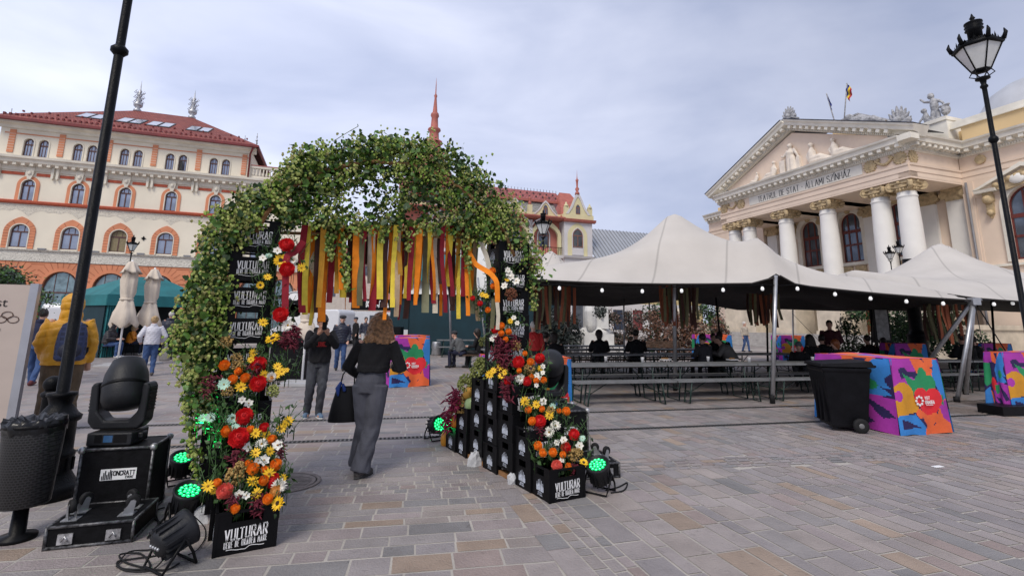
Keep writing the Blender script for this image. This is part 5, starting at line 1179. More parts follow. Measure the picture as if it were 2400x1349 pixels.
# ================================================================ left bin and info board
PERF = M_brick('perforated black metal', (.006,.006,.007), (.005,.005,.006), (.03,.03,.032), .022, .018, .003, .45, 'xz', .4)
p = G(38, 1262); t = thing('litter_bin', 'black perforated litter bin lined with a bin bag, at the left edge', 'bin', p)
m = MB(); m.lathe([(r_*.66, z_) for r_, z_ in ((.0,.24),(.235,.24),(.245,.25),(.28,.80),(.28,.82),(.265,.82),(.265,.6))], n=32); m.build('basket', PERF, t)
m = MB()
for z, r_ in ((.81,.284),): m.lathe([(r_*.66-.01,z-.015),(r_*.66+.004,z-.012),(r_*.66+.004,z+.012),(r_*.66-.01,z+.015)], n=32)
m.build('hoop', BLACK, t)
m = MB(); 
for k in range(40):
    pass
rr = []
for z, r_, a_ in ((.76,.284,.006),(.79,.286,.008),(.83,.284,.012),(.86,.25,.03),(.85,.2,.04),(.80,.1,.03)): rr.append([.66*(r_+a_*sin(11*2*pi*k/48+z*40)+a_*.6*sin(7*2*pi*k/48)) for k in range(48)]+[z])
vs = [((q[k])*cos(2*pi*k/48), (q[k])*sin(2*pi*k/48), q[-1]+.012*sin(k*1.9+i)) for i, q in enumerate(rr) for k in range(48)]
m.add(vs, [(i*48+k, i*48+(k+1) % 48, (i+1)*48+(k+1) % 48, (i+1)*48+k) for i in range(5) for k in range(48)]+[tuple(range(240,288))], 0, True)
m.build('bin_bag', M('shiny black bag', (.006,.006,.007), .28, var=.2, spec=.35), t)
m = MB(); m.lathe([(.12,0),(.12,.025),(.05,.04),(.045,.24)], n=20); m.build('stand', BLACK, t)
p = G(88, 1115); t = thing('bollard', 'black bollard with a ball top between the bin and the lamp post', 'bollard', p); m = MB(); m.lathe([(.13,0),(.13,.06),(.08,.1),(.07,.78),(.09,.80),(.09,.83),(.05,.86)], n=16); m.build('post', IRON, t); m = MB(); m.ball((0,0,.92), .085, 16, 10); m.build('ball', IRON, t)
a = Vector((-7.55, 6.55, 0)); b = D(75, 670, 6.9); b.z = 0; d_ = (b-a); t = thing('info_board', 'beige festival info board with brown lettering, cut by the left picture edge', 'sign', (b.x, b.y, 0), math.atan2(d_.y, d_.x))
TAN = M('beige board', (.50,.42,.37), .7, var=.05)
zt_ = D(70, 668, 6.9).z
m = MB(); m.box(-1.1, 0, -.03, .03, .25, zt_); m.build('panel', TAN, t)
m = MB(); m.box(0, .09, -.045, .045, .0, zt_+.02); m.cut().box(-1.2, -1.1, -.045, .045, 0, zt_+.02); m.build('frame', M('silver frame', (.42,.43,.47), .35, .6), t)
def btext(s, x, z, h, col, parent, right=True):
    cu = bpy.data.curves.new('t', 'FONT'); cu.body = s; cu.size = h; cu.align_x = 'RIGHT'; o = bpy.data.objects.new('t', cu); TMP.collection.objects.link(o)
    with bpy.context.temp_override(scene=TMP, view_layer=TMP.view_layers[0]):
        dg = bpy.context.evaluated_depsgraph_get(); dg.update(); me = bpy.data.meshes.new_from_object(o.evaluated_get(dg))
    bpy.data.objects.remove(o); me.materials.clear(); me.materials.append(col); q = link('lettering', me, parent, (x, -.034, z)); q.rotation_euler = (pi/2, 0, 0); return q
BRT = M('brown print', (.10,.05,.035), .7, var=0); BKT = M('dark print', (.02,.015,.015), .7, var=0)
btext('Hopfest', -.21, zt_-.30, .17, BKT, t)
for k, s in enumerate(['ia', 'ea-', '', 'punem', 'elor', 'si la', 'in', 'e a', 'thea.', '', 'ia', 'ri', 'le', 'ati', 'le.', 'se']):
    if s: btext(s, -.23, zt_-.62-.073*k, .075, BRT, t)
m = MB()
for cx, cz in ((-.25, 0), (-.12, .0), (-.19, .06)): m.tube([(cx+.06*cos(a_*pi/6), -.035, zt_-.47+cz+.045*sin(a_*pi/6)) for a_ in range(13)], .005, 4)
m.build('drawing', BRT, t)
# ================================================================ parasols, gazebo, stage, vans
LINEN = M('cream parasol cloth', (.62,.54,.45), .85, var=.08, vs=3, bump=.3, bs=10); TEAL = M('teal canvas', (.015,.15,.165), .75, var=.2, vs=1.5, bump=.2, bs=8); TEALD = M('dark teal canvas', (.006,.030,.042), .85, var=.2, vs=1.2, bump=.2, bs=5)
def parasol(label, px, pyt, pyb, Y, w=1.):
    p = D(px, pyb, Y); p.z = 0; zt = D(px, pyt, Y).z; t = thing('closed_parasol', label, 'parasol', p)
    m = MB(); rings = []
    zb = max(.95, D(px, pyb, Y).z)
    for f, r_ in ((1,.03),(.985,.10),(.90,.23),(.86,.29),(.845,.20),(.7,.24),(.5,.22),(.40,.17),(.36,.22),(.2,.33),(.05,.42),(0,.36)):
        z = zb+(zt-zb)*f; k = 24; rings.append([(r_*w*(1+(.16 if f < .84 else .25)*sin(j*pi/2.0+f*5)+.07*sin(j*1.3+f*20))) for j in range(k)]+[z])
    vs = [(q[j]*cos(2*pi*j/24), q[j]*sin(2*pi*j/24)*.85, q[-1]-(.14*abs(sin(j*pi/6)) if i in (2,3) else 0)-(.1*sin(j*pi/3) if i > 9 else 0)) for i, q in enumerate(rings) for j in range(24)]
    m.add(vs, [(i*24+(j+1) % 24, i*24+j, (i+1)*24+j, (i+1)*24+(j+1) % 24) for i in range(len(rings)-1) for j in range(24)], 0, True); m.build('canopy', LINEN, t)
    m = MB(); m.tube([(0,0,0),(0,0,zt+.05)], .03, 8); m.build('pole', WHITE, t); m = MB(); m.box(-.45,.45,-.45,.45,0,.06); m.box(-.4,.4,-.12,.12,.06,.1); m.build('base', M('grey base', (.4,.4,.41), .7) if 'grey base' not in bpy.data.materials else bpy.data.materials['grey base'], t)
    m = MB(); m.lathe([(.19*w,0),(.21*w,.02),(.21*w,.05),(.19*w,.07)], (0,0,zb+(zt-zb)*.385), 16); m.build('strap', LINEN, t); return t
parasol('closed cream parasol, left one of the pair before the teal gazebo', 288, 612, 762, 17.5); parasol('closed cream parasol, right one of the pair before the teal gazebo', 345, 630, 762, 18.2, .95)
parasol('small closed white parasol on a white stand near the man photographing', 716, 700, 790, 13.2, .75)
gp = D(262, 660, 21); g2 = D(455, 668, 24); t = thing('gazebo', 'teal gazebo with dark open front, in front of the terracotta ground floor', 'gazebo', (gp.x, gp.y, 0), math.atan2(g2.y-gp.y, g2.x-gp.x)); Lg = (g2-gp).to_2d().length+.8; ze = D(262, 690, 21).z
m = MB(); m.add([(-.1,-.1,ze),(Lg,-.1,ze),(Lg,4,ze),(-.1,4,ze),(1.4,1.6,ze+.95),(Lg-1.4,1.6,ze+.95)], [(0,1,5,4),(1,2,5),(2,3,4,5),(3,0,4)]); m.build('roof', TEAL, t)
m = MB(); m.box(-.12,Lg+.02,-.13,-.1,ze-.45,ze+.02); m.box(-.13,-.1,-.1,4,ze-.45,ze); 
m.build('valance', TEAL, t)
m = MB(); vs = []
for j in range(25):
    x = .55*j/24; vs += [(x-.05,.0+.06*sin(j*1.7),0),(x-.05,.0+.06*sin(j*1.7),ze-.4)]
m.add(vs, [(2*j,2*j+2,2*j+3,2*j+1) for j in range(24)], 0, True); m.build('curtain', TEAL, t); m = MB(); m.box(-.06,-.03,.1,2.5,0,ze-.4); m.build('side_panel', TEALD, t)  # side panel in the darker teal, painting the shaded inside
m = MB(); m.box(0,Lg,2.4,2.5,0,ze); m.build('back_wall', M('gazebo interior shade', (.008,.012,.014), .9), t); m = MB(); m.box(Lg-.5,Lg,.0,.05,0,ze-.4); m.build('side_curtain', TEAL, t)  # back sheet coloured black to stand for the unlit interior
# stage tent in the centre
s0 = D(955, 790, 25); s0.z = 0; t = thing('stage_tent', 'dark teal stage tent with pale pointed roof, seen under the hanging ribbons', 'tent', s0, .1)
m = MB(); m.box(0,8,0,.06,0,3.0); m.box(-.9,0,0.0,.06,1.2,3.0); m.box(0,.06,0,5,0,3); m.build('side_wall', TEALD, t)
m = MB(); m.add([(-1,-.3,2.95),(8.3,-.3,2.95),(8.3,6,2.95),(-1,6,2.95),(3.6,2.6,6.2)], [(0,1,4),(1,2,4),(2,3,4),(3,0,4)]); m.build('roof', M('pale tent roof', (.60,.60,.58), .8, var=.06), t)
m = MB(); m.add([(-1.1,-.4,4.2),(3.0,-.4,4.2),(2.4,1.6,5.2),(-.4,1.6,5.2)], [(0,1,2,3)]); m.add([(-1.1,-.4,4.2),(3,-.4,4.2),(3,-.4,3.6),(-1.1,-.4,3.6)], [(0,1,2,3)]); m.build('teal_awning', TEAL, t)
m = MB(); m.box(.15,.95,-1.0,-.3,0,1.35); o = m.build('loudspeaker', BLACK, None, s0+Vector((-1.0,-.4,0))); T(o, 'black box loudspeaker standing at the left corner of the stage tent', 'loudspeaker')
m = MB(); m.lathe([(.2,0),(.24,.05),(.22,.3),(.24,.35),(.22,.6),(.2,.65)], n=16); k0 = G(1022, 832); o = m.build('beer_keg', STEEL, None, k0); T(o, 'steel beer keg on the paving right of the central bar table', 'keg')
# hoarding, vans
h0 = D(690, 770, 37); h0.z = 0; m = MB(); vs = []
for j in range(31): vs += [(j*.35,.12*sin(j*1.3),0),(j*.35,.1*sin(j*1.3+.6),2.15)]
m.add(vs, [(2*j,2*j+2,2*j+3,2*j+1) for j in range(30)], 0, True); o = m.build('hoarding', M('grey hoarding cloth', (.24,.25,.27), .85, var=.1), None, h0, .25); T(o, 'long grey cloth hoarding behind the men in the middle', 'hoarding')
VW = M('white van paint', (.66,.67,.70), .25, var=.03, spec=.6)
def van(label, p, rz, s=1.):
    t = thing('parked_van', label, 'van', p, rz, 'white vans parked behind the festival'); m = MB(); m.prism([(-2.6,.35),(2.4,.35),(2.45,.95),(1.9,1.15),(1.2,2.05),(.9,2.25),(-2.5,2.3),(-2.65,2.1)], -.95, .95); ob = m.build('body', VW, t); b = ob.modifiers.new('b', 'BEVEL'); b.width = .09; b.segments = 3
    m = MB(); m.prism([(.7,1.25),(1.7,1.25),(1.15,1.95),(.7,2.0)], -.97, .97); m.prism([(-.6,1.25),(.55,1.25),(.55,2.0),(-.6,2.0)], -.965,.965); m.add([(1.92,-.8,1.2),(1.92,.8,1.2),(1.27,.75,2.0),(1.27,-.75,2.0)], [(0,1,2,3)]); m.build('window', GLASSD, t)
    for x in (-1.7, 1.6):
        for y in (-.9, .9): wheel(t, (x, y, .33), .33, .2, (0, 1, 0))
    return t
p = D(728, 770, 33); van('white panel van behind the man with the phone', (p.x, p.y, 0), 2.9)
p = D(885, 770, 37); t = van('white van with a black name board on its roof, behind the walking lady', (p.x, p.y, 0), .25); m = MB(); m.box(-1.9,2.0,-1.0,-.93,2.35,3.15); b_ = m.build('name_board', BLACK, t); m = MB(); letters(m, 'KANTA', .42, .2, None, .2, 1, lambda v: Vector((v.x-.1, -1.01, v.z+2.6))); m.build('lettering', WHITE, b_)
p = D(205, 770, 27); van('pale delivery van half hidden behind the yellow hood', (p.x, p.y, 0), 1.9)
# round shop sign at the left pillar (far kiosk)
p = D(690, 712, 14); t = thing('round_sign', 'white round sign with a dark masked animal face, behind the left pillar ribbons', 'sign', (p.x, p.y, 0)); R0 = .36
m = MB(); m.cyl((0,0,p.z), (0,.04,p.z), R0, None, 28); m.box(-.3,.3,0,.04,p.z-.62,p.z); m.build('panel', WHITE, t)
m = MB(); m.prism([(x, p.z+z) for x, z in ((-.2,.02),(-.14,.17),(-.06,.1),(.06,.1),(.14,.17),(.2,.02),(.1,-.05),(0,.02),(-.1,-.05))], -.015, -.003); m.tube([(.33*cos(a_*pi/12), -.01, p.z+.33*sin(a_*pi/12)) for a_ in range(25)], .008, 4); letters(m, 'UNG', .11, .2, None, .3, 1, lambda v: v+Vector((0,-.012,p.z-.33))); m.build('emblem', BLACK, t)
m = MB(); m.tube([(0,.03,0),(0,.03,p.z-.3)], .04, 8); m.box(-.5,.5,-.1,.6,0,1.0); m.box(-.45,.45,-.2,.0,1.0,1.3); m.build('counter', BLACK, t)
# ================================================================ flower arch : crates
CW, CD, CHT = .40, .325, .285
cb_ = MB(); w, d, h, t_ = CW/2, CD/2, CHT-.004, .014
def cwall(mb, half, y, hw, z0, z1, tf):
    mb.box(-half, half, y, y+t_, .0, z0, 0, tf); mb.box(-half, -hw, y, y+t_, z0, z1, 0, tf); mb.box(hw, half, y, y+t_, z0, z1, 0, tf); mb.box(-half, half, y, y+t_, z1, h, 0, tf)
I_ = lambda v: v
RZ = lambda a, ox=0, oy=0: (lambda v: Vector((v.x*cos(a)-v.y*sin(a)+ox, v.x*sin(a)+v.y*cos(a)+oy, v.z)))
cwall(cb_, w, -d, .10, .205, .262, I_); cwall(cb_, w, -d, .10, .205, .262, RZ(pi))
cwall(cb_, d-t_, -w, .065, .20, .262, RZ(pi/2)); cwall(cb_, d-t_, -w, .065, .20, .262, RZ(-pi/2))
cb_.box(-w+t_, w-t_, -d+t_, d-t_, .004, .016)
for (x, y) in ((-w,-d),(w-.022,-d),(-w,d-.022),(w-.022,d-.022)): cb_.box(x-.003 if x < 0 else x+.003, x+.019 if x < 0 else x+.025, y-.003 if y < 0 else y+.003, y+.019 if y < 0 else y+.025, 0, h)
cb_.box(-w-.004, w+.004, -d-.004, -d, h-.016, h+.002); cb_.box(-w-.004, w+.004, d, d+.004, h-.016, h+.002); cb_.box(-w-.004, -w, -d, d, h-.016, h+.002); cb_.box(w, w+.004, -d, d, h-.016, h+.002)
CM = cb_.mesh('crate_body', CRATE)
lt_ = MB(); y_ = -d-.0035
letters(lt_, 'VULTURAR', .070, .12, .10, .19, .62, lambda v: Vector((v.x+.0, y_, v.z+.098+.05*v.x)))
letters(lt_, 'BERE DE ORADEA MARE', .040, .105, .08, .185, .36, lambda v: Vector((v.x, y_, v.z+.050+.05*v.x)))
for k in range(20):
    a, b = -1+k/10, -1+(k+1)/10; f = lambda u: .034+.05*.13*u+.006*sin(u*5.2)-(.010*math.exp(-(u*7)**2)); u0, u1 = a*.12, b*.12
    lt_.add([(u0,y_,f(a)-.002),(u1,y_,f(b)-.002),(u1,y_,f(b)+.002),(u0,y_,f(a)+.002)], [(0,1,2,3)])
LM = lt_.mesh('crate_lettering', WHITE)
em = MB()
for k, (x, hh) in enumerate(((-.052,.075),(-.027,.095),(.0,.105),(.027,.095),(.052,.075))):
    p_ = [(x-.011,.065),(x+.011,.065),(x+.011,.065+hh*.5),(x+.004,.065+hh*.72),(x+.004,.065+hh),(x-.004,.065+hh),(x-.004,.065+hh*.72),(x-.011,.065+hh*.5)]
    em.add([(q[0], 0, q[1]) for q in p_], [tuple(range(8))], 0)
letters(em, 'VULTURAR', .013, .2, None, .25, .9, lambda v: Vector((v.x, 0, v.z+.043))); letters(em, 'BERE DE ORADEA', .011, .2, None, .25, .7, lambda v: Vector((v.x, 0, v.z+.026)))
EMM = M('pale blue white print', (.55,.60,.70), .6, var=.35, vs=40)
EM = em.mesh('crate_emblem', EMM)
def crate(p, rz, label, group):
    t = thing('beer_crate', label, 'crate', p, rz, group); link('crate_body', CM, t); link('crate_lettering', LM, t)
    b = link('crate_lettering', LM, t); b.rotation_euler = (0, 0, pi)
    for s in (-1, 1):
        o = link('crate_emblem', EM, t); o.location = (s*(w+.0035), 0, 0); o.rotation_euler = (0, 0, s*pi/2)
    return t
L0 = Vector((-2.03, 3.77)); LA = Vector((.876, .482)).normalized(); LD = Vector((-.577, .816))
R0_ = Vector((.377, 4.865)); RA_ = Vector((.878, .478)).normalized(); RD_ = Vector((-.515, .857)).normalized()
def stackpos(o, a, dd, off): q = o+dd*(off+CD/2)+a*CW/2; return q
nth = ['lowest', 'second', 'third', 'fourth', 'fifth', 'sixth', 'seventh', 'eighth', 'topmost']
for nm, o, a, dd, cols in (('left', L0, LA, LD, [(0,1,0,'front step'),(.33,2,0,'second step'),(.66,3,.08,'third step'),(1.0,9,0,'tall tower'),(1.33,3,.08,'step behind the tower'),(1.72,2,0,'low step behind the tower')]),
                           ('right', R0_, RA_, RD_, [(0,1,0,'front step'),(.33,2,0,'second step'),(.66,3,.10,'third step'),(1.0,9,0,'tall tower'),(1.33,3,.10,'step behind the tower'),(1.74,2,0,'second step behind the tower'),(2.06,1,0,'hindmost low step')])):
    for off, n, zb, cn in cols:
        q = stackpos(o, a, dd, off)
        for k in range(n):
            j = .006
            lv = (nth[k] if n > 3 else ['lowest', 'middle', 'top'][k] if n == 3 else (['lower', 'upper'][k] if n == 2 else 'single')); 
            crate((q.x+rnd.uniform(-j, j), q.y+rnd.uniform(-j, j), zb+CHT*k), math.atan2(a.y, a.x)+rnd.uniform(-.02, .02), '%s black beer crate in the %s of the %s flower pillar' % (lv, cn, nm), 'black beer crates of the %s pillar' % nm)
PLK = M('raw plank', (.30,.15,.06), .75, var=.25, vs=5, bump=.2, bs=40); BLK = M('pale concrete block', (.50,.51,.53), .85, var=.15, vs=8, bump=.4, bs=25)
def boulder(p, s, rz, label):
    m = MB(); rg2 = random.Random(p.x)
    m.loft([(Vector((0,0,z)), Vector((s*f*.5, 0, 0)), Vector((0, s*f*.32, 0))) for z, f in ((0,1),(s*.3,.97),(s*.5,.8),(s*.6,.5))], 9)
    m.v = [(x+rg2.uniform(-.012,.012), y+rg2.uniform(-.012,.012), max(0, z+rg2.uniform(-.008,.008))) for x, y, z in m.v]; m.sm = [False]*len(m.sm)
    o = m.build('ballast_stone', BLK, None, p, rz); T(o, label, 'stone', 'pale stones wedged at the crate pillars')
boulder(G(1115, 1090)+Vector((0,.03,0)), .24, .8, 'pale ballast stone wedged before the rear crates of the right pillar'); boulder(G(1203, 1132)+Vector((0,.02,0)), .17, .9, 'pale ballast stone wedged before the middle crates of the right pillar'); boulder(G(482, 1225)+Vector((-.02,.03,0)), .2, .5, 'pale ballast stone left of the front crate of the left pillar')
for sg, o, dd, a in (('right', R0_, RD_, RA_), ('left', L0, LD, LA)):
    q = o+dd*1.15; m = MB(); m.box(-.62,.7,-.10,.0,.002,.045); ob = m.build('base_plank', PLK, None, (q.x+a.x*.02*(1), q.y+a.y*.02, 0), math.atan2(dd.y, dd.x)); T(ob, 'raw timber plank under the %s crate pillar' % sg, 'plank')
# arch frame : bent battens from tower to tower
CL = L0+LD*1.16+LA*.2; CRr = R0_+RD_*1.16+RA_*.2
AD = (CRr-CL).normalized(); AN = Vector((-AD.y, AD.x))
def AP(px, py, off=0.):                 # survey on the vertical plane of the arch
    r = ray(px, py); o = CL+AN*off; t = (o.x*AN.x+o.y*AN.y)/(r.x*AN.x+r.y*AN.y); return Vector((r.x*t, r.y*t, CH+r.z*t))
t = thing('arch_frame', 'dark curved batten frame joining the two crate towers under the hop garland', 'arch', (CL.x, CL.y, 2.56))
O3 = Vector(t.location)
for off in (-.16, .16):
    m = MB(); pts = [AP(x, y, off)-O3 for x, y in ((600,545),(625,500),(680,440),(760,400),(860,378),(960,385),(1050,420),(1120,475),(1180,540),(1205,600))]; m.tube(pts, .022, 6); m.build('bent_batten', PLK, t)
m = MB(); m.tube([AP(640, 545)-O3, AP(1190, 560)-O3], .016, 6); m.build('hanging_rail', PLK, t)
# ---------------------------------------------------------------- hops
HOPL = [M('hop leaf dark', (.022,.058,.010), .5, var=.35, vs=30), M('hop leaf green', (.070,.16,.020), .5, var=.3, vs=30), M('hop leaf dry', (.12,.16,.035), .6, var=.3, vs=30)]
HOPC = [M('hop cone lime', (.26,.37,.06), .6, var=.3, vs=60), M('hop cone pale', (.40,.45,.13), .6, var=.3, vs=60), M('hop cone tan', (.30,.28,.10), .65, var=.25, vs=60)]
POLY = [(488,1000),(468,960),(446,920),(446,880),(432,840),(412,800),(412,770),(436,735),(440,690),(458,640),(470,580),(505,520),(560,465),(630,440),(655,405),(695,365),(760,348),(830,333),(900,328),(980,338),(1045,355),(1110,395),(1150,445),(1188,485),(1205,530),(1228,560),(1250,612),(1250,660),(1236,695),(1222,700),(1218,640),(1192,585),(1165,568),(1120,572),(1075,556),(1000,545),(930,545),(870,540),(800,548),(755,540),(705,520),(665,545),(650,500),(612,505),(600,560),(585,575),(548,585),(540,640),(536,720),(536,800),(520,850),(500,900),(490,960)]
def noise2(x, y):
    return sin(x*.021+1.3)*cos(y*.027+.4)+.6*sin(x*.047+y*.039)+.5*cos(x*.09-y*.07+2)
lv = MB(); cn = MB(); vn = MB(); rr = random.Random(11)
def rmat(down=.3):
    q = Vector((rr.gauss(0, 1), rr.gauss(0, 1), rr.gauss(0, 1))).normalized(); u = q.orthogonal().normalized(); a = rr.uniform(0, 2*pi)
    u = Matrix.Rotation(a, 3, q) @ u; return q, u, q.cross(u)
LF = [(0,0),(.30,.12),(.52,.42),(.36,.50),(.28,.80),(.0,1.05),(-.28,.80),(-.36,.50),(-.52,.42),(-.30,.12)]
def leaf(p, s, mi):
    q, u, v = rmat(); q = (q+Vector((0,-.2,.5))).normalized(); u = (u-q*u.dot(q)).normalized(); v = q.cross(u)
    n = len(lv.v); f_ = rr.uniform(.1,.35)
    lv.v.extend([tuple(p+u*(a*s)+v*(b*s)-q*(s*f_*(a*a*2+b*b*.35))) for a, b in LF]); lv.v.append(tuple(p+v*(.45*s)))
    for k in range(10): lv.f.append((n+k, n+(k+1) % 10, n+10)); lv.m.append(mi); lv.sm.append(False)
CP = [(.25,0),(.85,.22),(1.0,.45),(.72,.75),(.2,1.0)]
def cone(p, s, mi):
    ax = Vector((rr.gauss(0,.35), rr.gauss(0,.35), -1)).normalized(); u = ax.orthogonal().normalized(); v = ax.cross(u); n = len(cn.v)
    for i, (r_, z) in enumerate(CP):
        for k in range(6):
            a = k*pi/3+i*.52; q = r_*s*.42*(1.18 if k % 2 else .86); cn.v.append(tuple(p+u*q*cos(a)+v*q*sin(a)+ax*z*s))
    for i in range(4):
        for k in range(6): cn.f.append((n+i*6+k, n+i*6+(k+1) % 6, n+i*6+6+(k+1) % 6, n+i*6+6+k)); cn.m.append(mi); cn.sm.append(False)
    cn.f.append(tuple(n+24+k for k in range(6))); cn.m.append(mi); cn.sm.append(False)
def hop_at(px, py, off):
    return AP(px, py, 0)+Vector((AN.x*off, AN.y*off, 0))
def gap(x, y):                           # thin patch in the crown where the sky shows
    g = math.exp(-(((x-835)/68)**2+((y-478)/58)**2))+.75*math.exp(-(((x-1010)/80)**2+((y-500)/40)**2))+.5*math.exp(-(((x-930)/50)**2+((y-430)/40)**2))
    return g
cnt = 0
while cnt < 13500:
    x, y = rr.uniform(395, 1270), rr.uniform(322, 1025)
    if not inpoly(x, y, POLY): continue
    if rr.random() < gap(x, y)*.96: continue
    if noise2(x*1.6, y*1.6) < -.75 and rr.random() < .7: continue
    p = hop_at(x, y, rr.gauss(-.02, .17)); mi = 0 if rr.random() < .52 else (1 if rr.random() < .85 else 2)
    leaf(p, rr.choice((rr.uniform(.022, .05), rr.uniform(.022, .05), rr.uniform(.045, .075))), mi); cnt += 1
cnt = 0
while cnt < 1100:
    x, y = rr.uniform(400, 1262), rr.uniform(335, 1000)
    if not inpoly(x, y, POLY) or rr.random() < gap(x, y)*1.15: continue
    if noise2(x+90, y-40) < -.35 and rr.random() < .8: continue
    p = hop_at(x, y, -abs(rr.gauss(.1, .12))); mi = rr.choice([0, 0, 0, 1, 1, 2] if x > 620 else [0, 1, 1, 1, 2])
    for k in range(rr.randint(4, 16)):
        cone(p+Vector((rr.gauss(0,.045), rr.gauss(0,.045), rr.gauss(0,.05))), rr.uniform(.020, .036), mi if rr.random() < .8 else rr.choice([0,1,2]))
    cnt += 1
# stray bines over the top, hanging sprays below
for (a, b, c) in (((700,365),(690,345),(678,340)),((745,350),(742,320),(760,330)),((780,335),(815,310),(838,300)),((830,335),(860,328),(885,336)),((920,335),(912,318),(905,322)),((1085,385),(1090,375),(1096,372)),((600,455),(570,440),(545,470)),((470,560),(500,500),(530,470)),((640,450),(620,420),(650,400)),((1110,400),(1122,410),(1118,395)),((440,900),(425,860),(430,900)),((450,760),(415,745),(395,770)),((455,850),(428,860),(424,900)),((450,940),(422,925),(420,950))):
    q = [hop_at(*a, -.05), hop_at(*b, rr.uniform(-.1,.05)), hop_at(*c, rr.uniform(-.1,.05))]; s_ = [q[0]*(1-u)**2+q[1]*2*u*(1-u)+q[2]*u*u for u in [i/8 for i in range(9)]]; vn.tube(s_, .0035, 4)
    for k in range(5): leaf(s_[rr.randint(1, 8)], .028, 1)
for k in range(150):
    x, y = rr.uniform(440, 1250), rr.uniform(345, 900)
    if not inpoly(x, y, POLY): continue
    q0 = hop_at(x, y, -rr.uniform(.05,.25)); q1 = q0+Vector((rr.uniform(-.4,.4), rr.uniform(-.15,.15), rr.uniform(-.3,.2))); md = (q0+q1)/2+Vector((0,-.05,rr.uniform(-.05,.1)))
    vn.tube([q0*(1-u)**2+md*2*u*(1-u)+q1*u*u for u in [i/6 for i in range(7)]], .0032, 4)
for (x, y0_, y1_, w_) in ((775,550,610,8),(802,550,660,10),(812,600,680,8),(892,540,572,10),(950,545,590,9),(1082,550,610,9),(1088,600,640,7),(765,550,590,8),(430,770,820,14),(445,920,1000,16),(455,980,1060,14),(465,1040,1110,16),(1240,690,725,9)):
    for k in range(int((y1_-y0_)*1.1)):
        y = rr.uniform(y0_, y1_); p = hop_at(x+rr.gauss(0, w_*.4), y, -.12+rr.gauss(0,.05))
        (cone(p, rr.uniform(.024,.036), rr.choice([0,1,1])) if rr.random() < .6 else leaf(p, rr.uniform(.03,.05), rr.choice([0,1])))
    vn.tube([hop_at(x, y0_-15, -.1), hop_at(x+3, (y0_+y1_)/2, -.13), hop_at(x, y1_, -.12)], .003, 4)
HG = thing('hop_garland', 'thick garland of hop bines with lime cones draped over the crate towers', 'garland', (CL.x, CL.y, 2.6)); O3 = Vector(HG.location)
for mb, nm, ms in ((lv, 'hop_leaves', HOPL), (cn, 'hop_cones', HOPC), (vn, 'bines', [M('bine stem', (.16,.17,.06), .7, var=.2)])):
    mb.v = [(x-O3.x, y-O3.y, z-O3.z) for x, y, z in mb.v]; mb.build(nm, ms, HG)['kind'] = 'stuff'
# ---------------------------------------------------------------- hanging ribbons
RB = [(225,195,980,55,'maroon'),(265,230,1000,45,'yellow'),(350,260,985,65,'orange'),(400,290,1105,62,'yellow'),(380,345,980,60,'brown'),(445,400,1070,62,'orange'),(520,470,880,50,'maroon'),(570,545,790,40,'ochre'),(630,600,830,55,'yellow'),(690,660,830,38,'brown'),(665,655,945,25,'orange'),(755,720,935,66,'orange'),(800,760,915,45,'olive'),(895,865,690,60,'cream'),(955,890,960,60,'maroon'),(990,950,850,52,'yellow'),(1040,990,930,48,'brown'),(1085,1010,1050,30,'orange'),(1110,1060,790,56,'olive'),(1165,1110,1020,45,'tan'),(1165,1150,620,42,'ochre'),(1205,1170,1050,50,'maroon'),(1255,1215,840,50,'yellow'),(1310,1240,1040,45,'brown'),(1365,1300,905,52,'orange'),(1440,1415,980,62,'sage'),(1520,1515,790,44,'cream'),(1480,1500,890,38,'maroon'),(1540,1515,985,42,'cream'),(1605,1580,980,44,'maroon'),(1585,1595,1010,28,'orange'),(1665,1660,720,46,'yellow'),(1710,1700,960,44,'brown'),(1755,1762,1040,34,'yellow'),(1785,1780,1000,24,'brown'),(1845,1815,1010,34,'orange'),(1930,1900,990,44,'sage'),(1920,1955,1060,40,'tan'),(855,845,500,40,'brown'),(1235,1200,560,40,'brown'),(300,310,650,44,'cream'),(1340,1330,800,36,'olive'),(1640,1690,900,26,'brown'),(480,440,780,40,'tan'),(830,800,870,30,'maroon'),(1560,1560,700,36,'brown')]+[(x_, x_-q_, y_, w2_, c_) for x_, q_, y_, w2_, c_ in ((250,20,700,40,'orange'),(330,60,860,40,'yellow'),(420,60,930,46,'ochre'),(560,60,640,46,'maroon'),(600,30,760,36,'orange'),(730,40,880,40,'maroon'),(780,40,760,44,'yellow'),(920,40,880,46,'orange'),(1000,60,900,40,'maroon'),(1130,60,930,40,'yellow'),(1180,30,900,46,'orange'),(1290,50,860,46,'maroon'),(1330,70,760,42,'yellow'),(1390,60,830,42,'orange'),(1460,30,700,42,'yellow'),(1500,20,860,36,'orange'),(1640,20,860,44,'orange'),(1680,10,820,40,'maroon'),(1740,10,900,36,'ochre'),(1810,20,820,40,'maroon'),(1870,20,860,40,'yellow'),(1900,20,760,40,'orange'))]
seen = {}
for xt, xb, yb, w_, c in RB:
    k = 4.216; top = AP(660+xt/k, 528, rr.uniform(-.12,.12)); bot = AP(660+xb/k, 500+yb/k, 0); L_ = top.z-bot.z; seen[c] = seen.get(c, 0)+1
    m = MB(); sw = ((bot.x-top.x)*AD.x+(bot.y-top.y)*AD.y)
    strip(m, (0,0,0), L_, w_/k*1.0*top.y/FPX*1.18, math.atan2(AD.y, AD.x)+rr.uniform(-.35,.35), 0, sw, rr.choice((rr.uniform(-.4,.4), rr.uniform(-.4,.4), rr.uniform(-1.3,1.3))), 14)
    o = m.build('hanging_ribbon', RM[c], None, top); T(o, '%s cloth ribbon hanging in the opening of the hop arch' % c, 'ribbon', '%s ribbons hanging from the hop arch' % c)
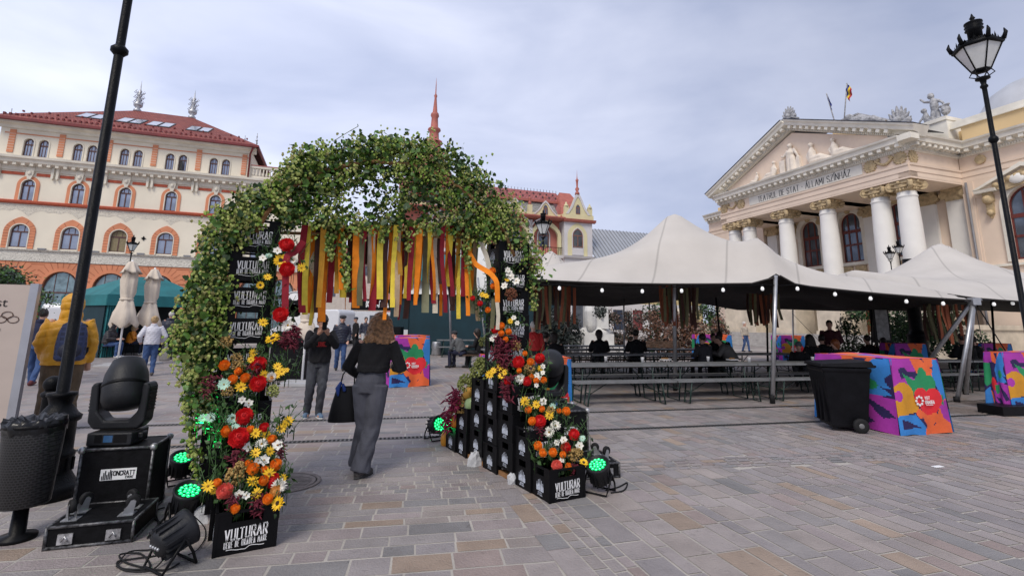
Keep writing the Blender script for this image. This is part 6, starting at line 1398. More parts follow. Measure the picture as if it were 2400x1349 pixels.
def sash(pts, w_, c, label):
    q = [AP(x, y, off) for x, y, off in pts]; n = 16; P_ = []
    for i in range(n+1):
        u = i/n*(len(q)-1); k = min(int(u), len(q)-2); P_.append(q[k].lerp(q[k+1], u-k))
    P_ = [P_[0]]+[(P_[i-1]+P_[i]*2+P_[i+1])/4 for i in range(1, n)]+[P_[-1]]
    m = MB(); vs = []
    for i, p in enumerate(P_):
        tg = (P_[min(i+1, n)]-P_[max(i-1, 0)]).normalized(); sd = tg.cross(Vector((AN.x, AN.y, 0))).normalized(); vs += [p-q[0]-sd*w_/2, p-q[0]+sd*w_/2]
    m.add(vs, [(2*i, 2*i+1, 2*i+3, 2*i+2) for i in range(n)], 0, True); o = m.build('draped_ribbon', RM[c], None, q[0]); T(o, label, 'ribbon', 'ribbons draped on the flower pillars')
sash([(712,565,-.2),(690,592,-.3),(670,600,-.35),(668,740,-.35)], .06, 'maroon', 'maroon ribbon looped sideways down the left pillar past the red dahlias')
sash([(1098,590,-.1),(1115,620,-.15),(1150,640,-.25),(1165,660,-.3),(1166,708,-.3)], .06, 'orange', 'orange ribbon looped sideways onto the right pillar')
sash([(1165,705,-.3),(1168,740,-.3),(1166,772,-.3)], .045, 'cream', 'cream ribbon end hanging below the orange loop on the right pillar')
sash([(1126,565,-.1),(1140,600,-.15),(1150,640,-.2)], .06, 'cream', 'cream ribbon slanting from the hops to the orange pompom on the right pillar')
sash([(1157,700,-.28),(1155,735,-.28),(1153,770,-.28)], .05, 'olive', 'olive ribbon hanging low on the left side of the right pillar')
# ---------------------------------------------------------------- flowers
FCOL = {'red': (.64,.012,.016), 'orange': (.85,.23,.012), 'coral': (.70,.12,.09), 'white': (.80,.78,.70), 'yellow': (.85,.52,.012), 'peach': (.75,.38,.10), 'mint': (.45,.68,.55)}
FM = {k: M(k+' petals', v, .6, var=.15, vs=40) for k, v in FCOL.items()}
DISC = M('dark flower disc', (.035,.016,.008), .8, var=.3, vs=60, bump=.5, bs=200); DISCY = M('gold flower disc', (.42,.22,.015), .8, var=.3, vs=60, bump=.5, bs=200); LEAFM = M('flower leaf green', (.035,.085,.018), .5, var=.35, vs=12)
def petal(mb, a, el, r0, r1, w_, cup, mi=0):
    d_ = Vector((cos(a)*cos(el), sin(a)*cos(el), sin(el))); s_ = Vector((-sin(a), cos(a), 0)); u = s_.cross(d_)*-1
    b = [d_*r0-s_*w_*.3, d_*r0+s_*w_*.3, d_*(r0+(r1-r0)*.6)+s_*w_*.55+u*cup*.5, d_*r1+u*cup, d_*(r0+(r1-r0)*.6)-s_*w_*.55+u*cup*.5]
    mid = d_*(r0+(r1-r0)*.6)+u*(cup*.5-w_*.18); mb.add(b+[mid], [(0,1,5),(1,2,5),(2,3,5),(3,4,5),(4,0,5)], mi, True)
def fl_dahlia(c, seed, dense=1):
    m = MB(); q = random.Random(seed)
    for k in range(110):
        zf = 1-(k+.5)/110*1.15; el = math.asin(max(-.15, zf)); a = k*2.39996
        petal(m, a, el+q.uniform(-.05,.05), .30, .5*(1+q.uniform(-.06,.06)), .16-.05*max(0, zf), .06)
    m.ball((0,0,.05), .34, 10, 6); return m.mesh('dahlia_head', FM[c])
def fl_daisy(c, n, wide, disc, rd, seed, layers=1):
    m = MB(); q = random.Random(seed)
    for l in range(layers):
        for k in range(n): petal(m, 2*pi*(k+.5*l)/n+q.uniform(-.08,.08), .06+.22*l+q.uniform(-.1,.18), rd*.7, .5*(1-.12*l)+q.uniform(-.04,.03), wide, -.03+q.uniform(-.03,.05))
    m.lathe([(rd,0),(rd,.04),(rd*.7,.085),(0,.10)], n=14, mi=1); m.lathe([(.06,-.08),(.1,-.02),(rd,0)], n=8, mi=2); return m.mesh('flower_head', [FM[c], disc, LEAFM])
FL_ = {'r': (fl_dahlia('red', 1), 'red dahlia'), 'o': (fl_dahlia('orange', 2), 'orange pompom dahlia'), 'c': (fl_dahlia('coral', 3), 'coral dahlia'), 'p': (fl_dahlia('peach', 5), 'peach dahlia'),
       'w': (fl_daisy('white', 18, .12, DISCY, .09, 4, 3), 'white dahlia'), 'W': (fl_daisy('white', 6, .30, DISCY, .07, 6, 1), 'white cosmos flower'), 's': (fl_daisy('yellow', 15, .14, DISC, .16, 7, 2), 'yellow sunflower with dark centre'), 'y': (fl_daisy('yellow', 11, .13, DISCY, .09, 8, 1), 'yellow daisy flower'), 'm': (fl_daisy('mint', 9, .2, DISCY, .06, 9, 2), 'pale mint flower')}
used_f = set()
def flower(k, p, dia, where, grp, tilt=None):
    me_, nm = FL_[k]; t = T(link('flower', me_, None, p), '%s in the flowers of the %s' % (nm, where), 'flower', '%ss on the %s' % (nm, where)); t.name = {'r':'red_dahlia','o':'orange_dahlia','c':'coral_dahlia','p':'peach_dahlia','w':'white_dahlia','W':'white_cosmos','s':'sunflower','y':'yellow_daisy','m':'mint_flower'}[k]
    f = Vector((-p.x, -p.y, (CH-p.z)*.5)).normalized(); f = (f+Vector((rr.gauss(0,.28), rr.gauss(0,.28), abs(rr.gauss(.25,.3))))).normalized()
    t.rotation_euler = Vector((0,0,1)).rotation_difference(f).to_euler(); t.scale = (dia,)*3; return t
LFL = [(672,575,37,'r'),(650,587,22,'W'),(662,579,20,'W'),(658,610,36,'s'),(672,631,37,'r'),(689,610,22,'w'),(706,627,24,'y'),(627,649,22,'y'),(610,668,20,'s'),(658,737,36,'r'),(675,762,30,'w'),(616,755,26,'y'),(639,793,36,'s'),(616,604,20,'W'),(630,599,18,'m'),
(526,855,25,'o'),(605,854,38,'r'),(593,826,22,'y'),(588,842,18,'y'),(650,858,22,'y'),(660,870,22,'y'),(672,867,14,'y'),(648,878,22,'y'),(546,888,22,'o'),(575,885,23,'o'),(605,898,37,'r'),(564,906,29,'y'),(593,902,21,'o'),(636,882,24,'w'),(634,886,17,'p'),(525,900,30,'m'),(619,877,24,'y'),(560,870,20,'o'),
(567,936,18,'W'),(583,944,21,'W'),(573,975,38,'r'),(543,981,26,'m'),(493,978,25,'m'),(475,979,20,'m'),(551,1003,24,'m'),(530,1010,27,'o'),(560,1025,45,'r'),(599,1014,26,'y'),(623,1020,29,'y'),(587,1007,20,'o'),(638,1030,23,'o'),(619,1001,22,'r'),(660,1003,24,'y'),(676,985,24,'y'),(667,992,20,'y'),(613,1040,28,'w'),(650,1042,25,'W'),(581,1046,23,'W'),(599,1060,26,'y'),(632,1056,24,'y'),(619,1077,26,'W'),(605,1078,20,'W'),(647,1088,27,'o'),(593,1098,27,'o'),(620,1100,19,'o'),(630,1109,29,'y'),(593,1126,31,'y'),(617,1125,23,'o'),(640,1126,34,'r'),(663,1119,20,'y'),(654,1138,34,'w'),(645,1150,25,'p'),(628,1168,23,'o'),(651,1178,32,'s'),(602,1155,30,'y'),(527,1150,35,'c'),(508,1132,21,'o'),(487,1138,29,'y'),(551,1191,21,'o'),(560,1158,23,'W'),(577,1160,18,'W'),(583,1085,18,'o'),(500,1150,18,'y')]
RFL = [(1215,848,29,'r'),(1230,828,13,'o'),(1265,840,26,'r'),(1243,847,18,'o'),(1217,868,13,'o'),(1220,887,26,'w'),(1235,893,22,'r'),(1245,883,15,'o'),(1257,892,15,'o'),(1274,890,16,'o'),(1258,878,15,'W'),(1265,885,14,'W'),(1257,902,13,'W'),(1272,858,15,'W'),(1272,873,14,'W'),(1267,863,18,'y'),(1190,893,18,'r'),(1147,877,22,'y'),(1156,868,18,'y'),(1170,860,22,'y'),(1175,880,19,'y'),(1183,872,18,'y'),(1230,940,26,'y'),(1240,952,18,'y'),(1257,947,22,'y'),(1238,960,17,'o'),(1247,986,19,'o'),(1265,987,29,'r'),(1287,972,25,'y'),(1270,958,15,'o'),(1273,940,20,'W'),(1295,952,17,'m'),(1327,963,20,'o'),(1310,962,12,'o'),(1302,997,26,'w'),(1287,1012,26,'w'),(1345,1018,26,'r'),(1365,1027,17,'m'),(1358,1043,21,'W'),(1321,1030,19,'W'),(1327,1048,26,'r'),(1261,1044,21,'o'),(1273,1060,19,'o'),(1296,1059,20,'o'),(1319,1065,16,'o'),(1305,1091,26,'c'),(1332,1092,16,'o'),(1368,1083,22,'s'),(1317,1077,15,'W'),(1305,1036,15,'W'),
(1154,635,18,'o'),(1157,671,17,'o'),(1143,726,15,'o'),(1193,640,22,'W'),(1210,658,21,'W'),(1182,669,19,'W'),(1198,648,20,'W'),(1190,632,16,'W'),(1188,655,14,'y'),(1125,711,14,'r'),(1108,699,13,'r'),(1139,693,17,'y'),(1130,690,16,'y'),(1175,763,17,'o'),(1175,781,16,'o'),(1192,777,16,'o'),(1159,772,19,'r'),(1161,785,17,'W'),(1153,794,15,'W'),(1196,752,15,'y'),(1204,744,14,'W'),(1212,756,13,'W'),(1185,795,14,'o')]
def interp(v, tb):
    for (a, b), (c, d_) in zip(tb, tb[1:]):
        if (v-a)*(v-c) <= 0: return b+(d_-b)*(v-a)/(c-a)
    return tb[0][1] if abs(v-tb[0][0]) < abs(v-tb[-1][0]) else tb[-1][1]
LT = [(1230,3.80),(1180,3.86),(1100,4.0),(1040,4.12),(960,4.26),(880,4.42),(800,4.52),(560,4.55)]; RT_ = [(1110,4.92),(1060,5.02),(1000,5.2),(950,5.34),(880,5.55),(840,5.62),(760,5.66),(620,5.7)]
def Ld(px, py): return interp(py, LT)+.35*(px-590)/270*.8
def Rd(px, py): return interp(py, RT_)+.3*(px-(1240 if py > 830 else 1200))/230
for x, y, s_, k in LFL: Y = Ld(x, y)+rr.uniform(-.03,.03); flower(k, D(x, y, Y), s_*Y/FPX*1.0, 'left crate pillar', '')
for x, y, s_, k in RFL: Y = Rd(x, y)+rr.uniform(-.03,.03); flower(k, D(x, y, Y), s_*Y/FPX*1.0, 'right crate pillar', '')
AMR = M('burgundy amaranth', (.12,.008,.022), .8, var=.5, vs=25); SED = M('tan seed heads', (.36,.23,.075), .85, var=.35, vs=30); GHY = M('green hydrangea', (.30,.33,.10), .8, var=.35, vs=30); DRB = M('dried rust flower', (.16,.055,.025), .85, var=.4, vs=30)
def plume(nm, lab, p, s_, mat_, kind):
    m = MB()
    if kind == 'plume':
        for k in range(70):
            u = rr.random(); q = Vector((rr.gauss(0,.16), rr.gauss(0,.16), .5-u*1.1))*s_; a = Vector((rr.gauss(0,1), rr.gauss(0,1), rr.uniform(-1.2,.6))).normalized()
            m.tube([q, q+a*s_*.16, q+a*s_*.34], [s_*.045, s_*.04, s_*.008], 5)
    else:
        for k in range(120):
            a = Vector((rr.gauss(0,1), rr.gauss(0,1), rr.gauss(.3,1))).normalized()*rr.uniform(.3,.5)*s_
            m.ball(a, s_*rr.uniform(.05,.085), 5, 4)
    o = m.build(nm, mat_, None, p); T(o, lab, 'flower'); return o
for lst, fn, wh in (([(677,785,50),(493,902,42),(605,1178,40),(554,1081,45),(547,1178,36),(690,790,40),(655,1055,30),(600,870,40)], Ld, 'left'), ([(1190,905,46),(1167,812,48),(1185,825,50),(1263,1012,26),(1175,850,40),(1350,1100,24),(1205,800,30)], Rd, 'right')):
    for x, y, s_ in lst: Y = fn(x, y)+.02; T(plume('amaranth_plume', 'burgundy amaranth plume drooping among the flowers of the %s crate pillar' % wh, D(x, y, Y), s_*Y/FPX, AMR, 'plume'), group='amaranth plumes on the %s pillar' % wh)
for lst, fn, wh in (([(534,916,26),(550,1117,42),(562,1100,34),(560,860,30),(555,840,26),(530,800,30)], Ld, 'left'), ([(1240,865,28),(1345,1067,28),(1290,962,20),(1355,1060,22),(1208,810,26)], Rd, 'right')):
    for x, y, s_ in lst: Y = fn(x, y)+.03; T(plume('sedum_head', 'tan seed head cluster among the flowers of the %s crate pillar' % wh, D(x, y, Y), s_*Y/FPX, SED, 'head'), group='seed heads on the %s pillar' % wh)
T(plume('green_hydrangea', 'green hydrangea head at the right edge of the left crate pillar', D(640, 916, 4.45), .115, GHY, 'head')); T(plume('dried_flower', 'round rust brown dried flower head high on the right crate pillar', D(1198, 690, 5.62), .15, DRB, 'head'))
bd = lambda py: interp(py, [(1040,7.0),(980,6.75),(900,6.45),(850,6.3)])
for x, y, s_ in ((1087,950,42),(1083,973,34),(1067,963,26),(1095,935,30)): T(plume('sedum_head', 'tan seed head cluster on the rear steps of the right pillar', D(x, y, bd(y)), s_*bd(y)/FPX, SED, 'head'), group='seed heads on the rear steps')
for x, y, s_ in ((1093,900,44),(1123,873,44),(1131,856,40),(1120,890,34),(1135,800,26)): T(plume('green_hydrangea', 'pale green hydrangea head on the rear steps of the right pillar', D(x, y, bd(y)), s_*bd(y)/FPX, GHY, 'head'), group='green hydrangeas on the rear steps')
CEL = M('crimson celosia', (.22,.012,.05), .7, var=.4, vs=25)
for x, y, s_ in ((1062,943,46),(1047,982,40),(1070,930,36)): T(plume('spiky_plume', 'crimson spiky plume fanning out on the rear steps of the right pillar', D(x, y, bd(y)), s_*bd(y)/FPX, CEL, 'plume'), group='crimson plumes on the rear steps')
def gourd(nm, lab, p, r_, sc, col, tilt=0):
    m = MB(); n = 20; rings = []
    for i in range(11):
        a = -pi/2+pi*i/10; rings.append((r_*cos(a), r_*sin(a)*sc))
    m.lathe([(max(q[0], .0005), q[1]) for q in rings], n=n); m.v = [(x*(1+.05*cos(10*math.atan2(y, x))), y*(1+.05*cos(10*math.atan2(y, x))), z) for x, y, z in m.v]
    m.tube([(0,0,r_*sc*.95),(.1*r_,0,r_*sc*1.25)], [r_*.14, r_*.08], 6); o = m.build(nm, M(nm+' rind', col, .45, var=.2, vs=6), None, p); o.rotation_euler = (tilt, tilt*.6, 0); T(o, lab, 'gourd' if nm != 'melon' else 'melon')
gourd('pumpkin', 'yellow orange pumpkin standing on the paving at the back end of the right pillar', D(1046, 1030, 7.0), .075, 1.65, (.62,.26,.02)); gourd('pumpkin', 'deep orange gourd under the tan seed heads on the rear steps', D(1067, 988, 6.75), .06, 1.6, (.60,.20,.02), .1); gourd('melon', 'pale green melon on the rear step beside the crates', D(1104, 947, 6.45), .08, 1.15, (.30,.42,.20), .3); gourd('pumpkin', 'long yellow gourd lying above the pale green melon', D(1097, 920, 6.45), .06, 1.9, (.62,.34,.06), .9)
# green filling of leaves, sprigs and grass among the blossoms
def greenery(label, lst, fn, n):
    m = MB(); o0 = None
    for k in range(n):
        x, y, sp = rr.choice(lst); x += rr.gauss(0, sp); y += rr.gauss(0, sp*.8); Y = fn(x, y)+rr.uniform(.02,.14); p = D(x, y, Y); o0 = o0 or p
        if rr.random() < .3:
            q = p+Vector((rr.gauss(0,.05), rr.gauss(0,.05), rr.uniform(.05,.16))); m.tube([p-Vector((0,0,.1))-o0, p-o0, q-o0], .0025, 4, 0)
            for j in range(5): u = j/4; c = p.lerp(q, u)-o0; d_ = Vector((rr.gauss(0,1), rr.gauss(0,1), .5)).normalized()*.05; s_ = d_.cross(Vector((0,0,1))).normalized()*.006; m.add([c-s_*.3, c+d_*.5+s_, c+d_, c+d_*.5-s_], [(0,1,2,3)], 0, True)
        else:
            qn, u, v = rmat(); L_ = rr.uniform(.035,.07); W_ = L_*.33; c = p-o0
            m.add([c, c+u*L_*.4+v*W_, c+u*L_, c+u*L_*.4-v*W_, c+u*L_*.5-qn*W_*.4], [(0,1,4),(1,2,4),(2,3,4),(3,0,4)], rr.choice([0,0,1]), True)
    o = m.build('flower_greenery', [LEAFM, HOPL[0]], None, o0); T(o, label, 'greenery', kind='stuff')
greenery('green leaves and sprigs filling the flowers of the left pillar', [(x, y, 13) for x, y, _, k in LFL]+[(505,1000,14),(500,1050,16),(520,960,14),(515,1090,14),(500,1010,10),(650,600,14),(648,680,18),(650,720,14),(640,700,14)], Ld, 1500)
greenery('green leaves and sprigs filling the flowers of the right pillar', [(x, y, 9) for x, y, _, k in RFL]+[(1320,985,10),(1130,730,12),(1140,740,10),(1330,1000,10),(1260,1080,10)], Rd, 1100)
# ================================================================ people
SKIN = M('skin', (.52,.30,.22), .55, var=.1, vs=12, bump=.08, bs=120); SKIND = M('tanned skin', (.40,.21,.14), .55, var=.1, vs=12)
CM_ = {}
def cloth(name, col, rough=.85, bump=.35, bs=35, var=.15):
    if name not in CM_: CM_[name] = M(name, col, rough, var=var, vs=7, bump=bump, bs=bs)
    return CM_[name]
EYE = M('dark eyes', (.03,.02,.02), .3, var=0)
STAND = dict(P=(0,0,.94), C=(0,.0,1.28), N=(0,0,1.47), H=(0,.02,1.61), sl=(-.185,0,1.41), sr=(.185,0,1.41), el=(-.25,-.03,1.13), er=(.25,-.03,1.13), wl=(-.26,.05,.88), wr=(.26,.05,.88), hl=(-.09,0,.92), hr=(.09,0,.92), kl=(-.10,.02,.49), kr=(.10,.02,.49), al=(-.11,-.02,.09), ar=(.11,-.02,.09))
SIT = dict(P=(0,0,.52), C=(0,.04,.86), N=(0,.08,1.05), H=(0,.12,1.19), sl=(-.19,.05,.99), sr=(.19,.05,.99), el=(-.27,.12,.74), er=(.27,.12,.74), wl=(-.16,.36,.72), wr=(.16,.36,.72), hl=(-.1,.02,.52), hr=(.1,.02,.52), kl=(-.13,.42,.53), kr=(.13,.42,.53), al=(-.13,.40,.09), ar=(.13,.40,.09))
def hand(mb, w, e, s=1, grip=.5):
    w, e = Vector(w), Vector(e); d = (w-e).normalized(); sd = d.cross(Vector((0, 1, .2))).normalized(); nn = sd.cross(d)
    mb.tube([w, w+d*.04, w+d*.085], [.026, .036, .036], 8, round_=True)
    for k in range(4):
        b = w+d*.085+sd*(k-1.5)*.019; l = (.062, .072, .068, .052)[k]; m1 = b+d*l*.5+nn*grip*.012; mb.tube([b, m1, m1+(d*(1-grip)+nn*grip).normalized()*l*.5], [.010, .009, .008], 6, round_=True)
    tb = w+d*.035+sd*s*.03; mb.tube([tb, tb+d*.03+sd*s*.022, tb+d*.06+sd*s*.02+nn*.012], [.012, .011, .009], 6, round_=True)
def person(label, p, face, wear, pose=None, base=STAND, H=1.72, near=False, cat='person', group=None, skin=None):
    J = dict(base); J.update(pose or {}); J = {k: Vector(v) for k, v in J.items()}; k_ = H/1.72
    t = thing('person', label, cat, p, face, group); t.scale = (k_,)*3; vx = .0105 if near else .016
    g = wear.get
    bulk = g('bulk', 0.); fx = Vector((1, 0, 0))
    up = (J['N']-J['P']).normalized(); fy = up.cross(fx).normalized(); shx = (J['sr']-J['sl']).normalized()
    Hd = J['H']; hf = Vector(g('look', (0, 1, 0))).normalized(); hs = Vector((hf.y, -hf.x, 0)).normalized()
    # ---- body : one continuous surface
    b = MB()
    b.ball(Hd+Vector((0,0,.02)), .098, 14, 10, 0, None, (.80,.96,1.12)); b.ball(Hd+hf*.03-Vector((0,0,.055)), .066, 12, 8, 0, None, (.85,.9,1.0))
    b.tube([Hd+hf*.088+Vector((0,0,.018)), Hd+hf*.112-Vector((0,0,.022))], [.010,.017], 6, round_=True)
    for s in (-1, 1): b.ball(Hd+hs*s*.08-hf*.005, .024, 8, 6, 0, None, (.5,.9,1.4))
    b.tube([Hd+hf*.085-Vector((0,0,.052))-hs*.02, Hd+hf*.09-Vector((0,0,.052)), Hd+hf*.085-Vector((0,0,.052))+hs*.02], .009, 6, round_=True)
    b.tube([Hd-Vector((0,0,.05))-hf*.015, J['N']-Vector((0,0,.04))], [.056,.062], 10)
    b.loft([(J['P']-up*.08, fx*.14, fy*.10), (J['P']+up*.06, fx*.145, fy*.10), (J['C']-up*.1, fx*.13, fy*.095), (J['C'], fx*.155, fy*.11), (J['C']+up*.12, shx*.15, fy*.09), (J['N']-up*.02, shx*.07, fy*.06)], 14)
    for s in 'lr':
        b.tube([J['s'+s], J['e'+s], J['w'+s]], [.048,.040,.028], 8, round_=True); b.tube([J['h'+s], J['k'+s], J['a'+s]], [.078,.052,.036], 8, round_=True)
        b.tube([J['a'+s]-Vector((0,.03,.03)), J['a'+s]+Vector((0,.12,-.055))], [.035,.03], 8, round_=True)
        hand(b, J['w'+s], J['e'+s], -1 if s == 'r' else 1, g('grip', .5))
    body = fuse(b, 'body', skin or SKIN, vx*.75 if near else vx, 1, t)
    e = MB()
    for s in (-1, 1): e.ball(Hd+hs*s*.034+hf*.083+Vector((0,0,.022)), .0095, 8, 6)
    e.build('eyes', EYE, t)
    # ---- trousers
    tr = MB(); lw = g('leg', .085); tb_ = g('hem', .055)
    tr.loft([(J['P']-up*.10, fx*.155, fy*.125), (J['P']+up*.02, fx*(.165+g('hip', 0)), fy*(.125+g('hip', 0))), (J['P']+up*.13, fx*.15, fy*.11), (J['P']+up*.15, fx*.13, fy*.1)], 16)
    for s in 'lr':
        A = J['a'+s]+Vector((0,0,.0)); tr.tube([J['h'+s]+Vector((0,0,.02)), J['h'+s].lerp(J['k'+s], .5), J['k'+s], J['k'+s].lerp(A, .5), A-Vector((0,0,.03))], [lw+.012, lw, lw*.86, (lw*.8+tb_)/2, tb_], 12)
    fold = lambda co, q=g('foldamp', .006): q*np.sin(co[:, 2]*38+3*np.sin(co[:, 0]*23)+2*np.sin(co[:, 1]*19))*np.clip((.95-co[:, 2])*2, .2, 1)*np.clip(np.abs(np.sin(co[:, 2]*3.3+co[:, 0]*5)), .15, 1)
    fuse(tr, 'trousers', g('trousers'), vx, 2, t, fold)
    # ---- shoes
    for s in 'lr':
        sh = MB(); a = J['a'+s]; fd = Vector(g('toe'+s, (0, 1, 0))).normalized(); z0 = max(.0, a.z-.09)
        o_ = Vector((a.x, a.y, z0)); sh.ball(o_-fd*.02+Vector((0,0,.055)), .05, 10, 8, 0, None, (1,1,1.15)); sh.tube([o_+fd*.0+Vector((0,0,.05)), o_+fd*.10+Vector((0,0,.042)), o_+fd*.17+Vector((0,0,.035))], [.048,.046,.034], 10, round_=True)
        so = fuse(sh, 'shoe', g('shoes'), .009 if near else .014, 1, t)
        if g('sole'):
            q = MB(); q.loft([(o_+fd*.07+Vector((0,0,z)), Vector((fd.y,-fd.x,0))*.05, fd*.145) for z in (.0,.022)], 14); q.build('sole', g('sole'), so)
    # ---- jacket
    jk = MB(); hem = g('hemz', .02); w_ = 1+bulk*6
    jk.loft([(J['P']+up*(hem-.0), fx*(.165+bulk), fy*(.135+bulk)), (J['P']+up*(hem+.06), fx*(.175+bulk), fy*(.14+bulk)), (J['C']-up*.12, fx*(.165+bulk), fy*(.13+bulk)), (J['C']+up*.02, fx*(.18+bulk*.8), fy*(.135+bulk*.9)), (J['C']+up*.11, shx*(.185+bulk*.4), fy*(.115+bulk*.6)), (J['N']-up*.045, shx*(.12+bulk*.3), fy*.085), (J['N']+up*.0, shx*.075, fy*.072)], 20)
    sw = g('sleeve', .062)+bulk*.4
    for s in 'lr':
        W_ = J['w'+s].lerp(J['e'+s], g('cuff', .04)); jk.tube([J['s'+s]-up*.015+(J['C']-J['s'+s])*.25, J['s'+s], J['s'+s].lerp(J['e'+s], .5), J['e'+s], J['e'+s].lerp(W_, .55), W_], [sw*.8, sw*.95, sw*.95, sw*.9, sw*.8, sw*.66], 12)
    if g('hood') == 'down': jk.tube([J['N']+fx*s*.09+Vector((0,-.03 if s else -.09,.0)) for s in (-1, 0, 1)], .05, 8, round_=True)
    if g('hood') == 'up':
        jk.ball(Hd-hf*.035+Vector((0,0,.03)), .145, 14, 10, 0, None, (.9,.9,1.12)); jk.tube([Hd-hf*.03-Vector((0,0,.05)), J['N']-up*.04], [.12,.13], 12)
    if g('collar'): jk.lathe([(.085,-.04),(.082,.03),(.07,.05)], J['N'], 14)
    q = g('quilt')
    if q: bf = lambda co, q=q: (.008 if q > .1 else .011)*np.abs(np.sin((co[:, 2]+.25*np.abs(co[:, 0]))*pi/q))**.6-.006+.003*np.sin(co[:, 0]*60)*np.sin(co[:, 2]*43)
    else: bf = lambda co: .005*np.sin(co[:, 2]*31+4*np.sin(co[:, 0]*17)+co[:, 1]*13)
    jo = fuse(jk, g('topname', 'jacket'), g('top'), vx, 2, t, bf)
    if g('hood') == 'up' and g('face', True) is False: pass
    # ---- hair / hat
    hr_ = g('hair')
    if hr_:
        m = MB(); st = g('hairstyle', 'short')
        if st == 'short': m.ball(Hd-hf*.018+Vector((0,0,.045)), .106, 14, 10, 0, None, (.86,.98,1.0))
        if st == 'bob': m.ball(Hd-hf*.02+Vector((0,0,.035)), .118, 14, 10, 0, None, (.95,1.0,1.05)); m.tube([Hd-hf*.05, Hd-hf*.06-Vector((0,0,.09))], [.10,.085], 10, round_=True)
        if st == 'bun': m.ball(Hd-hf*.02+Vector((0,0,.035)), .113, 14, 10, 0, None, (.92,1.0,1.0)); m.ball(Hd-hf*.09+Vector((0,0,.09)), .055)
        if st == 'long':
            m.ball(Hd-hf*.015+Vector((0,0,.045)), .118, 16, 12, 0, None, (.92,.98,1.02))
            for k in range(11):
                a = -1.9+3.8*k/10; x = .115*sin(a); y = -.07*cos(a)-.025; q2 = .30+.04*sin(k*2.7)
                m.tube([Hd+Vector((x*.75, y*.9, .05)), Hd+Vector((x*1.0, y*1.0, -.06)), Hd+Vector((x*1.15+.015*sin(k*3), y*1.15, -.16)), Hd+Vector((x*1.3, y*1.1, -q2))], [.045,.045,.040,.016], 8, round_=True)
        if st == 'long' and near:
            sm = MB(); q3 = random.Random(4)
            for k in range(170):
                a = q3.uniform(-2.0, 2.0); x = .112*sin(a); y = -.075*cos(a)-.02; l = q3.uniform(.26, .40); ph = q3.uniform(0, 6.3); w4 = q3.uniform(.006, .018); f5 = q3.uniform(1.18, 1.5)
                sm.tube([Hd+Vector((x*(.8+(f5-.8)*u)+w4*sin(ph+9*u), y*(.95+(f5-1)*u)+w4*cos(ph+8*u), .09-u*(l+.03))) for u in [i/9 for i in range(10)]], [.0045]*7+[.0035,.0025,.001], 5)
            sm.build('hair_strands', hr_, t)
        hb = (lambda co: .008*np.sin(co[:, 0]*95+5*np.sin(co[:, 2]*24))*np.cos(co[:, 1]*80+4*np.sin(co[:, 2]*31))) if st == 'long' else (lambda co: .003*np.sin(co[:, 0]*140+co[:, 2]*30))
        fuse(m, 'hair', hr_, .009 if near else .014, 1, t, hb)
    ht = g('hat')
    if ht:
        m = MB(); kind, mt = ht
        if kind == 'beanie': m.ball(Hd-hf*.012+Vector((0,0,.06)), .112, 14, 10, 0, None, (.88,.98,1.0)); m.loft([(Hd+Vector((0,0,.035)), hs*.098, hf*.108),(Hd+Vector((0,0,.075)), hs*.1, hf*.11)], 18)
        if kind == 'cap': m.ball(Hd-hf*.01+Vector((0,0,.07)), .112, 14, 10, 0, None, (.92,1.02,.72)); m.loft([(Hd+hf*.09+Vector((0,0,.068)), hs*.085, hf*.075),(Hd+hf*.09+Vector((0,0,.082)), hs*.085, hf*.07)], 16)
        if kind == 'flat': m.ball(Hd+hf*.02+Vector((0,0,.085)), .125, 14, 10, 0, None, (.92,1.08,.5)); m.loft([(Hd+hf*.11+Vector((0,0,.062)), hs*.08, hf*.05),(Hd+hf*.11+Vector((0,0,.075)), hs*.08, hf*.05)], 14)
        fuse(m, 'hat', mt, .010 if near else .014, 1, t)
    return t
BLK_ = cloth('black knit', (.006,.006,.008), .95); NAVY_ = cloth('navy quilted nylon', (.014,.017,.035), .5); DEN = cloth('blue denim', (.035,.075,.19), .85); GDEN = cloth('washed black denim', (.045,.048,.058), .85, var=.5); GREYW = cloth('grey herringbone wool', (.075,.078,.098), .9, .4, 90, .25)
MUST = cloth('mustard puffer nylon', (.62,.30,.012), .5, .2, 25); KHA = cloth('brown corduroy', (.10,.07,.042), .9, .5, 80, .3); WHT = cloth('white quilted nylon', (.60,.60,.66), .5); ORG = cloth('orange puffer', (.66,.22,.01), .5); BEIGE = cloth('beige cotton', (.40,.35,.29), .85); DGR = cloth('dark grey wool', (.03,.03,.035), .9); BURG = cloth('burgundy wool', (.06,.012,.018), .9); BLKP = cloth('black trousers', (.012,.012,.014), .8); WHTR = cloth('white cotton trousers', (.55,.55,.55), .85); REDJ = cloth('red jacket', (.45,.012,.012), .7); PURP = cloth('violet fleece', (.03,.022,.09), .85)
HB_ = M('light brown hair', (.25,.135,.062), .5, var=.6, vs=30, bump=.5, bs=110); HBL = M('blond hair', (.40,.27,.13), .55, var=.3, vs=20, bump=.4, bs=140); HW = M('white hair', (.55,.53,.50), .6, var=.2, vs=20, bump=.4, bs=140); HD_ = M('dark hair', (.018,.012,.009), .5, var=.4, vs=20, bump=.4, bs=140); HR = M('ginger hair', (.25,.07,.02), .5, var=.3, vs=20)
SHG = cloth('grey suede', (.075,.068,.068), .85); SHB = cloth('blue grey sneaker', (.10,.16,.24), .7); SHK = cloth('black leather', (.015,.013,.013), .4); SOLE = M('dark rubber sole', (.05,.05,.05), .8, var=.1); SOLW = M('white rubber sole', (.6,.6,.58), .7, var=.1); SHR = cloth('maroon sneaker', (.10,.02,.025), .7)
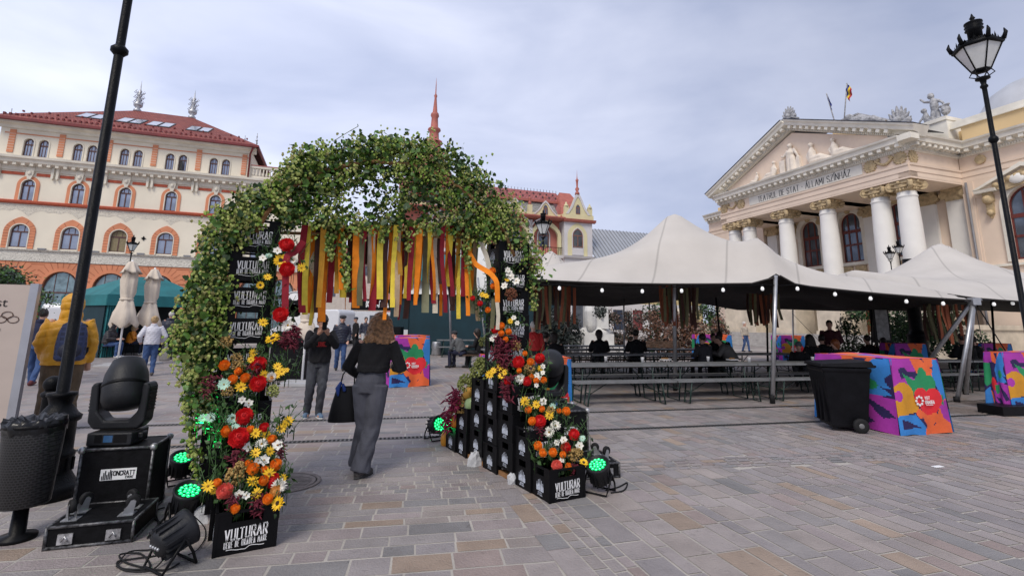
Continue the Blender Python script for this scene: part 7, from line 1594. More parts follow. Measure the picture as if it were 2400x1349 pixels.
# lady with the tote
pw = G(846, 1112)
wl = person('lady seen from behind in black jumper and wide grey trousers, walking through the flower arch', (pw.x, pw.y, 0), R(-6), dict(top=BLK_, topname='jumper', trousers=GREYW, shoes=SHG, sole=SOLE, hair=HB_, hairstyle='long', leg=.105, hem=.105, hip=.01, bulk=.012, sleeve=.068, foldamp=.005, hemz=.12, look=(.15,1,0), toel=(-.1,1,0), toer=(.35,1,0)),
    dict(P=(.045,0,.96), C=(.08,.01,1.27), N=(.10,.02,1.46), H=(.115,.05,1.585), sl=(-.10,0,1.39), sr=(.285,.0,1.39), el=(-.23,.0,1.13), er=(.37,.06,1.12), wl=(-.20,.22,1.02), wr=(.22,.26,1.12), hl=(-.045,0,.93), hr=(.135,0,.93), kl=(-.02,.04,.5), kr=(.10,-.0,.5), al=(-.12,.18,.09), ar=(.02,-.10,.09)), near=True, H=1.69)
p = pw+Vector((-.25, .10, 0)); TOTE = M('black tote leather', (.006,.006,.007), .55, spec=.3, var=.2, bump=.15)
t = thing('tote_bag', 'large black tote hanging from the forearm of the walking lady', 'bag', (p.x, p.y, .52), R(15))
m = MB(); m.loft([(Vector((0,0,z)), Vector((a,0,0)), Vector((0,b,0))) for z, a, b in ((0,.19,.075),(.02,.195,.08),(.2,.165,.06),(.40,.115,.03),(.42,.11,.02))], 20); m.build('bag_body', TOTE, t); t.scale = (.9,.9,.9)
m = MB()
for y in (-.02, .02): m.tube([(-.08,y,.40),(-.05,y,.56),(.03,y,.68),(.09,y,.56),(.09,y,.40)], .008, 6)
m.build('strap', TOTE, t); m = MB(); m.tube([(-.07,-.03,.46),(-.10,-.06,.40),(-.09,-.06,.32)], [.02,.03,.012], 6, round_=True); m.tube([(-.04,-.04,.44),(-.02,-.06,.38)], [.018,.022], 6, round_=True); m.build('scarf', M('blue scarf', (.02,.06,.28), .7), t)
# man photographing with a phone
pp = G(738, 978)
person('man in black hoodie and beanie photographing with a phone', (pp.x, pp.y, 0), math.atan2(pp.x, -pp.y)+pi+R(-8) if False else R(180)+math.atan2(-pp.x, pp.y)+R(6), dict(top=BLK_, topname='hoodie', trousers=GDEN, shoes=SHB, sole=SOLW, hat=('beanie', DGR), bulk=.02, sleeve=.066, leg=.092, hem=.062, hood='down', grip=.8, hemz=-.02, cuff=.0, toel=(-.2,1,0), toer=(.25,1,0)),
    dict(H=(0,.05,1.585), el=(-.235,.17,1.20), er=(.235,.17,1.20), wl=(-.085,.30,1.40), wr=(.085,.30,1.40), hl=(-.08,0,.92), kl=(-.06,.12,.52), al=(-.05,.02,.09), ar=(.13,-.10,.09), kr=(.12,.06,.5)), near=True, H=1.70, skin=SKIND)
f_ = R(180)+math.atan2(-pp.x, pp.y)+R(6); fd = Vector((-sin(f_), cos(f_), 0))
t = thing('phone', 'black smartphone held up before the face of the man in the hoodie', 'phone', pp+fd*.395*.99+Vector((0,0,1.455)), f_); m = MB(); m.box(-.037,.037,-.005,.005,0,.15); o = m.build('case', BLACK, t); m = MB(); m.box(-.034,.034,-.0062,-.005,.004,.146); m.build('screen', GLASSD, t); m = MB(); m.box(.01,.03,.005,.008,.10,.14); m.build('camera_bump', BLACK, t)
m = MB(); letters(m, 'BXE', .05, .2, None, .15, 1.2, lambda v: Vector((-v.x, .0, v.z))); m.box(-.08,.08,-.001,.001,-.02,-.012); o = m.build('print', M('red chest print', (.5,.02,.02), .7), None, pp+fd*.178+Vector((0,0,1.20)), f_); o.name = 'chest_print'
hood = [q for q in bpy.data.objects if q.name.startswith('hoodie')][0]; mw = o.matrix_basis.copy(); o.parent = hood; par = hood.parent
pm_ = Matrix.LocRotScale(par.location, par.rotation_euler, par.scale); o.matrix_basis = pm_.inverted() @ mw
def facing(p, off=0): return R(180)+math.atan2(-p.x, p.y)+R(off)
p = G(795, 868); person('man in navy puffer and grey flat cap walking towards the arch', p, facing(p, 4), dict(top=NAVY_, quilt=.085, trousers=DEN, shoes=SHK, hat=('flat', DGR), hair=HW, bulk=.04, leg=.09, hem=.065, hemz=-.08, collar=True), dict(kl=(-.09,.10,.5), al=(-.10,.06,.09), ar=(.10,-.14,.1), wl=(-.2,.14,.92), wr=(.2,.14,.92)), H=1.76)
p = G(853, 826); person('man in navy quilted vest and white trousers, beyond the walking lady', p, facing(p, 15), dict(top=NAVY_, quilt=.07, trousers=WHTR, shoes=SHK, hair=HD_, bulk=.02), H=1.78)
p = G(838, 824)+Vector((-.3,.4,0)); person('man in long black coat and navy cap, turned sideways behind the vest man', p, facing(p, -70), dict(top=BLK_, trousers=BLKP, shoes=SHK, hat=('cap', NAVY_), bulk=.03, hemz=-.3), H=1.78)
p = G(822, 836)+Vector((0,2,0)); person('crouching figure in olive jacket before the grey hoarding', p, facing(p, 60), dict(top=cloth('olive jacket', (.08,.07,.03)), trousers=DEN, shoes=SHK, hair=HD_, bulk=.04), dict(P=(0,-.1,.35), C=(0,.08,.62), N=(0,.2,.78), H=(0,.28,.9), sl=(-.19,.16,.74), sr=(.19,.16,.74), el=(-.25,.3,.5), er=(.25,.3,.5), wl=(-.15,.45,.4), wr=(.15,.45,.4), hl=(-.1,-.08,.36), hr=(.1,-.08,.36), kl=(-.15,.3,.42), kr=(.15,.3,.42), al=(-.13,.05,.09), ar=(.13,.05,.09)), SIT)
p = G(810, 846)+Vector((.1,3.2,0)); person('man half hidden behind the one in the flat cap', p, facing(p), dict(top=NAVY_, trousers=DEN, shoes=SHK, hair=HD_, bulk=.03), H=1.8)
# man in the mustard hooded puffer with backpack
py_ = G(122, 1010); fc = math.atan2(-py_.x, py_.y)+R(-4)
person('man from behind in mustard hooded puffer jacket and brown trousers, behind the left lamp post', (py_.x, py_.y, 0), fc, dict(top=MUST, quilt=.105, trousers=KHA, shoes=SHK, sole=SOLE, hood='up', bulk=.068, leg=.125, hem=.105, sleeve=.06, hemz=-.09), dict(wl=(-.20,.12,.90), wr=(.25,.10,.86), el=(-.26,-.03,1.13), er=(.26,-.02,1.13), sl=(-.19,0,1.40), sr=(.19,0,1.40)), near=True, H=1.90)
bk = Vector((sin(fc), -cos(fc), 0)); rtv = Vector((cos(fc), sin(fc), 0)); q = py_+bk*.26+rtv*.07+Vector((0,0,1.0))
BPK = M_brick('blue checked nylon', (.018,.03,.085), (.012,.016,.04), (.03,.045,.12), .07, .07, .012, .7, 'xz', .1, 0); t = thing('backpack', 'dark blue checked backpack on the back of the mustard jacket', 'backpack', q, fc)
m = MB(); m.loft([(Vector((0,0,z)), Vector((a,0,0)), Vector((0,b,0))) for z, a, b in ((0,.13,.08),(.03,.175,.12),(.22,.18,.13),(.40,.165,.115),(.52,.13,.09),(.56,.07,.05))], 22); o = fuse(m, 'pack_body', BPK, .014, 2, t)
m = MB(); m.ball((0,-.10,.15), .12, 14, 10, 0, None, (1.15,.45,1.0)); fuse(m, 'front_pocket', M('navy nylon', (.012,.015,.035), .6), .013, 1, t)
for s in (-1, 1):
    m = MB(); m.tube([(s*.10,.06,.52),(s*.14,.20,.48),(s*.17,.30,.35),(s*.18,.15,.12),(s*.15,.05,.06)], .018, 6); m.build('strap', BLACK, t)
m = MB(); m.tube([(-.04,.0,.55),(0,-.01,.62),(.04,.0,.55)], .01, 6); m.build('grab_loop', BLACK, t)
p = G(72, 906); person('man in navy hoodie, blue jeans and maroon shoes striding off behind the info board', p, math.atan2(-p.x, p.y)+R(-20), dict(top=cloth('navy cotton', (.012,.016,.05), .85), topname='hoodie', trousers=DEN, shoes=SHR, hair=HD_, bulk=.03, hood='down', leg=.085), dict(kl=(-.1,.12,.5), al=(-.1,.22,.09), ar=(.1,-.28,.16), kr=(.1,-.04,.48), er=(.34,.15,1.22), wr=(.42,.38,1.2)), H=1.78)
p = G(345, 880); person('blond lady from behind in white quilted jacket and blue jeans', p, math.atan2(-p.x, p.y)+R(5), dict(top=WHT, quilt=.055, trousers=DEN, shoes=SHG, hair=HBL, hairstyle='bun', bulk=.035, hip=.02, leg=.095, hemz=-.03, collar=True), dict(wl=(-.27,.16,.98), wr=(.27,.16,.98), el=(-.32,-.05,1.14), er=(.32,-.05,1.14), ar=(.09,-.12,.1), al=(-.09,.1,.09)), H=1.66)
t = thing('shopping_bag', 'grey carrier bag held beside the lady in white', 'bag', p+Vector((.42,.02,.42)), .2); m = MB(); m.loft([(Vector((0,0,z)), Vector((a,0,0)), Vector((0,b,0))) for z, a, b in ((0,.12,.06),(.04,.15,.08),(.25,.12,.06),(.38,.04,.03),(.55,.015,.012))], 14); m.build('bag_body', cloth('grey plastic', (.22,.21,.2), .5), t)
p = G(388, 843); person('white haired man from behind in navy jacket and black trousers near the gazebo', p, math.atan2(-p.x, p.y)+R(-15), dict(top=NAVY_, trousers=BLKP, shoes=SHK, hair=HW, bulk=.045, hemz=-.12, leg=.09, hood='down'), dict(al=(-.12,-.16,.1), ar=(.1,.14,.09), kr=(.1,.1,.5)), H=1.86)
# seated at the terrace by the gazebo
def chair(p, rz, label):
    t = thing('cafe_chair', label, 'chair', p, rz, 'black cafe chairs by the gazebo'); m = MB(); m.lathe([(0,.44),(.2,.44),(.21,.455),(.2,.47),(0,.47)], n=16); m.build('seat', BLACK, t)
    for k in range(4): a = pi/4+k*pi/2; m = MB(); m.tube([(.16*cos(a),.16*sin(a),.44),(.2*cos(a),.2*sin(a),.2),(.24*cos(a),.24*sin(a),0)], .012, 6); m.build('leg', BLACK, t)
    m = MB(); m.tube([(-.18,-.1,.45),(-.19,-.2,.8),(0,-.24,.9),(.19,-.2,.8),(.18,-.1,.45)], .012, 6); m.build('back_rest', BLACK, t)
p = G(248, 838); chair(p, R(-95), 'black cafe chair under the hooded man at the terrace'); person('seated man in black hooded puffer and blue jeans on the cafe terrace', p, R(-80), dict(top=cloth('black puffer', (.016,.014,.018), .55), quilt=.08, trousers=DEN, shoes=SOLW, hood='up', bulk=.07, leg=.1), None, SIT, 1.8)
p = G(240, 832)+Vector((-.5,1.0,0)); person('seated grey haired guest in violet fleece behind the hooded man', p, R(-100), dict(top=PURP, trousers=DEN, shoes=SHK, hair=HW, bulk=.03), None, SIT, 1.75)
p = G(300, 832); chair(p, R(-70), 'black cafe chair under the guest in orange'); person('blond guest in orange puffer seated at the terrace table', p, R(-55), dict(top=ORG, quilt=.07, trousers=cloth('dark blue jeans', (.014,.02,.045)), shoes=SOLW, hair=HBL, hairstyle='bob', bulk=.045), dict(wl=(-.1,.42,.82), wr=(.12,.42,.82)), SIT, 1.72)
t = thing('cafe_table', 'brown barrel table on the terrace before the guest in orange', 'table', p+Vector((.75,.3,0))); m = MB(); m.lathe([(.24,0),(.28,.3),(.29,.4),(.26,.72)], n=18); m.build('barrel', WOODD, t); m = MB(); m.lathe([(0,.72),(.42,.72),(.42,.75),(0,.75)], n=20); m.build('table_top', cloth('pale board', (.4,.36,.3)), t)
p = G(318, 830)+Vector((1.1,.9,0)); person('dark haired guest facing the one in orange across the terrace table', p, R(120), dict(top=BLK_, trousers=BLKP, shoes=SHK, hair=HD_, bulk=.02), None, SIT, 1.7)
# couple on the bench at the stage
p = G(1082, 862); person('man in grey jacket and cap leaning forward on the bench at the stage tent', (p.x, p.y-.1, 0), R(60), dict(top=cloth('grey marl', (.09,.095,.10)), trousers=cloth('navy jeans', (.012,.015,.04)), shoes=SHK, hat=('cap', DGR), bulk=.03), dict(C=(0,.14,.82), N=(0,.26,.98), H=(0,.34,1.1), sl=(-.19,.2,.93), sr=(.19,.2,.93), el=(-.25,.28,.66), er=(.25,.28,.66), wl=(-.06,.44,.52), wr=(.08,.46,.54)), SIT, 1.8)
person('dark haired companion beside the man in the grey cap', (p.x+.62, p.y+.1, 0), R(75), dict(top=BLK_, trousers=BLKP, shoes=SHK, hair=HD_, hairstyle='bob', bulk=.02), None, SIT, 1.78)
# guests under the near tent
def seat(px, py, Y, f_, label, wear, H=1.75, pose=None):
    q = D(px, py, Y); person(label, (q.x, q.y, max(0, q.z-1.30*H/1.72)), f_, dict(dict(trousers=BLKP, shoes=SHK, bulk=.03), **wear), pose, SIT, H, group='guests at the beer tables')
person('standing guest in a bright red jacket behind the right pillar', (lambda q: (q.x, q.y, 0))(D(1250, 800, 13.2)), R(10), dict(top=REDJ, trousers=BLKP, shoes=SHK, hair=HW, bulk=.03), H=1.62)
seat(1276, 790, 14.6, R(-30), 'seated guest in black with pale face, just right of the red jacket', dict(top=BLK_, hair=HD_)); seat(1300, 796, 13.9, R(10), 'seated long haired guest in black before the dark shrub', dict(top=BLK_, hair=HD_, hairstyle='bob'))
seat(1405, 775, 15.6, R(0), 'seated guest with curly bob silhouetted before the white plinth', dict(top=BLK_, hair=HD_, hairstyle='bob'), 1.8); seat(1491, 775, 15.6, R(-5), 'seated short haired guest silhouetted before the yellow house', dict(top=BLK_, hair=HD_), 1.8)
seat(1640, 790, 15.2, R(-70), 'seated guest in grey patterned top at the left of the crowded table', dict(top=DGR, hair=HD_)); seat(1668, 786, 15.8, R(180), 'seated guest in black at the middle of the crowded table', dict(top=BLK_, hair=HD_)); seat(1690, 790, 15.5, R(0), 'broad guest in black seen from behind at the crowded table', dict(top=BLK_, hair=HD_, bulk=.06), 1.82)
seat(1715, 790, 14.8, R(70), 'guest in light grey sweater leaning over the crowded table', dict(top=cloth('grey melange', (.12,.115,.11)), hair=HD_, bulk=.05), 1.82, dict(C=(0,.16,.82), N=(0,.28,.99), H=(0,.36,1.12), sl=(-.19,.22,.94), sr=(.19,.22,.94), el=(-.25,.36,.72), er=(.25,.36,.72), wl=(-.1,.55,.78), wr=(.1,.55,.78)))
seat(1872, 815, 14.2, R(150), 'child in a grey beanie seated at the beer table', dict(top=BLK_, hat=('beanie', cloth('grey knit', (.10,.105,.12)))), 1.5); seat(1905, 792, 14.6, R(20), 'long haired guest in black from behind, left of the burgundy coat', dict(top=BLK_, hair=HD_, hairstyle='long')); seat(1965, 812, 14.0, R(100), 'ginger haired guest bending over the beer table', dict(top=DGR, hair=HR, hairstyle='bob'), 1.62)
seat(1652, 800, 14.5, R(20), 'guest in dark grey seated nearest at the left of the crowded table', dict(top=DGR, hair=HD_)); seat(1928, 800, 15.2, R(-20), 'guest in black seated just left of the burgundy coat, facing away', dict(top=BLK_, hair=HD_))
q = D(1945, 775, 15.5); person('standing guest in burgundy coat with a shoulder strap and headphones', (q.x, q.y, 0), R(150), dict(top=BURG, trousers=BLKP, shoes=SHK, hair=HD_, bulk=.06), dict(wl=(-.1,.3,1.02), wr=(.1,.3,1.02)), H=1.76, group='guests at the beer tables')
seat(2040, 800, 15.5, R(10), 'guest in black seated left of the notice case', dict(top=BLK_, hair=HD_)); seat(2075, 806, 15.6, R(-10), 'smaller guest in black seated below the notice case', dict(top=BLK_, hair=HD_), 1.65); seat(2262, 790, 14.8, R(0), 'broad guest in black from behind, seen between the tripod legs', dict(top=BLK_, hair=HD_, bulk=.06), 1.85); seat(2290, 800, 15.4, R(20), 'guest in black seated right of the tripod legs', dict(top=BLK_, hair=HD_), 1.75)
q = D(1747, 800, 31); person('grey haired man in beige jacket and blue jeans walking past the theatre stairs', (q.x, q.y, 0), facing(q, 50), dict(top=BEIGE, trousers=DEN, shoes=SHK, hair=HW, bulk=.03), dict(al=(-.1,.15,.09), ar=(.1,-.15,.1), kl=(-.1,.1,.5)), H=1.78)
# ================================================================ stage lights, cases, cables
FIX = M('dark grey fixture plastic', (.014,.015,.018), .5, spec=.3, var=.25, vs=8, bump=.12, bs=60); CASEM = M('scuffed black ply', (.005,.005,.006), .6, spec=.14, var=.6, vs=14, bump=.2, bs=50)
WORN = M('worn black aluminium', (.10,.10,.105), .45, .6, var=.9, vs=35)
def bev(o, w_, s=2): b = o.modifiers.new('b', 'BEVEL'); b.width = w_; b.segments = s; b.limit_method = 'ANGLE'; return o
def caster(parent, x, y, z, ang):
    m = MB(); m.box(x-.05, x+.05, y-.045, y+.045, z, z+.006); u = Vector((cos(ang), sin(ang), 0)); v = Vector((-sin(ang), cos(ang), 0)); c = Vector((x, y, z))
    for s in (-1, 1): a = c+v*s*.024; m.add([a-u*.035, a+u*.035, a+u*.045+Vector((0,0,.09)), a+u*.012+Vector((0,0,.10))], [(0,1,2,3)]); m.add([a-u*.035+v*.003, a+u*.035+v*.003, a+u*.045+v*.003+Vector((0,0,.09)), a+u*.012+v*.003+Vector((0,0,.10))], [(3,2,1,0)])
    o = m.build('caster', STEEL, parent); wheel(o, c+u*.028+Vector((0,0,.085)), .048, .034, v, 'caster_wheel')
def flightcase(p, rz, label, h, W_, Dp):
    t = thing('flight_case', label, 'case', p, rz, 'flight cases under the stage lights'); m = MB(); m.box(-W_/2, W_/2, 0, Dp, .0, h); m.build('body', CASEM, t)
    e = MB(); r_ = .013
    for z in (.008, h-.006):
        for a, b in (((-1,0),(1,0)),((1,0),(1,1)),((1,1),(-1,1)),((-1,1),(-1,0))): e.tube([(a[0]*W_/2, a[1]*Dp, z), (b[0]*W_/2, b[1]*Dp, z)], r_, 6)
    for x in (-1, 1):
        for y in (0, 1): e.tube([(x*W_/2, y*Dp, 0), (x*W_/2, y*Dp, h)], r_, 6)
    e.build('edging', WORN, t)
    for x in (-1, 1):
        for y in (0, 1): m = MB(); m.ball((x*W_/2, y*Dp, h-.005), .03, 10, 6); m.build('corner_ball', ALU, t)
    m = MB(); cx = .02; m.box(-.12+cx, .13+cx, -.004, 0, h*.56, h*.56+.085); o = m.build('company_sticker', WHITE, t)
    m = MB(); tf = lambda v: Vector((v.x+.035+cx, -.006, v.z+h*.56+.035)); letters(m, 'TONCRATT', .032, .17, None, .2, .9, tf); letters(m, 'EVENT', .016, .2, None, .22, 1, lambda v: Vector((v.x+.085+cx, -.006, v.z+h*.56+.010)))
    for k, hh in enumerate((.03,.055,.07,.04,.06,.075,.05)): m.add([tf(Vector((-.145+k*.011, 0, -.03))), tf(Vector((-.138+k*.011, 0, -.03))), tf(Vector((-.138+k*.011, 0, -.03+hh))), tf(Vector((-.145+k*.011, 0, -.03+hh)))], [(0,1,2,3)])
    m.build('sticker_lettering', BLACK, o)
    return t
def caselid(p, rz, label, W_, Dp, h=.15):
    t = thing('case_lid', label, 'case lid', p, rz, 'upturned flight case lids'); m = MB(); m.box(-W_/2, W_/2, 0, Dp, 0, h); m.build('tray', CASEM, t); e = MB()
    for z in (.01, h-.004):
        for a, b in (((-1,0),(1,0)),((1,0),(1,1)),((1,1),(-1,1)),((-1,1),(-1,0))): e.tube([(a[0]*W_/2, a[1]*Dp, z), (b[0]*W_/2, b[1]*Dp, z)], .012, 6)
    for x in (-1, 1):
        for y in (0, 1): e.tube([(x*W_/2, y*Dp, 0), (x*W_/2, y*Dp, h)], .012, 6)
    e.build('edging', WORN, t)
    for x in (-.5, .5):
        m = MB(); m.box(x*W_*.55-.045, x*W_*.55+.045, -.012, 0, .03, .10); m.tube([(x*W_*.55-.02,-.016,.05),(x*W_*.55,-.018,.085),(x*W_*.55+.02,-.016,.05)], .006, 5); m.build('latch', ALU, t)
    for x, y, a in ((-.34,.28,2.2),(-.36,.62,.9),(.32,.30,.3),(.30,.62,2.6)): caster(t, x*W_, y*Dp, h, a)
    return t
def movinghead(p, rz, label, tilt):
    t = thing('moving_head', label, 'stage light', p, rz, 'moving head stage lights'); m = MB(); m.box(-.19,.19,-.15,.15,.0,.12); m.box(-.235,.235,-.05,.05,.04,.10); bev(m.build('base', FIX, t), .015)
    m = MB(); m.box(-.045,.03,-.153,-.149,.035,.095); o = m.build('display', M('lcd screen', (.02,.05,.10), .2, var=.3, emit=(.05,.16,.4), es=.12), t); m = MB(); m.box(-.12,-.06,-.152,-.149,.03,.1); m.cut().box(.04,.15,-.152,-.149,.03,.1); m.build('socket_panel', BLACK, t)
    y = MB(); P_ = [(-.245,.20),(-.255,.52),(-.235,.56),(-.19,.56),(-.17,.30),(-.10,.215),(.10,.215),(.17,.30),(.19,.56),(.235,.56),(.255,.52),(.245,.20),(.19,.135),(-.19,.135)]
    y.prism(P_, -.085, .085); bev(y.build('yoke', FIX, t), .02, 3)
    for s in (-1, 1): q = MB(); [q.box(s*.257-.004, s*.257+.004, -.06, .06, .30+.03*k, .312+.03*k) for k in range(7)]; q.build('side_grille', BLACK, t)
    ax = Vector((sin(tilt[0])*cos(tilt[1]), -cos(tilt[0])*cos(tilt[1]), sin(tilt[1]))).normalized(); c = Vector((0,0,.52)); h_ = MB()
    h_.lathe([(.0,-.27),(.10,-.27),(.13,-.25),(.175,-.12),(.188,.0),(.18,.13),(.15,.20),(.06,.22),(0,.222)], c, 28, 0, None, ax); h_.build('head', FIX, t)
    h_ = MB(); h_.lathe([(.181,-.02),(.193,-.015),(.193,.012),(.181,.02)], c, 28, 0, None, ax); h_.build('head_band', BLACK, t); q = MB(); q.lathe([(0,-.275),(.09,-.275),(.10,-.27)], c, 20, 0, None, ax); q.build('lens', GLASSD, t)
    t.scale = (.9,)*3; return t
def ground(p): return Vector((p[0], p[1], 0))
fl = G(97, 1290); fr = G(312, 1268); u = (fr-fl); Wl = u.length*.96; ra = math.atan2(u.y, u.x); v = Vector((-sin(ra), cos(ra), 0)); mid = (fl+fr)/2
caselid(mid+v*.0, ra, 'upturned scuffed case lid with four casters, at the left behind the litter bin', Wl, .47)
cp = mid+v*.49-Vector((cos(ra), sin(ra), 0))*.07
flightcase(cp, ra, 'scuffed black flight case with white sticker, left of the flower arch', .56, .50, .40)
q = cp+v*.19-Vector((cos(ra), sin(ra), 0))*.08; movinghead((q.x, q.y, .565), ra-R(8), 'grey moving head lamp on the flight case at left', (.5, -1.15))
# right hand set
cr_ = G(1452, 1118); ra2 = R(14); u2 = Vector((cos(ra2), sin(ra2), 0)); v2 = Vector((-sin(ra2), cos(ra2), 0)); mid2 = cr_-u2*.27
caselid(mid2, ra2, 'upturned scuffed case lid with casters behind the front flowers at right', .54, .52)
cq = mid2+v2*.55-u2*.14; flightcase(cq, ra2, 'scuffed black flight case with white sticker, behind the right flower pillar', .60, .56, .5)
q = cq+v2*.26-u2*.10; movinghead((q.x, q.y, .605), ra2+R(10), 'grey moving head lamp on the flight case behind the right pillar', (-.3, .9))
# LED cans
LED = M('green led lens', (.02,.4,.12), .25, var=0, emit=(.005,1.0,.25), es=1.1); LEDC = M('white hot led core', (.5,.9,.6), .25, var=0, emit=(.25,1,.5), es=1.3)
def par(p, rz, el, label, lit=True, s=1.):
    t = thing('led_spotlight', label, 'spotlight', p, rz, 'led spotlights on the paving'); ax = Vector((0, -cos(el), sin(el))); c = Vector((0,0,.20*s)); m = MB()
    m.lathe([(0,-.13*s),(.07*s,-.13*s),(.095*s,-.10*s),(.105*s,.0),(.125*s,.07*s),(.128*s,.10*s),(.112*s,.102*s),(.11*s,.085*s),(0,.084*s)], c, 24, 0, None, ax)
    R3 = Vector((0,0,1)).rotation_difference(ax).to_matrix()
    for k in range(14): a = k*pi/7; m.box(-.004, .004, .085*s, .118*s, -.11*s, .05*s, 0, lambda v, a=a: R3 @ Vector((v.x*cos(a)-v.y*sin(a), v.x*sin(a)+v.y*cos(a), v.z))+c)
    m.build('housing', FIX, t); sx = R3 @ Vector((1,0,0))
    for s2, y in ((-1, -.10), (1, .12)):
        m = MB(); m.tube([(-.135*s,0,.20*s),(-.135*s,y*s*.6,.10*s),(-.12*s,y*s,.012),(.12*s,y*s,.012),(.135*s,y*s*.6,.10*s),(.135*s,0,.20*s)], .010*s, 6); m.build('bracket', BLACK, t)
    if lit:
        m = MB(); m2 = MB(); pts = [(0,0)]+[(.036*cos(k*pi/3), .036*sin(k*pi/3)) for k in range(6)]+[(.072*cos(k*pi/6+.2), .072*sin(k*pi/6+.2)) for k in range(12)]
        for x, y in pts:
            cc = c+R3 @ (Vector((x, y, .088))*s); m.lathe([(0,.004),(.013*s,.003),(.0165*s,0)], cc, 10, 0, None, ax); m2.lathe([(0,.0065),(.005*s,.0055)], cc, 8, 0, None, ax)
        o = m.build('led_lens', LED, t); m2.build('led_core', LEDC, o)
        L_ = bpy.data.lights.new('led_beam', 'SPOT'); L_.color = (.01, 1, .18); L_.energy = 95; L_.spot_size = R(42); L_.spot_blend = .7; L_.shadow_soft_size = .08
        lo = bpy.data.objects.new('led_beam', L_); S.collection.objects.link(lo); lo.parent = t; lo.location = c+ax*.12*s; lo.rotation_euler = Vector((0,0,-1)).rotation_difference(ax).to_euler()
    else:
        m = MB(); 
        for k in range(4): x = (k-1.5)*.03; q_ = c+R3 @ Vector((x,.0,-.135*s)); m.ball(q_, .011, 8, 6)
        m.build('connector', STEEL, t)
    return t
g1 = G(412, 1136); g2 = G(420, 1232); par((g1.x, g1.y+.05, 0), R(42), R(66), 'green lit led spotlight at left, the farther of the two beside the hop leg', True, .9); par((g2.x, g2.y+.06, 0), R(48), R(66), 'green lit led spotlight at left, the nearer of the two beside the hop leg', True, .9)
g3 = G(378, 1342); par((g3.x, g3.y+.10, 0), R(150), R(18), 'unlit led spotlight seen from behind, in front of the left pillar', False, .95)
g4 = G(1024, 1032); par((g4.x-.02, g4.y+.05, 0), R(38), R(12), 'green lit led spotlight beside the pumpkin at the rear of the right pillar'); g5 = G(1408, 1158); par((g5.x, g5.y+.06, 0), R(-35), R(62), 'green lit led spotlight in front of the right case lid, aimed upward', True, .95)
# cables
def cable(label, pts, r=.006):
    q = [Vector(p) for p in pts]; o0 = q[0].copy(); n = 8; P_ = []
    for i in range(len(q)-1):
        a, b, c, d = q[max(i-1, 0)], q[i], q[i+1], q[min(i+2, len(q)-1)]
        for k in range(n):
            u = k/n; P_.append(.5*((2*b)+(c-a)*u+(2*a-5*b+4*c-d)*u*u+(3*b-a-3*c+d)*u**3))
    P_.append(q[-1]); m = MB(); m.tube([p-o0 for p in P_], r, 6); o = m.build('power_cable', RUBBER, None, o0); T(o, label, 'cable', 'black cables on the paving'); return o
gz = lambda x, y, z=.008: Vector((*G(x, y).to_2d(), z))
cable('black cable tangle looping in front of the unlit spotlight', [gz(420,1290,.06), gz(380,1300), gz(320,1310), gz(275,1318), gz(290,1335), gz(350,1332), gz(330,1300), gz(280,1306,.02), gz(300,1322), gz(380,1338), gz(420,1322)])
cable('second black cable lying round the unlit spotlight', [gz(275,1325), gz(300,1300,.02), gz(350,1290), gz(395,1300,.05), gz(360,1335), gz(300,1340), gz(272,1328)], .005)
cable('black cable running from the unlit spotlight back along the left case', [gz(440,1255,.05), gz(400,1235), gz(360,1215), gz(355,1190), gz(385,1165), gz(370,1140), gz(380,1110), gz(378,1075), gz(390,1060)]); cable('black cable between the two lit spotlights at left', [gz(385,1190), gz(365,1200), gz(370,1230), gz(345,1262), gz(362,1240), gz(392,1205), gz(420,1160), gz(450,1160), gz(480,1130)])
cable('black cable trailing to the left pillar front crate', [gz(450,1240,.1), gz(478,1236), gz(480,1262), gz(462,1290), gz(440,1302)], .004); cable('black cable coiled on the upturned lid at left', [gz(240,1185,.16), gz(265,1205,.16), gz(232,1222,.158), gz(228,1204,.16), gz(250,1170,.3), gz(262,1110,.5)], .005)
cable('black cable stub at the right spotlight', [gz(1420,1150), gz(1450,1142), gz(1470,1132), gz(1462,1150), gz(1432,1156)], .007)
cupm = MB(); cupm.lathe([(.0,0),(.028,0),(.038,.10),(.040,.105),(.036,.104),(.027,.004)], n=14); CUP = cupm.mesh('paper_cup', WHITE); trm = MB(); trm.box(-.12,.12,-.08,.08,0,.02); TRAY = trm.mesh('paper_tray', WHITE); FOOD = M('fried food', (.30,.15,.05), .8, var=.4, vs=30)
for k, (px, py) in enumerate(((1420,846),(1506,848),(1660,846),(1756,848),(1905,846),(1930,848))):
    p = G(px, py, .772); T(link('paper_cup', CUP, None, p), 'white paper cup left on the front beer tables', 'cup', 'paper cups on the front tables')
for k, (px, py, lb) in enumerate(((1958, 843, 'white food tray at the right end of the front table'), (1716, 843, 'white food tray right of the front tent pole foot line on the table'), (1560, 843, 'white food tray left of the tent mast on the front table'))):
    p = G(px, py, .772); t = thing('food_tray', lb, 'tray', p, .3*k); link('tray', TRAY, t); m = MB(); [m.ball((rnd.uniform(-.08,.08), rnd.uniform(-.05,.05), .035), .022, 6, 5) for _ in range(9)]; m.build('food', FOOD, t)
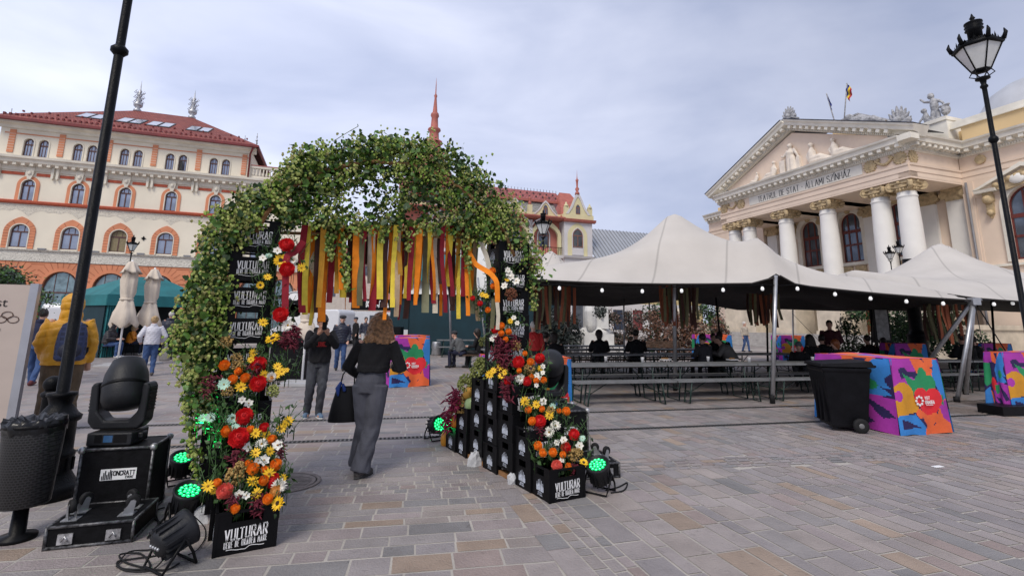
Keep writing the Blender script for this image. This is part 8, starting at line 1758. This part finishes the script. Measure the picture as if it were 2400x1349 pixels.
# ================================================================ shrubs, plinth, ivy, tree at the edges
LEAF_ = {}
def lmat(n, c):
    if n not in LEAF_: LEAF_[n] = M(n, c, .6, var=.4, vs=8)
    return LEAF_[n]
def shrub(name, label, c, rx, ry, rz_, n, mats, size, cat='shrub', lo=0., trunk=True, shape=None):
    t = thing(name, label, cat, (c[0], c[1], 0)); m = MB(); q = random.Random(int(c[0]*77+n))
    cl = [(Vector((q.gauss(0,.45)*rx, q.gauss(0,.45)*ry, lo+rz_*q.uniform(.12,1))), q.uniform(.16,.32)) for _ in range(26)]
    for k in range(int(n*1.35)):
        b, r_ = q.choice(cl); r_ *= max(rx, rz_*.6); d_ = Vector((q.gauss(0,1), q.gauss(0,1), q.gauss(0,1))).normalized(); p = b+d_*r_*q.uniform(.5,1.0)
        if p.z < .03: continue
        f = (p.z-lo)/rz_
        if shape == 'cone' and math.hypot(p.x/rx, p.y/ry) > 1.05-f*.8: continue
        nn = (d_+Vector((q.gauss(0,.5), q.gauss(0,.5), .4))).normalized(); u = nn.orthogonal().normalized(); u = Matrix.Rotation(q.uniform(0,6.28), 3, nn) @ u; v = nn.cross(u); L_ = size*q.uniform(.9,2.0)
        m.add([p, p+u*L_*.5+v*L_*.28, p+u*L_, p+u*L_*.5-v*L_*.28, p+u*L_*.5-nn*L_*.1], [(0,1,4),(1,2,4),(2,3,4),(3,0,4)], q.randrange(len(mats)), False)
    m.build('foliage', mats, t)
    if trunk:
        m = MB()
        for k in range(5): a = k*1.3; m.tube([(0,0,0), (.2*rx*cos(a), .2*ry*sin(a), (lo+rz_*.4)), (.5*rx*cos(a), .5*ry*sin(a), lo+rz_*.8)], [.05,.035,.012], 6)
        m.build('trunk', M('bark', (.06,.045,.035), .9) if 'bark' not in bpy.data.materials else bpy.data.materials['bark'], t)
    return t
DKG, GRN_, RUST, PNK = lmat('dark shrub leaf', (.022,.032,.026)), lmat('green shrub leaf', (.04,.10,.022)), lmat('rust shrub leaf', (.17,.075,.04)), lmat('pinkish shrub leaf', (.20,.13,.11))
gd = lambda px, Y: Vector((*D(px, 760, Y).to_2d(), 0))
shrub('dark_shrub', 'large dark feathery shrub left of the white plinth', gd(1310, 24), 1.5, 1.2, 2.3, 3600, [DKG, DKG, lmat('grey shrub leaf', (.06,.065,.06))], .10); shrub('dark_shrub', 'brownish feathery shrub just right of the white plinth', gd(1452, 26), 1.0, 1.0, 2.2, 1800, [DKG, lmat('brown shrub leaf', (.08,.055,.035)), PNK], .10)
shrub('rust_hedge', 'rust coloured clipped hedge behind the tent mast', gd(1582, 26), 2.0, .7, 2.0, 3600, [RUST, RUST, PNK, lmat('brown shrub leaf', (.08,.055,.035))], .10)
shrub('ivy_column', 'tall green ivy column left of the theatre stairs', gd(1672, 27), .55, .55, 2.9, 1700, [GRN_, GRN_, DKG], .09); shrub('ivy_wall', 'broad dark green ivy screen behind the dark lamp column at right', gd(2165, 24), 3.0, .8, 3.3, 6500, [lmat('ivy leaf', (.02,.05,.016)), GRN_, lmat('ivy leaf', (.02,.05,.016))], .11)
shrub('flowering_shrub', 'bushy green shrub with pale blooms before the theatre door', gd(1985, 20), .8, .7, 2.3, 1700, [GRN_, GRN_, lmat('pale bloom', (.5,.48,.4))], .08, shape='cone'); shrub('ivy_column', 'ivy strip just left of the tent mast, beside the dark blue lamp post', gd(1540, 27.5), .4, .4, 2.9, 700, [GRN_, DKG], .1)
p = gd(1395, 25.5); t = thing('statue_plinth', 'white stone statue plinth with carved figure, seen under the near tent', 'monument', p, .1); m = MB(); m.box(-1.1,1.1,-1.0,1.0,0,.55); m.box(-.75,.75,-.7,.7,.5,1.1); m.loft([(Vector((0,0,z)), Vector((a,0,0)), Vector((0,a*.9,0))) for z, a in ((1.05,1.0),(1.25,.9),(1.35,.72),(1.4,.68))], 4)
PW = M('white limestone', (.66,.65,.62), .8, var=.08, bump=.2, bs=10)
m.box(-.5,.55,-.5,.5,1.35,3.3); m.build('pedestal', PW, t); m = MB(); m.tube([(-.35,-.5,1.5),(-.4,-.55,2.2),(-.3,-.5,2.9)], [.28,.3,.2], 8, round_=True); m.ball((-.3,-.6,3.15), .17); m.tube([(-.3,-.6,2.7),(.05,-.62,2.3),(.2,-.58,1.9)], [.1,.1,.08], 6, round_=True); fuse(m, 'carved_figure', PW, .03, 2, t)
t = thing('notice_case', 'black framed notice case with arched top, left of the dark lamp column', 'notice case', gd(2063, 18), .15); m = MB(); m.box(-.32,.32,-.08,.08,1.05,2.3); m.lathe([(.0,0),(.32,0),(.32,.16),(0,.16)], (0,.08,2.3), 20, 0, None, (0,-1,0)); m.box(-.26,-.2,-.04,.04,0,1.05); m.box(.2,.26,-.04,.04,0,1.05); m.build('cabinet', BLACK, t); m = MB(); m.box(-.25,.25,-.09,-.082,1.15,2.2); m.build('notice', M('faded notices', (.25,.25,.25), .3, var=.5, vs=6), t)
t = thing('park_bench', 'brown slatted park bench with iron sides behind the beer tables', 'bench', gd(1560, 23), .1); m = MB(); [m.box(-.9,.9,.0+.09*k,.07+.09*k,.44,.47) for k in range(5)]; m.build('seat', WOODD, t); m = MB(); [m.box(-.9,.9,.47,.5,.55+.1*k,.63+.1*k) for k in range(3)]; m.build('backrest', WOODD, t)
for x in (-.8, .8): m = MB(); m.tube([(x,0,0),(x,.03,.44),(x,.45,.44),(x,.5,.9)], .025, 6); m.tube([(x,.45,.44),(x,.5,0)], .025, 6); m.build('leg', IRON, t)
# tree reaching in at the left edge
pt = Vector((*D(-120, 760, 12.5).to_2d(), 0)); t = thing('tree', 'green leafy tree reaching in at the left edge above the info board', 'tree', pt); m = MB(); m.tube([(0,0,0),(.05,0,1.4),(.1,.05,2.2)], [.12,.10,.07], 10)
q_ = random.Random(5); lf_ = MB()
tips = [D(x, y, 12.5+q_.uniform(-.6,.6))-pt for x, y in ((20,628),(40,640),(10,650),(60,660),(30,672),(75,690),(95,695),(110,685),(70,715),(120,700),(60,730),(45,700),(15,690),(80,740),(30,655),(55,645),(90,720),(-20,640),(-40,690),(-60,650),(100,705),(35,625),(65,672),(-90,620),(-130,600),(-150,680),(-200,640))]
for tp in tips:
    md = Vector((.1,.05,2.2)).lerp(tp, .55)+Vector((0,0,.25)); m.tube([(.1,.05,1.9), md, tp], [.04,.02,.006], 5)
    for k in range(130):
        u = q_.random()**.6; c = md.lerp(tp, u)+Vector((q_.gauss(0,.10), q_.gauss(0,.16), q_.gauss(-.05,.07))); a = Vector((q_.gauss(0,1), q_.gauss(0,1), q_.gauss(-.5,.5))).normalized(); b = a.orthogonal().normalized(); L_ = q_.uniform(.06,.11)
        lf_.add([c, c+a*L_*.5+b*L_*.22, c+a*L_, c+a*L_*.5-b*L_*.22], [(0,1,2,3)], q_.randrange(3))
m.build('trunk', M('bark', (.06,.045,.035), .9) if 'bark' not in bpy.data.materials else bpy.data.materials['bark'], t); lf_.build('crown', [GRN_, DKG, lmat('bright tree leaf', (.06,.14,.025))], t)

bpy.data.scenes.remove(TMP)
